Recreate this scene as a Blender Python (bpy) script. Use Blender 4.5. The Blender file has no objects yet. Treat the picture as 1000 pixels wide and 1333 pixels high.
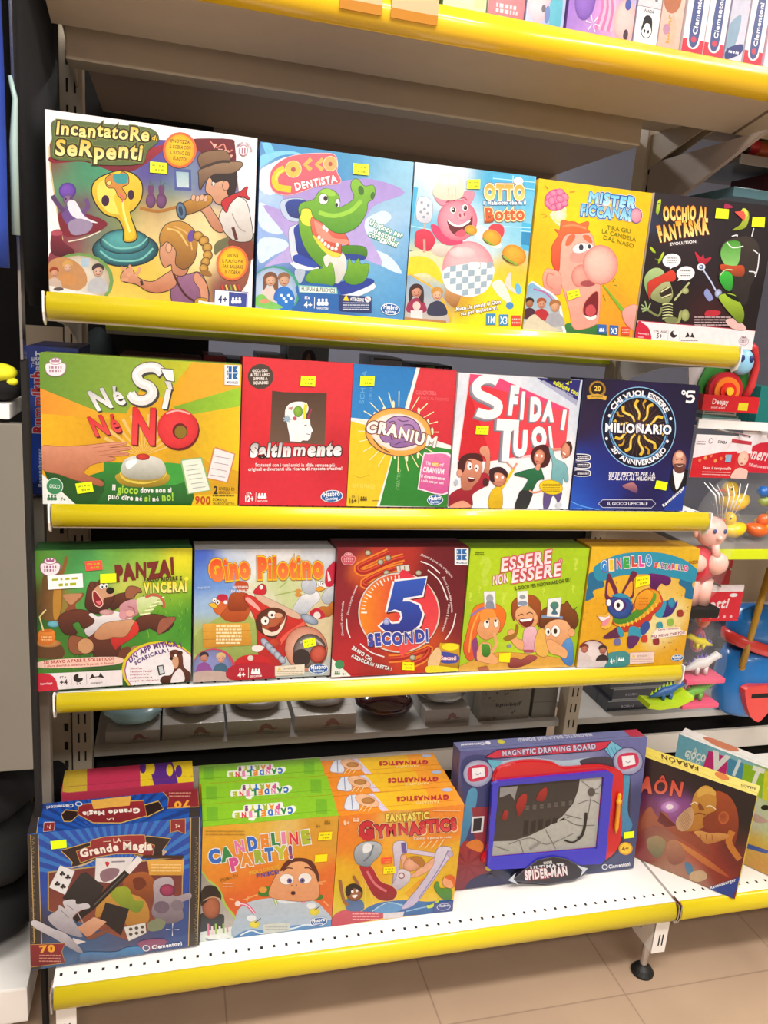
import bpy,bmesh,math,random
from mathutils import Vector,Matrix
from mathutils.geometry import tessellate_polygon
random.seed(7)
SC=bpy.context.scene
COL=SC.collection
def lin(c):
 """sRGB 0-255 triple (or hex string) -> linear rgb"""
 if isinstance(c,str):
  c=tuple(int(c[i:i+2],16)for i in(0,2,4))
 return tuple((v/255/12.92)if v/255<=.04045 else((v/255+.055)/1.055)**2.4 for v in c)
MATS={}
def mat(name,col,rough=.5,metal=0.,spec=.5,alpha=1.,trans=0.,noise=0.,nscale=30.,coat=0.,emit=0.):
 if name in MATS:return MATS[name]
 m=bpy.data.materials.new(name);m.use_nodes=True
 nt=m.node_tree;b=nt.nodes['Principled BSDF']
 c=lin(col)
 b.inputs['Base Color'].default_value=(*c,1)
 b.inputs['Roughness'].default_value=rough
 b.inputs['Metallic'].default_value=metal
 b.inputs['Specular IOR Level'].default_value=spec
 b.inputs['Alpha'].default_value=alpha
 b.inputs['Transmission Weight'].default_value=trans
 b.inputs['Coat Weight'].default_value=coat
 if emit:
  b.inputs['Emission Color'].default_value=(*c,1);b.inputs['Emission Strength'].default_value=emit
 if noise:
  tc=nt.nodes.new('ShaderNodeTexCoord');n=nt.nodes.new('ShaderNodeTexNoise')
  n.inputs['Scale'].default_value=nscale;n.inputs['Detail'].default_value=4
  r=nt.nodes.new('ShaderNodeMix');r.data_type='RGBA'
  r.inputs['A'].default_value=(*[v*(1-noise)for v in c],1)
  r.inputs['B'].default_value=(*[min(1,v*(1+noise))for v in c],1)
  nt.links.new(tc.outputs['Object'],n.inputs['Vector'])
  nt.links.new(n.outputs['Fac'],r.inputs['Factor'])
  nt.links.new(r.outputs['Result'],b.inputs['Base Color'])
 MATS[name]=m
 return m
def print_mat(name='printed_card',rough=.32,coat=.25):
 """colour printed on card: ink colours are stored per vertex"""
 if name in MATS:return MATS[name]
 m=bpy.data.materials.new(name);m.use_nodes=True
 nt=m.node_tree;b=nt.nodes['Principled BSDF']
 a=nt.nodes.new('ShaderNodeVertexColor');a.layer_name='ink'
 tc=nt.nodes.new('ShaderNodeTexCoord');n=nt.nodes.new('ShaderNodeTexNoise')
 n.inputs['Scale'].default_value=90;n.inputs['Detail'].default_value=3
 mr=nt.nodes.new('ShaderNodeMapRange');mr.inputs['To Min'].default_value=.66;mr.inputs['To Max'].default_value=.90
 mx=nt.nodes.new('ShaderNodeMix');mx.data_type='RGBA';mx.blend_type='MULTIPLY';mx.inputs['Factor'].default_value=1
 nt.links.new(tc.outputs['Object'],n.inputs['Vector']);nt.links.new(n.outputs['Fac'],mr.inputs['Value'])
 nt.links.new(a.outputs['Color'],mx.inputs['A']);nt.links.new(mr.outputs['Result'],mx.inputs['B'])
 nt.links.new(mx.outputs['Result'],b.inputs['Base Color'])
 b.inputs['Roughness'].default_value=rough
 b.inputs['Coat Weight'].default_value=coat;b.inputs['Coat Roughness'].default_value=.12
 n2=nt.nodes.new('ShaderNodeTexNoise');n2 .inputs['Scale'].default_value=9
 bp=nt.nodes.new('ShaderNodeBump');bp.inputs['Strength'].default_value=.12;bp.inputs['Distance'].default_value=.004
 nt.links.new(tc.outputs['Object'],n2 .inputs['Vector']);nt.links.new(n2 .outputs['Fac'],bp.inputs['Height'])
 nt.links.new(bp.outputs['Normal'],b.inputs['Normal'])
 MATS[name]=m
 return m
def link(o,parent=None,mw=None):
 COL.objects.link(o)
 if parent is not None:o.parent=parent
 if mw is not None:o.matrix_local=mw
 return o
def mesh_obj(name,bm,m,parent=None,smooth=False,mw=None):
 me=bpy.data.meshes.new(name)
 bm.normal_update();bm.to_mesh(me);bm.free()
 if smooth:
  for p in me.polygons:p.use_smooth=True
 for mm in(m if isinstance(m,(list,tuple))else[m]):me.materials.append(mm)
 return link(bpy.data.objects.new(name,me),parent,mw)
def tag(o,label=None,cat=None,group=None,kind=None):
 if label:o['label']=label
 if cat:o['category']=cat
 if group:o['group']=group
 if kind:o['kind']=kind
 return o
def empty(name,mw,label,cat,group=None):
 o=bpy.data.objects.new(name,None);o.empty_display_size=.05
 COL.objects.link(o);o.matrix_world=mw
 return tag(o,label,cat,group)
def T(x,y,z):return Matrix.Translation((x,y,z))
def box(bm,x0,x1,y0,y1,z0,z1,bev=0.,mi=0,M=None):
 vs=[bm.verts.new((x,y,z))for z in(z0,z1)for y in(y0,y1)for x in(x0,x1)]
 fs=[bm.faces.new([vs[i]for i in f])for f in((0,2,3,1),(4,5,7,6),(0,1,5,4),(2,6,7,3),(0,4,6,2),(1,3,7,5))]
 for f in fs:f.material_index=mi
 if bev:
  r=bmesh.ops.bevel(bm,geom=list({e for f in fs for e in f.edges}),offset=bev,segments=2,affect='EDGES',profile=.7)
  for f in r['faces']:f.material_index=mi
  vs=list({v for f in r['faces']for v in f.verts})
 if M is not None:
  bmesh.ops.transform(bm,matrix=M,verts=[v for v in vs if v.is_valid])
 return vs
def loft(bm,rings,cap=True,mi=0):
 R=[[bm.verts.new(p)for p in r]for r in rings]
 n=len(R[0])
 for a,b in zip(R,R[1:]):
  for i in range(n):
   f=bm.faces.new((a[i],a[(i+1)%n],b[(i+1)%n],b[i]));f.material_index=mi
 if cap:
  for r in(R[0][::-1],R[-1]):
   f=bm.faces.new(r);f.material_index=mi
def tube(bm,pts,rad,n=10,mi=0):
 pts=[Vector(p)for p in pts];rings=[]
 rr=rad if isinstance(rad,(list,tuple))else[rad]*len(pts)
 for i,p in enumerate(pts):
  d=(pts[min(i+1,len(pts)-1)]-pts[max(i-1,0)]).normalized()
  a=d.cross(Vector((0,0,1))if abs(d.z)<.9 else Vector((0,1,0))).normalized();b=d.cross(a)
  rings.append([p+(a*math.cos(t)+b*math.sin(t))*rr[i]for t in[2*math.pi*k/n for k in range(n)]])
 loft(bm,rings,mi=mi)
def prism(bm,poly,axis,a,b,mi=0):
 """extrude a 2-D outline along an axis: poly in the two other axes (cyclic order)"""
 def P(u,v,t):
  return{'x':(t,u,v),'y':(u,t,v),'z':(u,v,t)}[axis]
 r0=[bm.verts.new(P(u,v,a))for u,v in poly];r1=[bm.verts.new(P(u,v,b))for u,v in poly]
 n=len(poly)
 for i in range(n):
  f=bm.faces.new((r0[i],r0[(i+1)%n],r1[(i+1)%n],r1[i]));f.material_index=mi
 for r in(r0,r1):
  for t in tessellate_polygon([[v.co for v in r]]):
   try:
    f=bm.faces.new([r[k]for k in t]);f.material_index=mi
   except ValueError:pass
 bmesh.ops.recalc_face_normals(bm,faces=bm.faces[:])
def blob(bm,c,r,seg=20,rings=12,M=None,mi=0,fn=None):
 res=bmesh.ops.create_uvsphere(bm,u_segments=seg,v_segments=rings,radius=1)
 vs=res['verts']
 for v in vs:
  p=v.co.copy()
  if fn:p=fn(p)
  p=Vector((p.x*r[0],p.y*r[1],p.z*r[2]))
  if M is not None:p=M@p
  v.co=p+Vector(c)
 for f in{f for v in vs for f in v.link_faces}:f.material_index=mi;f.smooth=True
 return vs
def copy_tree(root,mw,label=None,group=None):
 r=root.copy();COL.objects.link(r);r.matrix_world=mw
 if label:r['label']=label
 if group:r['group']=group
 for ch in list(root.children):
  c=ch.copy();COL.objects.link(c);c.parent=r
  for g in list(ch.children):
   d=g.copy();COL.objects.link(d);d.parent=c
 return r
F_PX=1017.43
CAM=Vector((.20485,-1.40381,1.56453))
RX=Vector((.9649566,-.25124868,.07571569));RU=Vector((-.0115287,.2476703,.96877578));RF=Vector((.26215617,.93569948,-.23609452))
cam=bpy.data.cameras.new('camera');co=bpy.data.objects.new('camera',cam);COL.objects.link(co)
cam.sensor_fit='HORIZONTAL';cam.sensor_width=36;cam.lens=F_PX*36/1000;cam.clip_start=.05
m3=Matrix((RX,RU,-RF)).transposed()
co.matrix_world=Matrix.Translation(CAM)@m3 .to_4x4()
SC.camera=co
def P(x,y,Y=None,Z=None,X=None):
 """the point of the place seen at photo pixel (x, y) in the plane Y= (or Z=, X=)"""
 d=RX*((x-500)/F_PX)-RU*((y-666.5)/F_PX)+RF
 if Y is not None:t=(Y-CAM.y)/d.y
 elif Z is not None:t=(Z-CAM.z)/d.z
 else:t=(X-CAM.x)/d.x
 return CAM+d*t
_G={}
def _txt_mesh(s,off):
 cu=bpy.data.curves.new('t','FONT');cu.body=s;cu.size=1;cu.resolution_u=3;cu.offset=off;cu.fill_mode='BOTH'
 ob=bpy.data.objects.new('t',cu);COL.objects.link(ob)
 me=bpy.data.meshes.new_from_object(ob)
 vs=[(v.co.x,v.co.y)for v in me.vertices];fs=[tuple(p.vertices)for p in me.polygons]
 bpy.data.objects.remove(ob);bpy.data.curves.remove(cu);bpy.data.meshes.remove(me)
 return vs,fs
def glyph(ch,off):
 k=(ch,round(off*(.35 if ch in 'éèòàùìÔÓ' else.55 if ch in 'MNWmw' else 1),3))
 if k not in _G:_G[k]=_txt_mesh(ch,k[1])
 return _G[k]
_A={}
def adv(ch):
 if ch not in _A:
  w=lambda s:(lambda v:max(a[0]for a in v)-min(a[0]for a in v))(_txt_mesh(s,0)[0])
  _A[ch]=w('|'+ch+'|')-w('||')
 return _A[ch]
_g=glyph('H',0)[0]
CAPH=max(v[1]for v in _g)
def homog(src,dst):
 """3x3 homography from 4 src points to 4 dst points"""
 A=[]
 for(x,y),(u,v)in zip(src,dst):
  A.append([x,y,1,0,0,0,-u*x,-u*y,u]);A.append([0,0,0,x,y,1,-v*x,-v*y,v])
 n=8
 for i in range(n):
  p=max(range(i,n),key=lambda r:abs(A[r][i]));A[i],A[p]=A[p],A[i]
  for r in range(n):
   if r!=i:
    f=A[r][i]/A[i][i]
    for c in range(i,9):A[r][c]-=f*A[i][c]
 h=[A[i][8]/A[i][i]for i in range(8)]+[1]
 return h
def mixc(a,b,t):return tuple(a[i]*(1-t)+b[i]*t for i in range(3))
def C(c):return lin(c)
def smooth_pts(pts,n=5,closed=True):
 out=[];L=len(pts)
 rng=range(L)if closed else range(L-1)
 for i in rng:
  g=(lambda k:pts[k%L])if closed else(lambda k:pts[max(0,min(L-1,k))])
  p0,p1,p2,p3=g(i-1),g(i),g(i+1),g(i+2)
  for k in range(n):
   t=k/n
   out.append(tuple(.5*(2*p1[j]+(p2[j]-p0[j])*t+(2*p0[j]-5*p1[j]+4*p2[j]-p3[j])*t*t+(3*p1[j]-p0[j]-3*p2[j]+p3[j])*t**3)for j in(0,1)))
 if not closed:out.append(pts[-1])
 return out
class Art:
 """ink shapes on one rectangular face w x h; shapes are given in a working frame (org, scale) of the reference"""
 def __init__(s,w,h,quad,org=(0,0),sc=1.):
  s.w,s.h=w,h;s.org,s.sc=org,sc
  s.H=homog(quad,[(0,h),(w,h),(w,0),(0,0)])
  s.tris=[];s.layer=0;s.lw=1.;s.pre=None
 def uv(s,p):
  x=s.org[0]+p[0]/s.sc;y=s.org[1]+p[1]/s.sc;H=s.H
  d=H[6]*x+H[7]*y+1
  return((H[0]*x+H[1]*y+H[2])/d,(H[3]*x+H[4]*y+H[5])/d)
 def tri(s,ps,cs,raw=False):
  poly=[(*(p if raw else s.uv(p)),*c)for p,c in zip(ps,cs)]
  for ax,lim,sg in((0,0,1),(0,s.w,-1),(1,0,1),(1,s.h,-1)):
   if all(sg*(q[ax]-lim)>=0 for q in poly):continue
   out=[]
   for i in range(len(poly)):
    a,b=poly[i-1],poly[i]
    ia,ib=sg*(a[ax]-lim)>=0,sg*(b[ax]-lim)>=0
    if ia!=ib:
     t=(lim-a[ax])/(b[ax]-a[ax]);out.append(tuple(a[k]+(b[k]-a[k])*t for k in range(5)))
    if ib:out.append(b)
   poly=out
   if len(poly)<3:return
  s.tris.append((s.layer,poly))
 def bg(s,c,c2=None,d=(0,1)):
  s.layer+=1;a=C(c);b=C(c2)if c2 else a
  def f(u,v):return mixc(a,b,min(1,max(0,(u if d[0]>0 else 1-u)if d[0]else(1-v))))
  q=[(0,0),(1,0),(1,1),(0,1)]
  s.tri([(u*s.w,v*s.h)for u,v in q],[f(*p)for p in q],True)
 def grid(s,stops,n=24,noise=.0,seed=1,ns=5,area=None):
  """soft background blended from colour stops [(x,y,radius,col),...] given in the working frame"""
  s.layer+=1;rnd=random.Random(seed)
  nz=[[rnd.random()for _ in range(ns+2)]for _ in range(ns+2)]
  S=[(*s.uv((x,y)),r/s.sc*.0013,C(c))for x,y,r,c in stops]
  def f(u,v):
   W=1e-9;c=[0,0,0]
   for x,y,r,k in S:
    w=math.exp(-((u-x)**2+(v-y)**2)/(r*r))+1e-6
    W+=w
    for i in range(3):c[i]+=w*k[i]
   a,b=u/s.w*ns,v/s.h*ns;i,j=int(min(ns-1e-6,max(0,a))),int(min(ns-1e-6,max(0,b)));a-=i;b-=j
   q=nz[i][j]*(1-a)*(1-b)+nz[i+1][j]*a*(1-b)+nz[i][j+1]*(1-a)*b+nz[i+1][j+1]*a*b
   return tuple(min(1,x/W*(1+noise*(q-.5)*2))for x in c)
  u0,v0,u1,v1=(0,0,s.w,s.h)if area is None else(*s.uv(area[:2]),*s.uv(area[2:]))
  V=[[(u0+(u1-u0)*i/n,v0+(v1-v0)*j/n)for i in range(n+1)]for j in range(n+1)]
  K=[[f(*q)for q in r]for r in V]
  for j in range(n):
   for i in range(n):
    s.tri([V[j][i],V[j][i+1],V[j+1][i+1],V[j+1][i]],[K[j][i],K[j][i+1],K[j+1][i+1],K[j+1][i]],True)
 def poly(s,pts,c,sm=0,c2=None,d=(0,1),ol=0,olc='201818',n=4):
  if sm:pts=smooth_pts(pts,n)
  if ol:s.line(list(pts)+[pts[0]],ol*2,olc,0)
  s.layer+=1;a=C(c);b=C(c2)if c2 else a
  pr=[p[0]*d[0]+p[1]*d[1]for p in pts];lo,hi=min(pr),max(pr)
  f=lambda p:mixc(a,b,(p[0]*d[0]+p[1]*d[1]-lo)/(hi-lo+1e-9))
  for t in tessellate_polygon([[Vector((x,y,0))for x,y in pts]]):
   s.tri([pts[k]for k in t],[f(pts[k])for k in t])
 def ell(s,cx,cy,rx,ry=None,c='ffffff',c2=None,rot=0,n=20,hx=-.25,hy=-.3,ol=0,olc='201818'):
  """ellipse; c2 = colour at the rim, the centre colour sits at the (hx,hy) spot"""
  ry=rx if ry is None else ry
  cr,sr=math.cos(math.radians(rot)),math.sin(math.radians(rot))
  R=lambda a,b:(cx+a*cr-b*sr,cy+a*sr+b*cr)
  if ol:s.ell(cx,cy,rx+ol,ry+ol,olc,rot=rot,n=n)
  s.layer+=1;a=C(c)
  rim=[(math.cos(2*math.pi*k/n),math.sin(2*math.pi*k/n))for k in range(n)]
  if not c2:
   s.tri_fan([R(rx*x,ry*y)for x,y in rim],a);return
  b=C(c2);rs=[(0,0),(.45,.15),(.8,.5),(1,1)]
  rings=[([R(rx*(hx*(1-r)+x*r),ry*(hy*(1-r)+y*r))for x,y in rim],mixc(a,b,t))for r,t in rs]
  for(p,k),(q,l)in zip(rings,rings[1:]):
   for i in range(n):
    j=(i+1)%n;s.tri([p[i],p[j],q[j],q[i]],[k,k,l,l])
 def tri_fan(s,pts,a):
  for i in range(1,len(pts)-1):s.tri([pts[0],pts[i],pts[i+1]],[a,a,a])
 def line(s,pts,w,c,sm=1,w2=None,n=4):
  if sm and len(pts)>2:pts=smooth_pts(pts,n,False)
  s.layer+=1;a=C(c);L=len(pts);q=[]
  for i,p in enumerate(pts):
   A_,B_=pts[max(0,i-1)],pts[min(L-1,i+1)]
   dx,dy=B_[0]-A_[0],B_[1]-A_[1];l=math.hypot(dx,dy)or 1
   ww=(w if w2 is None else w+(w2-w)*i/(L-1))/2
   q.append(((p[0]-dy/l*ww,p[1]+dx/l*ww),(p[0]+dy/l*ww,p[1]-dx/l*ww)))
  for(p0,p1),(r0,r1)in zip(q,q[1:]):s.tri([p0,p1,r1,r0],[a]*4)
 def rect(s,x0,y0,x1,y1,c,c2=None,d=(0,1)):s.poly([(x0,y0),(x1,y0),(x1,y1),(x0,y1)],c,c2=c2,d=d)
 def rays(s,cx,cy,R,n,c,duty=.5,a0=0,a1=360,r0=0):
  s.layer+=1;a=C(c)
  for k in range(n):
   t0=math.radians(a0+(a1-a0)*k/n);t1=t0+math.radians((a1-a0)/n*duty)
   p=[(cx+r*math.cos(t),cy+r*math.sin(t))for r,t in((r0,t0),(R,t0),(R,t1),(r0,t1))]
   s.tri(p,[a]*4)
 def text(s,st,x0,y0,x1,y1,h,c,ol=0,olc=None,b=.02,c2=None,sh=0.,arc=0,cols=None,jit=0,ol2=0,olc2=None,cub=0,seed=3,up=None):
  """lettering on the baseline (x0,y0)-(x1,y1), cap height h; ol = outline width, arc = rise in the middle"""
  xs=[0]
  for ch in st:xs.append(xs[-1]+adv(ch))
  tot=xs[-1];ex=math.hypot(x1-x0,y1-y0)/tot;ux,uy=(x1-x0)/(ex*tot),(y1-y0)/(ex*tot)
  nx,ny=up if up else(uy,-ux)
  rnd=random.Random(seed);J=[(rnd.uniform(-1,1)*jit,rnd.uniform(-1,1)*jit*.5)for _ in st]
  def M(i,x,y):
   y=y/CAPH*h;X=(x+xs[i])*ex
   if jit:
    mid=(xs[i]+xs[i+1])/2*ex;a=J[i][1]*.02;dx=X-mid
    X=mid+dx*math.cos(a)-(y-h/2)*math.sin(a);y=h/2+(y-h/2)*math.cos(a)+dx*math.sin(a)+J[i][0]
   X+=y*sh;t=X/(ex*tot)
   y+=arc*4*t*(1-t)+cub*math.sin(2*math.pi*t)
   return(x0+ux*X+nx*y,y0+uy*X+ny*y)
  em=h/CAPH;b=min(b,.075)
  sq=[(A_-0)/(A_+2*b)if A_>0 else 1 for A_ in(adv(ch)for ch in st)]
  passes=[]
  if ol2:passes.append((min(.16,b+(ol+ol2)/em),olc2,None))
  if ol:passes.append((min(.13,b+ol/em),olc,None))
  passes.append((b,c,c2))
  for off,k,k2 in passes:
   s.layer+=1
   for i,ch in enumerate(st):
    if ch==' ':continue
    vs,fs=glyph(ch,off)
    base=C(cols[i%len(cols)])if(cols and off==b)else C(k)
    e=C(k2)if k2 else base
    P_=[M(i,(v[0]+b)*sq[i],v[1])for v in vs];K=[mixc(e,base,min(1,max(0,v[1]/CAPH)))for v in vs]
    for f in fs:s.tri([P_[q]for q in f],[K[q]for q in f])
 def arctext(s,st,cx,cy,r,a0,a1,h,c,b=.02,inside=False,rx=1.,ol=0,olc=None):
  """lettering around a circle, angles clockwise in degrees with 0 at the top"""
  xs=[0]
  for ch in st:xs.append(xs[-1]+adv(ch))
  for off,col in(([(b+ol*CAPH/h,olc)]if ol else[])+[(b,c)]):
   s.layer+=1;k=C(col)
   for i,ch in enumerate(st):
    if ch==' ':continue
    vs,fs=glyph(ch,off);Q=[]
    for x,y in vs:
     a=math.radians(a0+(a1-a0)*(xs[i]+x)/xs[-1]);rr=r+(-1 if inside else 1)*y/CAPH*h
     Q.append((cx+rx*rr*math.sin(a),cy-rr*math.cos(a)))
    for f in fs:s.tri([Q[q]for q in f],[k]*len(f))
 def build(s,name,parent,mw,m=None):
  """mesh in local x (right), z (up), facing -y; layers 0.03 mm apart"""
  bm=bmesh.new();cl=bm.verts.layers.float_color.new('ink')
  seen={l:i for i,l in enumerate(sorted({t[0]for t in s.tris}))};st=min(.00004,.0016/max(1,len(seen)))
  for l,poly in s.tris:
   y=-.0002-seen[l]*st;vv=[]
   for q in poly:
    v=bm.verts.new((q[0],y,q[1]));v[cl]=(q[2],q[3],q[4],1);vv.append(v)
   A2=sum(poly[i-1][0]*poly[i][1]-poly[i][0]*poly[i-1][1]for i in range(len(poly)))
   if abs(A2)<1e-12:continue
   bm.faces.new(vv if A2>0 else vv[::-1])
  loose=[v for v in bm.verts if not v.link_faces]
  for v in loose:bm.verts.remove(v)
  o=mesh_obj(name,bm,m or print_mat(),parent,mw=mw)
  return o
FZ=.10
Z1,Z2,Z3,Z4=1.5689,1.2159,.8589,.3288
YB=-.1237
W=1.33
YU=.43
def floor_mat():
 m=bpy.data.materials.new('floor_tiles');m.use_nodes=True;nt=m.node_tree;b=nt.nodes['Principled BSDF']
 tc=nt.nodes.new('ShaderNodeTexCoord');br=nt.nodes.new('ShaderNodeTexBrick')
 br.offset=0;br.inputs['Scale'].default_value=1;br.inputs['Brick Width'].default_value=.45;br.inputs['Row Height'].default_value=.45
 br.inputs['Mortar Size'].default_value=.002
 br.inputs['Color1'].default_value=(*lin('b0967e'),1);br.inputs['Color2'].default_value=(*lin('ab927b'),1);br.inputs['Mortar'].default_value=(*lin('957d69'),1)
 mp=nt.nodes.new('ShaderNodeMapping');mp.inputs['Location'].default_value=(.12,.13,0)
 nt.links.new(tc.outputs['Object'],mp.inputs['Vector']);nt.links.new(mp.outputs['Vector'],br.inputs['Vector'])
 n=nt.nodes.new('ShaderNodeTexNoise');n.inputs['Scale'].default_value=6;n.inputs['Detail'].default_value=6
 mr=nt.nodes.new('ShaderNodeMapRange');mr.inputs['To Min'].default_value=.85;mr.inputs['To Max'].default_value=1.1
 mx=nt.nodes.new('ShaderNodeMix');mx.data_type='RGBA';mx.blend_type='MULTIPLY';mx.inputs['Factor'].default_value=1
 nt.links.new(tc.outputs['Object'],n.inputs['Vector']);nt.links.new(n.outputs['Fac'],mr.inputs['Value'])
 nt.links.new(br.outputs['Color'],mx.inputs['A']);nt.links.new(mr.outputs['Result'],mx.inputs['B'])
 nt.links.new(mx.outputs['Result'],b.inputs['Base Color'])
 b.inputs['Roughness'].default_value=.38
 return m
bm=bmesh.new();box(bm,-4,6,-4.5,3,FZ-.05,FZ);tag(mesh_obj('floor',bm,floor_mat()),kind='structure')
bm=bmesh.new();box(bm,-4,6,-4.5,3,3.3,3.35);tag(mesh_obj('ceiling',bm,mat('ceiling_paint','e8e4dc',.8,noise=.04)),kind='structure')
bm=bmesh.new();box(bm,-4,6,3,3.1,FZ,3.3);tag(mesh_obj('wall_back',bm,mat('wall_paint','6c7080',.7,noise=.1,nscale=3)),kind='structure')
bm=bmesh.new();box(bm,-4,6,-4.6,-4.5,FZ,3.3);tag(mesh_obj('wall_front',bm,mat('wall_front_paint','b8b0a6',.8,noise=.05,nscale=3)),kind='structure')
bm=bmesh.new();box(bm,-4.1,-4,-4.5,3,FZ,3.3);tag(mesh_obj('wall_left',bm,MATS['wall_front_paint']),kind='structure')
bm=bmesh.new();box(bm,6,6.1,-4.5,3,FZ,3.3);tag(mesh_obj('wall_right',bm,MATS['wall_front_paint']),kind='structure')
WHITE=mat('white_enamel','ebe7e2',.35,noise=.02)
BEIGE=mat('beige_enamel','bcae98',.45,noise=.04)
YEL=mat('yellow_plastic','dcc81a',.25,coat=.3)
YELO=mat('warm_yellow_plastic','f0c222',.22,coat=.3)
DARK=mat('dark_slot','120e0c',.8)
BLK=mat('black_rubber','0d0c0c',.55)
CHR=mat('chrome','c8c8cc',.18,1.)
CAN=mat('shaded_beige_enamel','a8967e',.5,noise=.05)  # beige enamel darkened to carry the shade under the top shelf
GREYM=mat('grey_enamel','8e8c8c',.45,noise=.04)
def upright(x,z0,z1,label):
 bm=bmesh.new();box(bm,-.022,.022,0,.05,z0,z1,.003);
 z=z0+.012
 while z<z1-.04:
  for s in(-.0075,.0075):box(bm,s-.002,s+.002,-.0006,.0004,z,z+.026,mi=1)
  z+=.05
 o=mesh_obj('shelf_upright',bm,[BEIGE,DARK],mw=T(x,YU,0));return tag(o,label,'upright','shelving uprights')
upright(0,FZ,2.6,'slotted beige metal upright at the left end of the lower shelf gap')
upright(W,FZ,2.6,'slotted beige metal upright behind the magnetic drawing board box')
bm=bmesh.new();box(bm,-.105,-.026,.44,.45,FZ,1.5)
for k in range(27):
 for x in(-.085,-.037):box(bm,x-.004,x+.004,.4385,.4402,.14+k*.05,.16+k*.05,mi=1)
tag(mesh_obj('perforated_panel',bm,[BEIGE,DARK]),'narrow beige panel with two rows of holes left of the slotted upright','panel')
_a,_b=P(51,950,Y=.12).x,P(65,950,Y=.12).x
bm=bmesh.new();box(bm,_a,_b,.12,.15,FZ,1.2,.003)
tag(mesh_obj('shelf_post',bm,mat('taupe_enamel','8c857c',.45,noise=.05)),'taupe square post along the left side of the game shelves','post')
LIPP=[(.005,.000),(.0,.0015),(-.004,-.004),(-.0085,-.012),(-.0095,-.02),(-.008,-.028),(-.002,-.036),(.010,-.042),(.014,-.041),(.004,-.033),(-.0045,-.026),(-.0055,-.02),(-.0045,-.013),(.002,-.005)]
def lip(name,x0,x1,m,parent,prof=LIPP,dy=0,dz=0,sc=1.,mw=None):
 """curved price strip"""
 pr=smooth_pts([(a*sc+dy,b*sc+dz)for a,b in prof],3)
 bm=bmesh.new();prism(bm,pr,'x',x0,x1)
 o=mesh_obj(name,bm,m,parent,smooth=False,mw=mw)
 for p in o.data.polygons:p.use_smooth=len(p.vertices)==4
 return o
def display_shelf(z,label,depth=.40,x0=0.,x1=W,yf=0.,lm=None,lipsc=1.,face=.045,caps=True,group='yellow-edged display shelves',bm_=None):
 root=empty('display_shelf',T(x0,yf,z),label,'shelf',group)
 L=x1-x0
 bm=bmesh.new()
 box(bm,.004,L-.004,.006,depth,-.03,-.004,.002)
 if face>.06:prism(bm,[(.0155,-.0305),(.0155,-.05),(.02,-.053),(.14,-.082),(.14,-.0305)],'x',.004,L-.004)
 else:box(bm,.004,L-.004,.0155,.030,-face,-.0305)
 for yy in(depth*.35,depth*.7):box(bm,.03,L-.03,yy,yy+.03,-.042,-.0305)
 n=int(L/.025)
 for k in range(n):
  x=.015+k*.025
  box(bm,x-.0022,x+.0022,.028,.0335,-.0045,-.0036,mi=1)
 mesh_obj('deck',bm,[bm_ or WHITE,DARK],root)
 lip('price_strip',.006,L-.006,lm or YEL,root,sc=lipsc)
 if caps:
  for x in(.0,L-.003):
   bm=bmesh.new();prism(bm,[(-.008,.002),(.006,.002),(.007,-.005),(.03,-.005),(.03,-.03),(.012,-.052),(-.002,-.045),(-.009,-.03)],'x',x,x+.003);mesh_obj('end_cap',bm,WHITE,root)
 for x in(.01,L-.014):
  bm=bmesh.new();prism(bm,[(.05,-.031),(depth+.03,-.031),(depth+.03,-.11),(depth*.6,-.06),(.05,-.045)],'x',x,x+.004);mesh_obj('bracket',bm,bm_ or WHITE,root)
 return root
display_shelf(Z1,'yellow-edged white shelf holding the snake, crocodile, pig, big nose and ghost games')
display_shelf(Z2,'yellow-edged white shelf below the top row, holding the green bell game and quiz games')
display_shelf(Z3,'yellow-edged white shelf with the bear, pilot and donkey games')
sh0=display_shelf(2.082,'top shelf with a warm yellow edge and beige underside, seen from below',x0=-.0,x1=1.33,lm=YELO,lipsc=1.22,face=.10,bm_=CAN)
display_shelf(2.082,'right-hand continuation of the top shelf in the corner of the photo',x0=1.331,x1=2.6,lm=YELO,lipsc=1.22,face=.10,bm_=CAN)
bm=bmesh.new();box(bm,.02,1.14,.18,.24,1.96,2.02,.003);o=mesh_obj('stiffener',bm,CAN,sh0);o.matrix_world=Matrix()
bm=bmesh.new();prism(bm,[(.02,1.985),(.42,1.985),(.42,1.86),(.30,1.885)],'x',1.318,1.328);o=mesh_obj('end_bracket',bm,mat('brown_grey_enamel','9c8c80',.5),sh0);o.matrix_world=Matrix()
def base_deck(x0,x1,label):
 root=empty('base_deck',T(x0,YB,Z4),label,'shelf','bottom decks')
 L=x1-x0;D=.55
 bm=bmesh.new();box(bm,.002,L-.002,.006,D,-.03,-.001,.002)
 for k in range(int(L/.025)):
  x=.014+k*.025;box(bm,x-.0026,x+.0026,.030,.0365,-.0014,-.0006,mi=1)
 mesh_obj('deck',bm,[WHITE,DARK],root)
 pr=[(.006,.0),(.0,.001),(-.006,-.006),(-.010,-.016),(-.011,-.026),(-.009,-.036),(-.004,-.044),(.006,-.048),(.010,-.046),(.002,-.04),(-.004,-.03),(-.005,-.02),(-.002,-.01),(.004,-.005)]
 lip('price_strip',.006,L-.006,YEL,root,pr)
 for x in(0,L-.003):
  bm=bmesh.new();prism(bm,[(-.011,.001),(.02,.001),(.02,-.05),(-.006,-.05),(-.012,-.03)],'x',x,x+.003);mesh_obj('end_cap',bm,CHR,root)
 return root
D1=base_deck(0,W,'long white perforated bottom deck with yellow edge under the bottom row of games')
D2=base_deck(W+.003,2.6,'white bottom deck with yellow edge continuing to the right of the joint')
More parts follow.
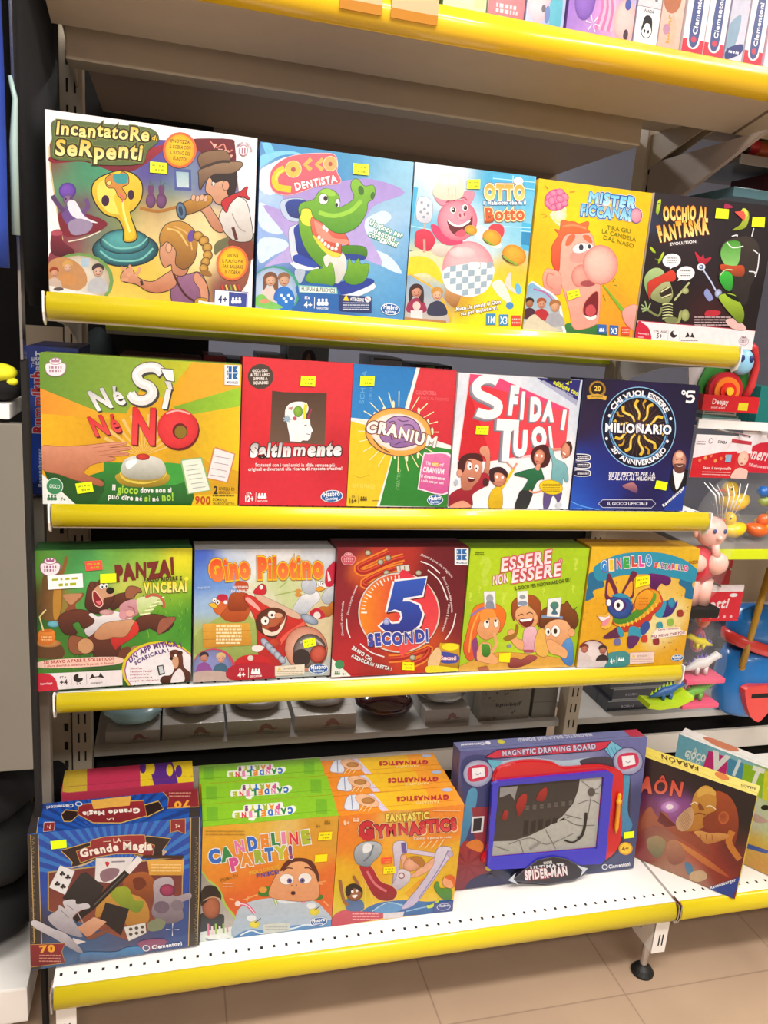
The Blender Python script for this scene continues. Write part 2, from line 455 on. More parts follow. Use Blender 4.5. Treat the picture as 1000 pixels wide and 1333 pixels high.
def base_foot(deck,x):
 h=Z4-FZ-.032
 bm=bmesh.new()
 prism(bm,[(.012,h),(.44,h),(.44,h-.09),(.15,.10),(.085,.085),(.02,.085),(.014,.1)],'x',-.024,-.020)
 box(bm,-.024,.012,.012,.016,.085,h,.001)
 for s in(-.009,.0):
  box(bm,s-.0015,s+.0015,.0113,.0122,.105,.135,mi=1);box(bm,s-.0015,s+.0015,.0113,.0122,h-.025,h-.012,mi=1)
 box(bm,-.0246,-.0239,.06,.066,.115,.125,mi=1)
 r=mesh_obj('base_foot',bm,[WHITE,DARK],deck,mw=T(x,0,FZ-Z4))
 bm=bmesh.new();tube(bm,[(-.012,.045,.02),(-.012,.045,.1)],.009,10);mesh_obj('screw',bm,CHR,r)
 bm=bmesh.new();tube(bm,[(-.012,.045,0),(-.012,.045,.006),(-.012,.045,.016),(-.012,.045,.024)],[.026,.027,.02,.012],20);mesh_obj('rubber_pad',bm,BLK,r)
base_foot(D1,1.318);base_foot(D1,.03);base_foot(D2,1.2)
bm=bmesh.new();box(bm,.024,W-.024,.452,.462,.34,.405);box(bm,W+.024,2.6,.452,.462,.34,.405);
tag(mesh_obj('back_panel',bm,mat('panel_enamel','d4ccc0',.5,noise=.04)),'low pale back panel behind the bottom row of games','panel')
def rear_shelf(z,x0,x1,y0,y1,m,label,edge=.03,lipm=None,lipy=None):
 root=empty('rear_shelf',T(x0,y0,z),label,'shelf','shelves on the far side of the rack')
 bm=bmesh.new();box(bm,0,x1-x0,0,y1-y0,-edge,0,.002);mesh_obj('deck',bm,m,root)
 if lipm:
  bm=bmesh.new();box(bm,0,x1-x0,lipy,lipy+.006,-.012,.004);mesh_obj('price_strip',bm,lipm,root)
 return root
GREYS=mat('grey_shelf','bab6b0',.4,noise=.05)
rear_shelf(.475,.024,W-.024,.455,.90,GREYS,'grey shelf behind the bottom games carrying pale wrapped packs',.02)
rear_shelf(.475,W+.024,2.6,.455,.90,GREYS,'grey shelf at right carrying dark boxes and a blue toy',.02)
rear_shelf(1.512,.06,W-.024,.47,.90,GREYS,'far-side shelf with a lime edge just under the yellow strip of the top row',.02,mat('lime_plastic','c8d81c',.3),-.012)
rear_shelf(1.34,.024,W-.024,.50,.95,GREYS,'far-side shelf behind the second row of games',.02)
rear_shelf(2.06,.024,W-.024,.50,.92,mat('brown_enamel','8c7868',.5,noise=.04),'brown far-side shelf seen from below behind the top of the rack',.03)
bm=bmesh.new();box(bm,.03,W-.02,.91,.92,1.93,2.03)
tag(mesh_obj('rear_header_panel',bm,MATS['brown_enamel']),'brown strip panel hanging below the far-side top shelf','panel')
bm=bmesh.new();box(bm,.024,W-.024,.52,.53,FZ,.444);box(bm,W+.024,2.6,.52,.53,FZ,.444)  # added black sheet, stands for the shade in the gap below the ledge
tag(mesh_obj('dark_gap_sheet',bm,mat('gap_shade','141210',.8)),'black kickboard in the gap under the grey shelf behind the games','board')
BX=dict(A=(.00706,.02116,.00743,.0,.32866,.27914,.07,Z1,[(56.5,137.8),(334,176.7),(329.4,400.6),(65.5,379)]),B=(.34197,.02123,-.0063,.05094,.26996,.27348,.075,Z1,[(338.8,184.8),(538.8,211.2),(525.2,416),(332.8,402)]),C=(.61402,.02118,-.06291,.04205,.22816,.27468,.07,Z1,[(540,211.2),(698.8,228.8),(678,428),(527.2,416)]),D=(.85128,.0212,-.02599,.01251,.23509,.27536,.07,Z1,[(701.5,230.6),(850.4,249.3),(822.5,439.7),(681,428.5)]),E=(1.09354,.02114,-.08187,.00452,.26528,.27859,.08,Z1,[(853,249),(1013,266),(979.5,451),(825,439)]),F=(-.01063,.01582,-.01336,.01795,.33189,.25744,.07,Z2,[(51,457.2),(314.5,473.5),(309.4,658.5),(56,656)]),G=(.32491,.02017,.01271,.05396,.20266,.27015,.05,Z2,[(316.6,463),(460,473),(450.4,658.2),(311.2,657.6)]),H=(.52855,.02098,.01236,.06533,.2044,.26934,.05,Z2,[(460,473),(594.4,481.6),(581.6,660),(450.4,659)]),I=(.73546,.02285,.01775,.04197,.26761,.26554,.06,Z2,[(597.2,483.6),(760,495),(740.5,661.4),(583.6,660)]),J=(1.00472,.02345,.01316,.03449,.27266,.27012,.06,Z2,[(761.4,492.3),(911.4,500),(887.5,664),(741.2,661.4)]),K=(-.02855,.01043,.05447,.08,.2728,.26312,.08,Z3,[(45,715.7),(247.5,715),(250,888),(49.3,904.4)]),L=(.2483,.02025,.0166,.08,.2700,.26173,.08,Z3,[(253.4,717),(436.7,714.3),(431,881),(251.5,889.4)]),M=(.51948,.01887,.01662,.04598,.27574,.27157,.075,Z3,[(440,712),(611.4,712),(597.4,873),(431,883)]),N=(.79619,.02352,.00384,.01978,.27185,.27087,.075,Z3,[(612.3,713),(768,713),(747.3,866.3),(597,873)]),O=(1.0705,.01792,-.05297,.02994,.25979,.27442,.075,Z3,[(770.4,712.3),(913,713),(887.7,866.3),(751.7,868)]),P=(-.04051,-.07766,.02857,.06,.30871,.28163,.1,Z4,[(36,1082),(261,1056.5),(258.6,1231.4),(40.5,1268)]),Q=(.26938,-.05471,-.01463,.0,.26745,.26496,.0705,Z4,[(263.8,1074.3),(439.8,1059),(431.2,1206),(260,1225.6)]),R=(.53785,-.05902,.00242,.0,.26926,.26304,.067,Z4,[(442,1064.4),(605.2,1046.9),(589,1185.6),(431.7,1205.3)]),S=(.8216,-.00401,.00272,.09268,.46839,.33325,.045,Z4,[(596.6,981.8),(841.6,963),(820.6,1132),(593,1161)]),T=(1.2923,.0632,-.8301,.0,.27,.2701,.05,Z4,[(822,981.5),(979,1036.8),(957.7,1173.3),(804,1108.4)]),U=(1.4641,.1366,-.9598,-.0,.4,.2692,.0453,Z4,[(883.6,955.5),(1113.7,1047.0),(1081.5,1178.3),(862.2,1075.9)]),)
def box_matrix(k):
 x,y,yaw,lean,w,h,d,z,q=BX[k]
 n=Vector((-math.sin(yaw),math.cos(yaw),0));X=Vector((math.cos(yaw),math.sin(yaw),0))
 Up=Vector((0,0,1))*math.cos(lean)+n*math.sin(lean);B=n*math.cos(lean)-Vector((0,0,1))*math.sin(lean)
 m=Matrix((X,B,Up)).transposed().to_4x4()
 m.translation=Vector((x,y,z-(.0035 if z>.5 else.0005 if k not in 'TU' else-.0015)+d*math.sin(max(0,lean))))
 return m
def carton(name,w,h,d,front,side,parent,top=None,taper=0):
 """cardboard box with an overlapping lid: a thin seam runs round the sides"""
 bm=bmesh.new()
 vs=box(bm,0,w,0,d,0,h,.0012)
 box(bm,-.0005,w+.0005,d*.25,d*.25+.0008,.001,h+.0005,0,1)
 return mesh_obj(name,bm,[mat('card_'+side,side,.45,coat=.2),mat('card_seam_'+side,tuple(int(int(side[i:i+2],16)*.75)for i in(0,2,4)),.5)],parent)
def game_box(k,label,side='ffffff',org=(0,0),sc=1.,name='board_game_box',cat='board game box',group=None):
 x,y,yaw,lean,w,h,d,z,q=BX[k]
 root=empty(name,box_matrix(k),label,cat,group)
 carton('carton',w,h,d,None,side,root)
 a=Art(w,h,q,org,sc);a.root=root;a.k=k
 return root,a
STK=mat('fluorescent_sticker','d8f000',.5)
STKR=mat('red_sticker','ff4a3c',.5)
def sticker(a,pts,m=STK,name='price_sticker',marks=True):
 """self-adhesive label: pts = 4 corners in the working frame TL TR BR BL"""
 bm=bmesh.new();P_=[a.uv(p)for p in pts]
 lo=[bm.verts.new((u,-.0019,v))for u,v in P_];hi=[bm.verts.new((u,-.0023,v))for u,v in P_]
 bm.faces.new(hi[::-1]);bm.faces.new(lo)
 for i in range(4):bm.faces.new((lo[i],lo[(i+1)%4],hi[(i+1)%4],hi[i]))
 bmesh.ops.recalc_face_normals(bm,faces=bm.faces[:])
 if marks:
  def M(s,t):return(P_[0][0]*(1-s)*(1-t)+P_[1][0]*s*(1-t)+P_[2][0]*s*t+P_[3][0]*(1-s)*t,P_[0][1]*(1-s)*(1-t)+P_[1][1]*s*(1-t)+P_[2][1]*s*t+P_[3][1]*(1-s)*t)
  for s0,s1,t0,t1 in((.12,.3,.25,.4),(.36,.42,.25,.4),(.5,.62,.25,.4),(.68,.85,.25,.4),(.3,.42,.62,.82),(.48,.56,.62,.82),(.62,.8,.62,.82)):
   f=bm.faces.new([bm.verts.new((*[M(s,t)[0]],-.00235,M(s,t)[1]))for s,t in((s0,t1),(s1,t1),(s1,t0),(s0,t0))]);f.material_index=1
 return mesh_obj(name,bm,[m,mat('faded_ink','9aa000' if m is STK else 'c02820',.6)],a.root)
def maker_oval(a,cx,cy,rx,ry,rot=-4):
 a.ell(cx,cy,rx,ry,'f4f8fc',rot=rot);a.ell(cx,cy,rx*.93,ry*.9,'1c5aa0',rot=rot)
 d=math.tan(math.radians(rot))
 a.text('Hasbro',cx-rx*.75,cy-ry*.02-d*rx*.7,cx+rx*.75,cy-ry*.02+d*rx*.7,ry*.75,'ffffff',b=.03)
 a.text('Gaming',cx-rx*.6,cy+ry*.62-d*rx*.5,cx+rx*.55,cy+ry*.62+d*rx*.5,ry*.5,'e8f2ff',b=.03)
def kid(a,cx,cy,s,hair,skin,shirt,long=False,flip=1):
 """small photo figure: head centre (cx,cy), head radius s"""
 a.poly([(cx-s*1.5,cy+s*3.4),(cx-s*1.4,cy+s*1.8),(cx-s*.4,cy+s*1.1),(cx+s*.5,cy+s*1.1),(cx+s*1.4,cy+s*1.9),(cx+s*1.6,cy+s*3.4)],shirt,1)
 if long:a.poly([(cx-s*1.15,cy+s*1.7),(cx-s*1.2,cy-s*.4),(cx-s*.5,cy-s*1.25),(cx+s*.5,cy-s*1.25),(cx+s*1.2,cy-s*.4),(cx+s*1.2,cy+s*1.8),(cx+s*.6,cy+s*1.5),(cx,cy)],hair,1)
 a.ell(cx,cy,s*.85,s,skin,c2='%02x%02x%02x'%tuple(int(int(skin[i:i+2],16)*.72)for i in(0,2,4)))
 a.poly([(cx-s*.95,cy-s*.1),(cx-s*.9,cy-s*.9),(cx,cy-s*1.3),(cx+s*.9,cy-s*.9),(cx+s*.95,cy-s*.15),(cx+s*.4*flip,cy-s*.6),(cx-s*.3*flip,cy-s*.5)],hair,1)
 for e in(-.3,.35):a.ell(cx+s*e,cy+s*.05,s*.1,s*.1,'302020',n=6)
 a.line([(cx-s*.3,cy+s*.5),(cx+s*.05,cy+s*.62),(cx+s*.35,cy+s*.48)],s*.12,'a03838')
def people_icon(a,x,y,s,c='ffffff'):
 for k,dx in enumerate((0,.9,1.8)):
  a.ell(x+dx*s,y-s*.8,s*.32,s*.36,c,n=10)
  a.poly([(x+dx*s-s*.42,y+s*.45),(x+dx*s-s*.35,y-s*.35),(x+dx*s+s*.35,y-s*.35),(x+dx*s+s*.42,y+s*.45)],c,1)
def squiggles(a,x0,y0,x1,y1,n,w,c,seed=1,gap=.15):
 """rows of unreadable small print"""
 rnd=random.Random(seed)
 for k in range(n):
  t=(k+.5)/n;y=y0+(y1-y0)*t;x=x0
  while x<x1-2:
   L=rnd.uniform(.06,.2)*(x1-x0);a.line([(x,y),(min(x1,x+L),y)],w,c,0);x+=L+gap*w*3
def crown_badge(a,cx,cy,s,c1='c8a0b0',c2='f6eef2'):
 """cup-shaped importer badge with small crown"""
 a.poly([(cx-s,cy-.25*s),(cx-.9*s,cy+.5*s),(cx-.4*s,cy+.85*s),(cx+.4*s,cy+.85*s),(cx+.9*s,cy+.5*s),(cx+s,cy-.25*s),(cx+.4*s,cy-.4*s),(cx-.4*s,cy-.4*s)],c2,1,ol=s*.08,olc=c1)
 a.ell(cx,cy-.6*s,s*.6,s*.3,c2,ol=s*.07,olc=c1)
 a.poly([(cx-.4*s,cy-.5*s),(cx-.45*s,cy-.9*s),(cx-.15*s,cy-.72*s),(cx,cy-.98*s),(cx+.15*s,cy-.72*s),(cx+.45*s,cy-.9*s),(cx+.4*s,cy-.5*s)],c1)
 squiggles(a,cx-.65*s,cy-.15*s,cx+.65*s,cy+.55*s,2,s*.26,c1)
def mk_logo(a,x,y,w,h):
 a.poly([(x,y),(x+w,y+h*.03),(x+w,y+h),(x,y+h*.97)],'f4f4f6')
 for i,ch in((0,'I'),(1,'K'),(2,'E'),(3,'D')):
  cx=x+w*(.14+.4*(i%2));cy=y+h*(.08+.34*(i//2));a.rect(cx,cy,cx+w*.33,cy+h*.28,'1c66a8')
  a.poly([(cx+w*(.2 if i%2 else.02),cy+h*.14),(cx+w*(.36 if i%2 else.12),cy),(cx+w*(.36 if i%2 else.12),cy+h*.28)],'f4f4f6')
 a.text('MEGABLEU',x+w*.12,y+h*.9,x+w*.88,y+h*.92,h*.11,'1c4a80')
r,a=game_box('A','white-bordered game box with a yellow cobra on blue coils, first on the top row','f0ecee',(50,130),3.333)
a.bg('f6eff2')
a.poly([(40,190),(120,150),(300,110),(520,160),(700,155),(830,160),(850,190),(870,380),(930,560),(925,700),(890,800),(885,815),(740,885),(300,850),(55,830),(50,650),(110,630),(80,480)],'d9c48e',1)
def clipgrid(a,pts,stops,noise=.05,nn=20,seed=1,ns=6):
 """soft painted area inside an outline: thin vertical slices shaded from colour stops"""
 a.layer+=1;rnd=random.Random(seed);S=[(x,y,r,C(c))for x,y,r,c in stops]
 xs=[p[0]for p in pts];ys=[p[1]for p in pts];x0,x1,y0,y1=min(xs),max(xs),min(ys),max(ys)
 nz=[[rnd.random()for _ in range(ns+2)]for _ in range(ns+2)]
 def f(x,y):
  Wt=1e-9;c=[0,0,0]
  for X,Y,r_,k in S:
   w=math.exp(-((x-X)**2+(y-Y)**2)/(r_*r_))+1e-7;Wt+=w
   for i in range(3):c[i]+=w*k[i]
  u,v=(x-x0)/(x1-x0)*ns,(y-y0)/(y1-y0)*ns;i,j=int(min(ns-.001,max(0,u))),int(min(ns-.001,max(0,v)));u-=i;v-=j
  q=nz[i][j]*(1-u)*(1-v)+nz[i+1][j]*u*(1-v)+nz[i][j+1]*(1-u)*v+nz[i+1][j+1]*u*v
  return tuple(min(1,t/Wt*(1+noise*(q-.5)*2))for t in c)
 def cut(poly,ax,lim,sg):
  out=[]
  for i in range(len(poly)):
   A_,B_=poly[i-1],poly[i];ia,ib=sg*(A_[ax]-lim)>=0,sg*(B_[ax]-lim)>=0
   if ia!=ib:
    t=(lim-A_[ax])/(B_[ax]-A_[ax]);out.append((A_[0]+(B_[0]-A_[0])*t,A_[1]+(B_[1]-A_[1])*t))
   if ib:out.append(B_)
  return out
 for t in tessellate_polygon([[Vector((x,y,0))for x,y in pts]]):
  tr=[pts[k]for k in t]
  ix0=int((min(p[0]for p in tr)-x0)/(x1-x0)*nn);ix1=int((max(p[0]for p in tr)-x0)/(x1-x0)*nn)
  for i in range(ix0,ix1+1):
   s_=cut(cut(tr,0,x0+(x1-x0)*i/nn,1),0,x0+(x1-x0)*(i+1)/nn,-1)if len(tr)>2 else[]
   if len(s_)<3:continue
   j0=int((min(p[1]for p in s_)-y0)/(y1-y0)*nn);j1=int((max(p[1]for p in s_)-y0)/(y1-y0)*nn)
   for j in range(j0,j1+1):
    q=cut(cut(s_,1,y0+(y1-y0)*j/nn,1),1,y0+(y1-y0)*(j+1)/nn,-1)
    if len(q)>2:a.tri(q,[f(*p)for p in q])
clipgrid(a,smooth_pts([(45,180),(120,150),(300,110),(520,160),(700,157),(825,158),(850,190),(868,380),(930,560),(925,700),(890,815),(740,885),(300,850),(55,830),(50,650),(110,620),(85,480)],3),[(120,330,90,'5b8a66'),(200,290,80,'3f8f6a'),(320,230,70,'3fa07a'),(60,250,60,'8a2038'),(480,260,80,'5a4a9a'),(560,330,70,'4a4f9c'),(560,400,60,'6f9a80'),(720,330,80,'6a6aa8'),(780,200,70,'5f1626'),(640,330,60,'7fa0a8'),(520,460,70,'a8753c'),(600,500,80,'e6d29a'),(480,520,60,'e0c888'),(700,620,120,'f0d89c'),(250,520,80,'6f7a6a'),(140,560,60,'8a3a48'),(450,760,120,'e0c050'),(620,830,90,'d8b840'),(800,800,60,'7a2a3a'),(870,560,60,'9a6a50'),(870,730,50,'8a4a38'),(180,450,60,'6a3a58'),(350,450,80,'8a9a5a')],.1,26)
a.poly([(60,260),(200,255),(330,300),(420,290),(520,220),(560,180),(470,200),(400,250),(330,265),(260,240),(60,230)],'a02438',1,c2='701828')
a.poly([(650,160),(830,160),(845,190),(850,250),(760,250),(700,215)],'6b1522',1)
a.line([(740,165),(770,195),(800,180),(815,215),(838,205)],5,'e08878')
for x,y in((760,178),(785,200),(812,205),(830,225)):a.poly([(x-10,y),(x+12,y+2),(x,y+22)],'e8b0a0')
a.poly([(583,285),(660,290),(663,382),(590,378)],'4f5a9a');a.poly([(595,298),(650,302),(652,368),(600,365)],'9ab8c4',c2='c4d8d8')
for x,s in((487,1.),(533,1.05)):
 a.ell(x,425,22*s,32*s,'7a4a7a',c2='4a2848');a.poly([(x-8,400),(x-12,360),(x+12,360),(x+8,400)],'6a3a6a',1);a.line([(x,360),(x-8,335)],4,'3a6a4a');a.line([(x+3,360),(x+16,345)],4,'3a6a4a')
a.line([(440,455),(520,470),(600,452)],14,'a8702c')
a.poly([(95,470),(210,480),(300,520),(250,560),(130,580),(95,540)],'7a1f30',1)
a.poly([(100,470),(130,440),(180,455),(220,520),(180,560),(120,520)],'6a4a8a',1)
a.line([(60,400),(75,425),(110,470)],20,'5a3a6a');a.line([(205,415),(215,450),(190,475)],18,'6a4a80')
a.ell(125,380,38,36,'7a50b8',c2='42267a');a.ell(128,418,22,22,'8a6a9a',c2='5a3a5a')
a.poly([(125,430),(160,425),(200,490),(260,520),(180,505),(140,480)],'e8e4ee',1);a.ell(118,415,4,4,'151010');a.ell(140,412,4,4,'151010')
a.poly([(130,520),(175,500),(235,520),(215,560),(150,570)],'9a8aa8',1)
a.poly([(60,560),(100,550),(110,600),(160,640),(130,665),(60,650)],'8a2a40',1,c2='4a1020');a.ell(80,562,26,12,'b04a5c')
a.line([(130,600),(200,585),(270,555)],5,'e8dcc8')
a.ell(380,635,142,72,'3f8f96',c2='123c48',ol=4);a.ell(375,600,105,52,'54a8a8',c2='184e5c',ol=3);a.line([(270,640),(330,680),(440,680),(500,630)],8,'78c0b8')
a.line([(280,590),(340,628),(430,622),(475,585)],7,'7cc4bc')
a.poly([(310,305),(360,296),(410,310),(445,350),(445,410),(415,460),(395,480),(425,560),(420,595),(375,598),(372,550),(345,500),(290,480),(250,435),(232,380),(250,335)],'e8c838',1,c2='c8a020',ol=5)
a.poly([(262,345),(330,330),(345,420),(360,480),(300,470),(256,410)],'f2dc60',1)
a.poly([(330,400),(395,395),(395,470),(420,560),(410,590),(380,590),(375,530),(350,480)],'e2c02c',1);a.line([(365,420),(372,480),(398,560)],10,'f8e880')
a.ell(290,423,17,24,'3a1838');a.ell(401,398,14,22,'3a1838')
a.poly([(290,330),(320,308),(350,320),(360,300),(385,312),(388,350),(360,365),(380,400),(370,420),(345,400),(330,370),(300,365)],'d08a3c',1,ol=3)
a.poly([(325,312),(380,308),(384,345),(345,350),(325,335)],'3a9a9a',1);a.ell(305,347,10,9,'f0d070',ol=2)
a.line([(350,395),(368,410),(362,430)],6,'e06080')
a.poly([(800,590),(930,560),(935,620),(920,690),(880,650),(800,640),(770,660),(765,620)],'6a6a48',1)
a.poly([(830,590),(930,600),(932,680),(850,660)],'7a3a2c',1)
a.poly([(820,430),(860,410),(900,430),(920,500),(928,590),(860,600),(810,560),(785,500)],'eae6e2',1,c2='c0b8b0',ol=3)
a.line([(840,480),(870,540),(900,560)],5,'a89c94');a.line([(845,540),(862,595)],14,'5a2a2a')
a.poly([(690,420),(720,400),(750,420),(745,450),(790,520),(800,560),(760,545),(710,470),(670,470)],'d8a080',1,c2='b87858',ol=3)
a.poly([(735,330),(760,310),(830,310),(850,370),(830,430),(780,440),(745,400),(725,380)],'e0ac8c',1,c2='c08868',ol=3)
a.poly([(740,310),(800,280),(860,300),(850,400),(820,400),(810,340),(760,350),(750,335)],'2a1c1c',1)
a.ell(812,360,14,20,'d89a7c',ol=2);a.ell(757,352,7,8,'f6f0ec',ol=2);a.ell(754,353,3,4,'201010')
a.poly([(690,250),(705,222),(760,208),(815,215),(830,255),(800,280),(720,300)],'8a6a4c',1,c2='6a4a38',ol=3)
a.poly([(695,320),(700,290),(780,262),(870,258),(880,275),(840,305),(760,310),(720,345),(700,375)],'94765a',1,c2='5f4234',ol=3)
a.line([(700,285),(780,258),(828,256)],12,'3c2c24')
a.poly([(795,430),(840,400),(870,390),(905,365),(900,395),(915,420),(870,405),(830,440),(815,475)],'c02a34',1,ol=3)
a.poly([(620,440),(735,400),(745,440),(640,485)],'c8923c',1,c2='8a5a20',ol=3);a.ell(620,468,19,36,'6a86a8',c2='34506c',rot=-12,ol=3);a.ell(618,468,9,22,'263c54',rot=-12)
for k in range(4):a.ell(672+k*18,412+(k%2)*4,8,14,'e0ac8c',ol=1.5,rot=10)
a.poly([(590,730),(650,745),(700,735),(735,790),(740,885),(600,880),(580,790)],'9a6a8a',1,c2='7a4a70',ol=3)
a.poly([(365,740),(400,715),(440,760),(500,775),(560,740),(600,725),(600,790),(540,820),(480,815),(430,785),(370,770)],'d89c78',1,c2='b87050',ol=3)
for p in([(400,750),(380,725),(362,712)],[(410,745),(405,715),(395,705)],[(425,750),(440,725),(445,710)],[(395,765),(375,765),(362,770)]):a.line(p,13,'d89c78')
a.poly([(690,735),(735,790),(740,870),(715,870),(705,810),(680,770)],'d09070',1,ol=2)
a.poly([(540,590),(580,560),(650,600),(660,680),(640,745),(590,740),(580,700),(550,710),(530,660)],'e0a884',1,c2='b87858',ol=3)
a.poly([(530,570),(560,525),(620,515),(670,545),(690,600),(680,680),(640,720),(600,700),(600,640),(560,600),(535,620)],'c8923e',1,c2='8a5a28',ol=3)
a.line([(560,545),(610,560),(650,620)],7,'e8c070');a.line([(590,535),(650,570),(670,640)],6,'e0b060');a.ell(568,628,12,20,'e0a884',ol=2)
a.ell(665,578,16,26,'6a4a9a',rot=10)
for k,(x,y)in enumerate(((695,578),(720,598),(735,628),(738,660),(728,690),(722,718))):a.ell(x,y,22-k,20,'d0a048',c2='8a5a24',rot=30*(-1)**k,ol=2)
a.poly([(715,725),(745,730),(755,750),(710,745)],'9a6a30',1)
a.line([(450,770),(455,790)],12,'3a2a20',0);a.line([(590,740),(640,830),(720,880)],9,'4a1c18');a.poly([(690,850),(735,850),(740,885),(690,880)],'b88a30',1,ol=2)
a.line([(700,860),(760,870),(880,862)],10,'f4ead8')
a.ell(180,770,150,122,'6f9a50');a.ell(176,772,138,112,'dcd4c4',c2='b8a890')
a.poly([(50,690),(130,670),(200,720),(210,790),(120,830),(50,810)],'c08a58',1);kid(a,130,710,22,'d0a050','e0b090','c88a50');kid(a,72,735,20,'9a3a20','d8a080','c8b0a0')
kid(a,262,728,26,'3a3030','d8b098','b8b8bc');a.rect(190,672,222,710,'a8c0d0');a.poly([(50,790),(110,800),(300,840),(60,828)],'e8e0d8');a.ell(92,805,22,8,'5a4a48')
a.poly([(60,75),(180,80),(330,95),(480,110),(520,160),(470,210),(440,265),(260,268),(200,250),(60,240),(55,150)],'5a6a3a',1)
a.text('IncantatoRe',68,132,478,168,54,'e8c040',ol=7,olc='3c3414',b=.03,c2='fff0a0',jit=5,ol2=4,olc2='76803c');a.text('di',486,160,512,164,20,'e8c040',ol=4,olc='3c3414')
a.text('SeRpenti',66,220,450,250,64,'e0b838',ol=7,olc='3c3414',b=.035,c2='ffeea0',jit=6,ol2=4,olc2='76803c')
a.ell(610,206,73,78,'e06a3c');a.ell(610,206,63,68,'f4c818',c2='f0a010')
for k,t in enumerate(('IPNOTIZZA','IL COBRA CON','IL SUONO DEL','FLAUTO!')):a.text(t,568+(0,-4,-2,12)[k],172+25*k,652+(0,6,4,-12)[k],180+25*k,15,'5a3410',b=.02)
a.ell(845,696,70,76,'e06a3c');a.ell(845,696,60,67,'f4c818',c2='f0a010')
for k,t in enumerate(('SUONA','IL FLAUTO PER','FAR BALLARE','IL COBRA')):a.text(t,822-(0,22,20,10)[k],668+24*k,870+(0,20,22,8)[k],672+24*k,14,'5a3410',b=.02)
for k in range(5):a.line([(800+18*k,790),(808+18*k,815)],7,('d04030','f0d060','7a9a40','f0d060','d04030')[k],0)
a.poly([(772,812),(914,824),(912,892),(770,878)],'f4f4f6',ol=3,olc='5a6088');a.poly([(832,820),(910,828),(908,888),(832,880)],'3a4a98')
a.text('4+',784,866,826,868,30,'2a3470',b=.03);people_icon(a,850,862,16)
a.ell(886,208,20,24,'c08a98');a.ell(886,208,16,20,'f6eff2');a.rect(878,198,884,222,'a86a7c');a.rect(889,198,895,222,'a86a7c');a.arctext('IMC TOYS',886,210,28,-60,100,10,'b090a0')
a.build('front_print',r,Matrix())
sticker(a,[(482,255),(556,262),(556,308),(482,302)])
r,a=game_box('B','blue game box with a green crocodile in a dentist chair','1c5a98',(325,180),4.545)
a.grid([(100,60,150,'1c78b8'),(60,250,120,'b8d4f0'),(300,100,150,'2a8cc4'),(600,100,200,'3c9ccc'),(900,250,200,'8cc4e0'),(500,300,150,'3a80c0'),(100,600,150,'90b0e4'),(800,500,200,'a8c8e8'),(700,800,200,'6ab0dc'),(900,900,200,'4a94cc'),(150,1000,200,'2060a8'),(500,1000,200,'1c4c98'),(940,600,90,'60a8d8')],26,.08)
a.poly([(60,110),(150,80),(260,80),(340,110),(300,100),(180,105),(65,170)],'7cc8e8',1);a.poly([(70,30),(120,25),(150,85),(95,95)],'6ac0e0');a.poly([(58,200),(130,150),(240,110),(330,160),(150,330),(60,300)],'e4f0fa',1)
for p in([(60,380),(180,470),(215,540),(160,570),(60,520)],[(60,600),(200,600),(230,650),(150,690),(60,740)],[(640,520),(780,430),(840,470),(760,540),(680,600)],[(650,640),(820,690),(900,800),(760,740)]):a.poly(p,'cfe2f6',1)
a.poly([(200,330),(420,280),(700,240),(920,320),(740,400),(680,520),(740,640),(780,750),(600,700),(200,740),(90,760),(230,640),(200,560),(80,400),(220,430)],'a48cd0',1,c2='b8a8e0')
a.poly([(185,380),(240,358),(330,370),(340,480),(240,490),(190,440)],'b8c8e0',1,ol=3,olc='6a7a9a');a.poly([(215,385),(260,362),(350,380),(350,470),(250,470),(215,420)],'1c3c98',1,c2='122a70')
a.poly([(232,560),(270,515),(330,520),(400,700),(410,770),(270,760)],'d0d8e4',1,ol=3,olc='6a7a9a');a.poly([(265,530),(330,520),(420,740),(390,768),(290,690),(270,600)],'1f3fa0',1,c2='152c78')
a.poly([(250,735),(380,765),(405,760),(400,780),(300,780),(255,755)],'eef2f8',1);a.poly([(258,700),(300,690),(398,740),(385,768),(270,735)],'2444a8',1)
a.poly([(270,780),(330,780),(310,850),(280,850)],'b0bcd0',1)
a.poly([(500,870),(700,830),(740,860),(735,890),(620,940),(520,940)],'dfe6f0',1,ol=2,olc='6a7a9a');a.poly([(500,860),(690,825),(735,855),(600,915),(515,920)],'1c3a98',1)
G1,G2,G3='7cb428','4a8a1c','3c7018'
a.poly([(540,640),(640,635),(690,650),(692,700),(650,690),(560,680)],G2,1,c2=G3,ol=2,olc='2a5010');a.poly([(560,685),(660,690),(690,710),(640,725),(560,710)],'1c3a90',1)
a.poly([(295,470),(340,440),(390,540),(430,640),(470,690),(450,760),(400,740),(330,650),(300,560)],G1,1,c2=G2,ol=2,olc='2a5010')
a.poly([(440,700),(540,680),(570,710),(570,790),(520,860),(470,800)],'e4e4dc',1,c2='c0c0b8')
a.poly([(330,830),(370,780),(430,770),(430,740),(460,765),(480,735),(500,780),(500,865),(420,868),(350,850)],G1,1,c2=G2,ol=2,olc='2a5010')
a.poly([(560,830),(580,770),(590,710),(615,745),(645,710),(660,745),(705,745),(690,830),(640,862),(590,860)],G1,1,c2=G2,ol=2,olc='2a5010')
a.poly([(300,430),(350,415),(380,480),(360,520),(310,500)],'f0e040',1)
a.poly([(370,470),(420,480),(500,545),(560,560),(590,630),(545,625),(540,690),(500,700),(440,650),(385,590),(365,520)],'e8705c',1,c2='b84434',ol=3,olc='6a2010')
a.poly([(385,490),(440,530),(500,590),(580,600),(575,630),(510,620),(440,600),(400,560)],'f0907c',1)
a.poly([(375,580),(400,590),(470,660),(530,680),(545,690),(500,705),(430,660)],'d8d040',1)
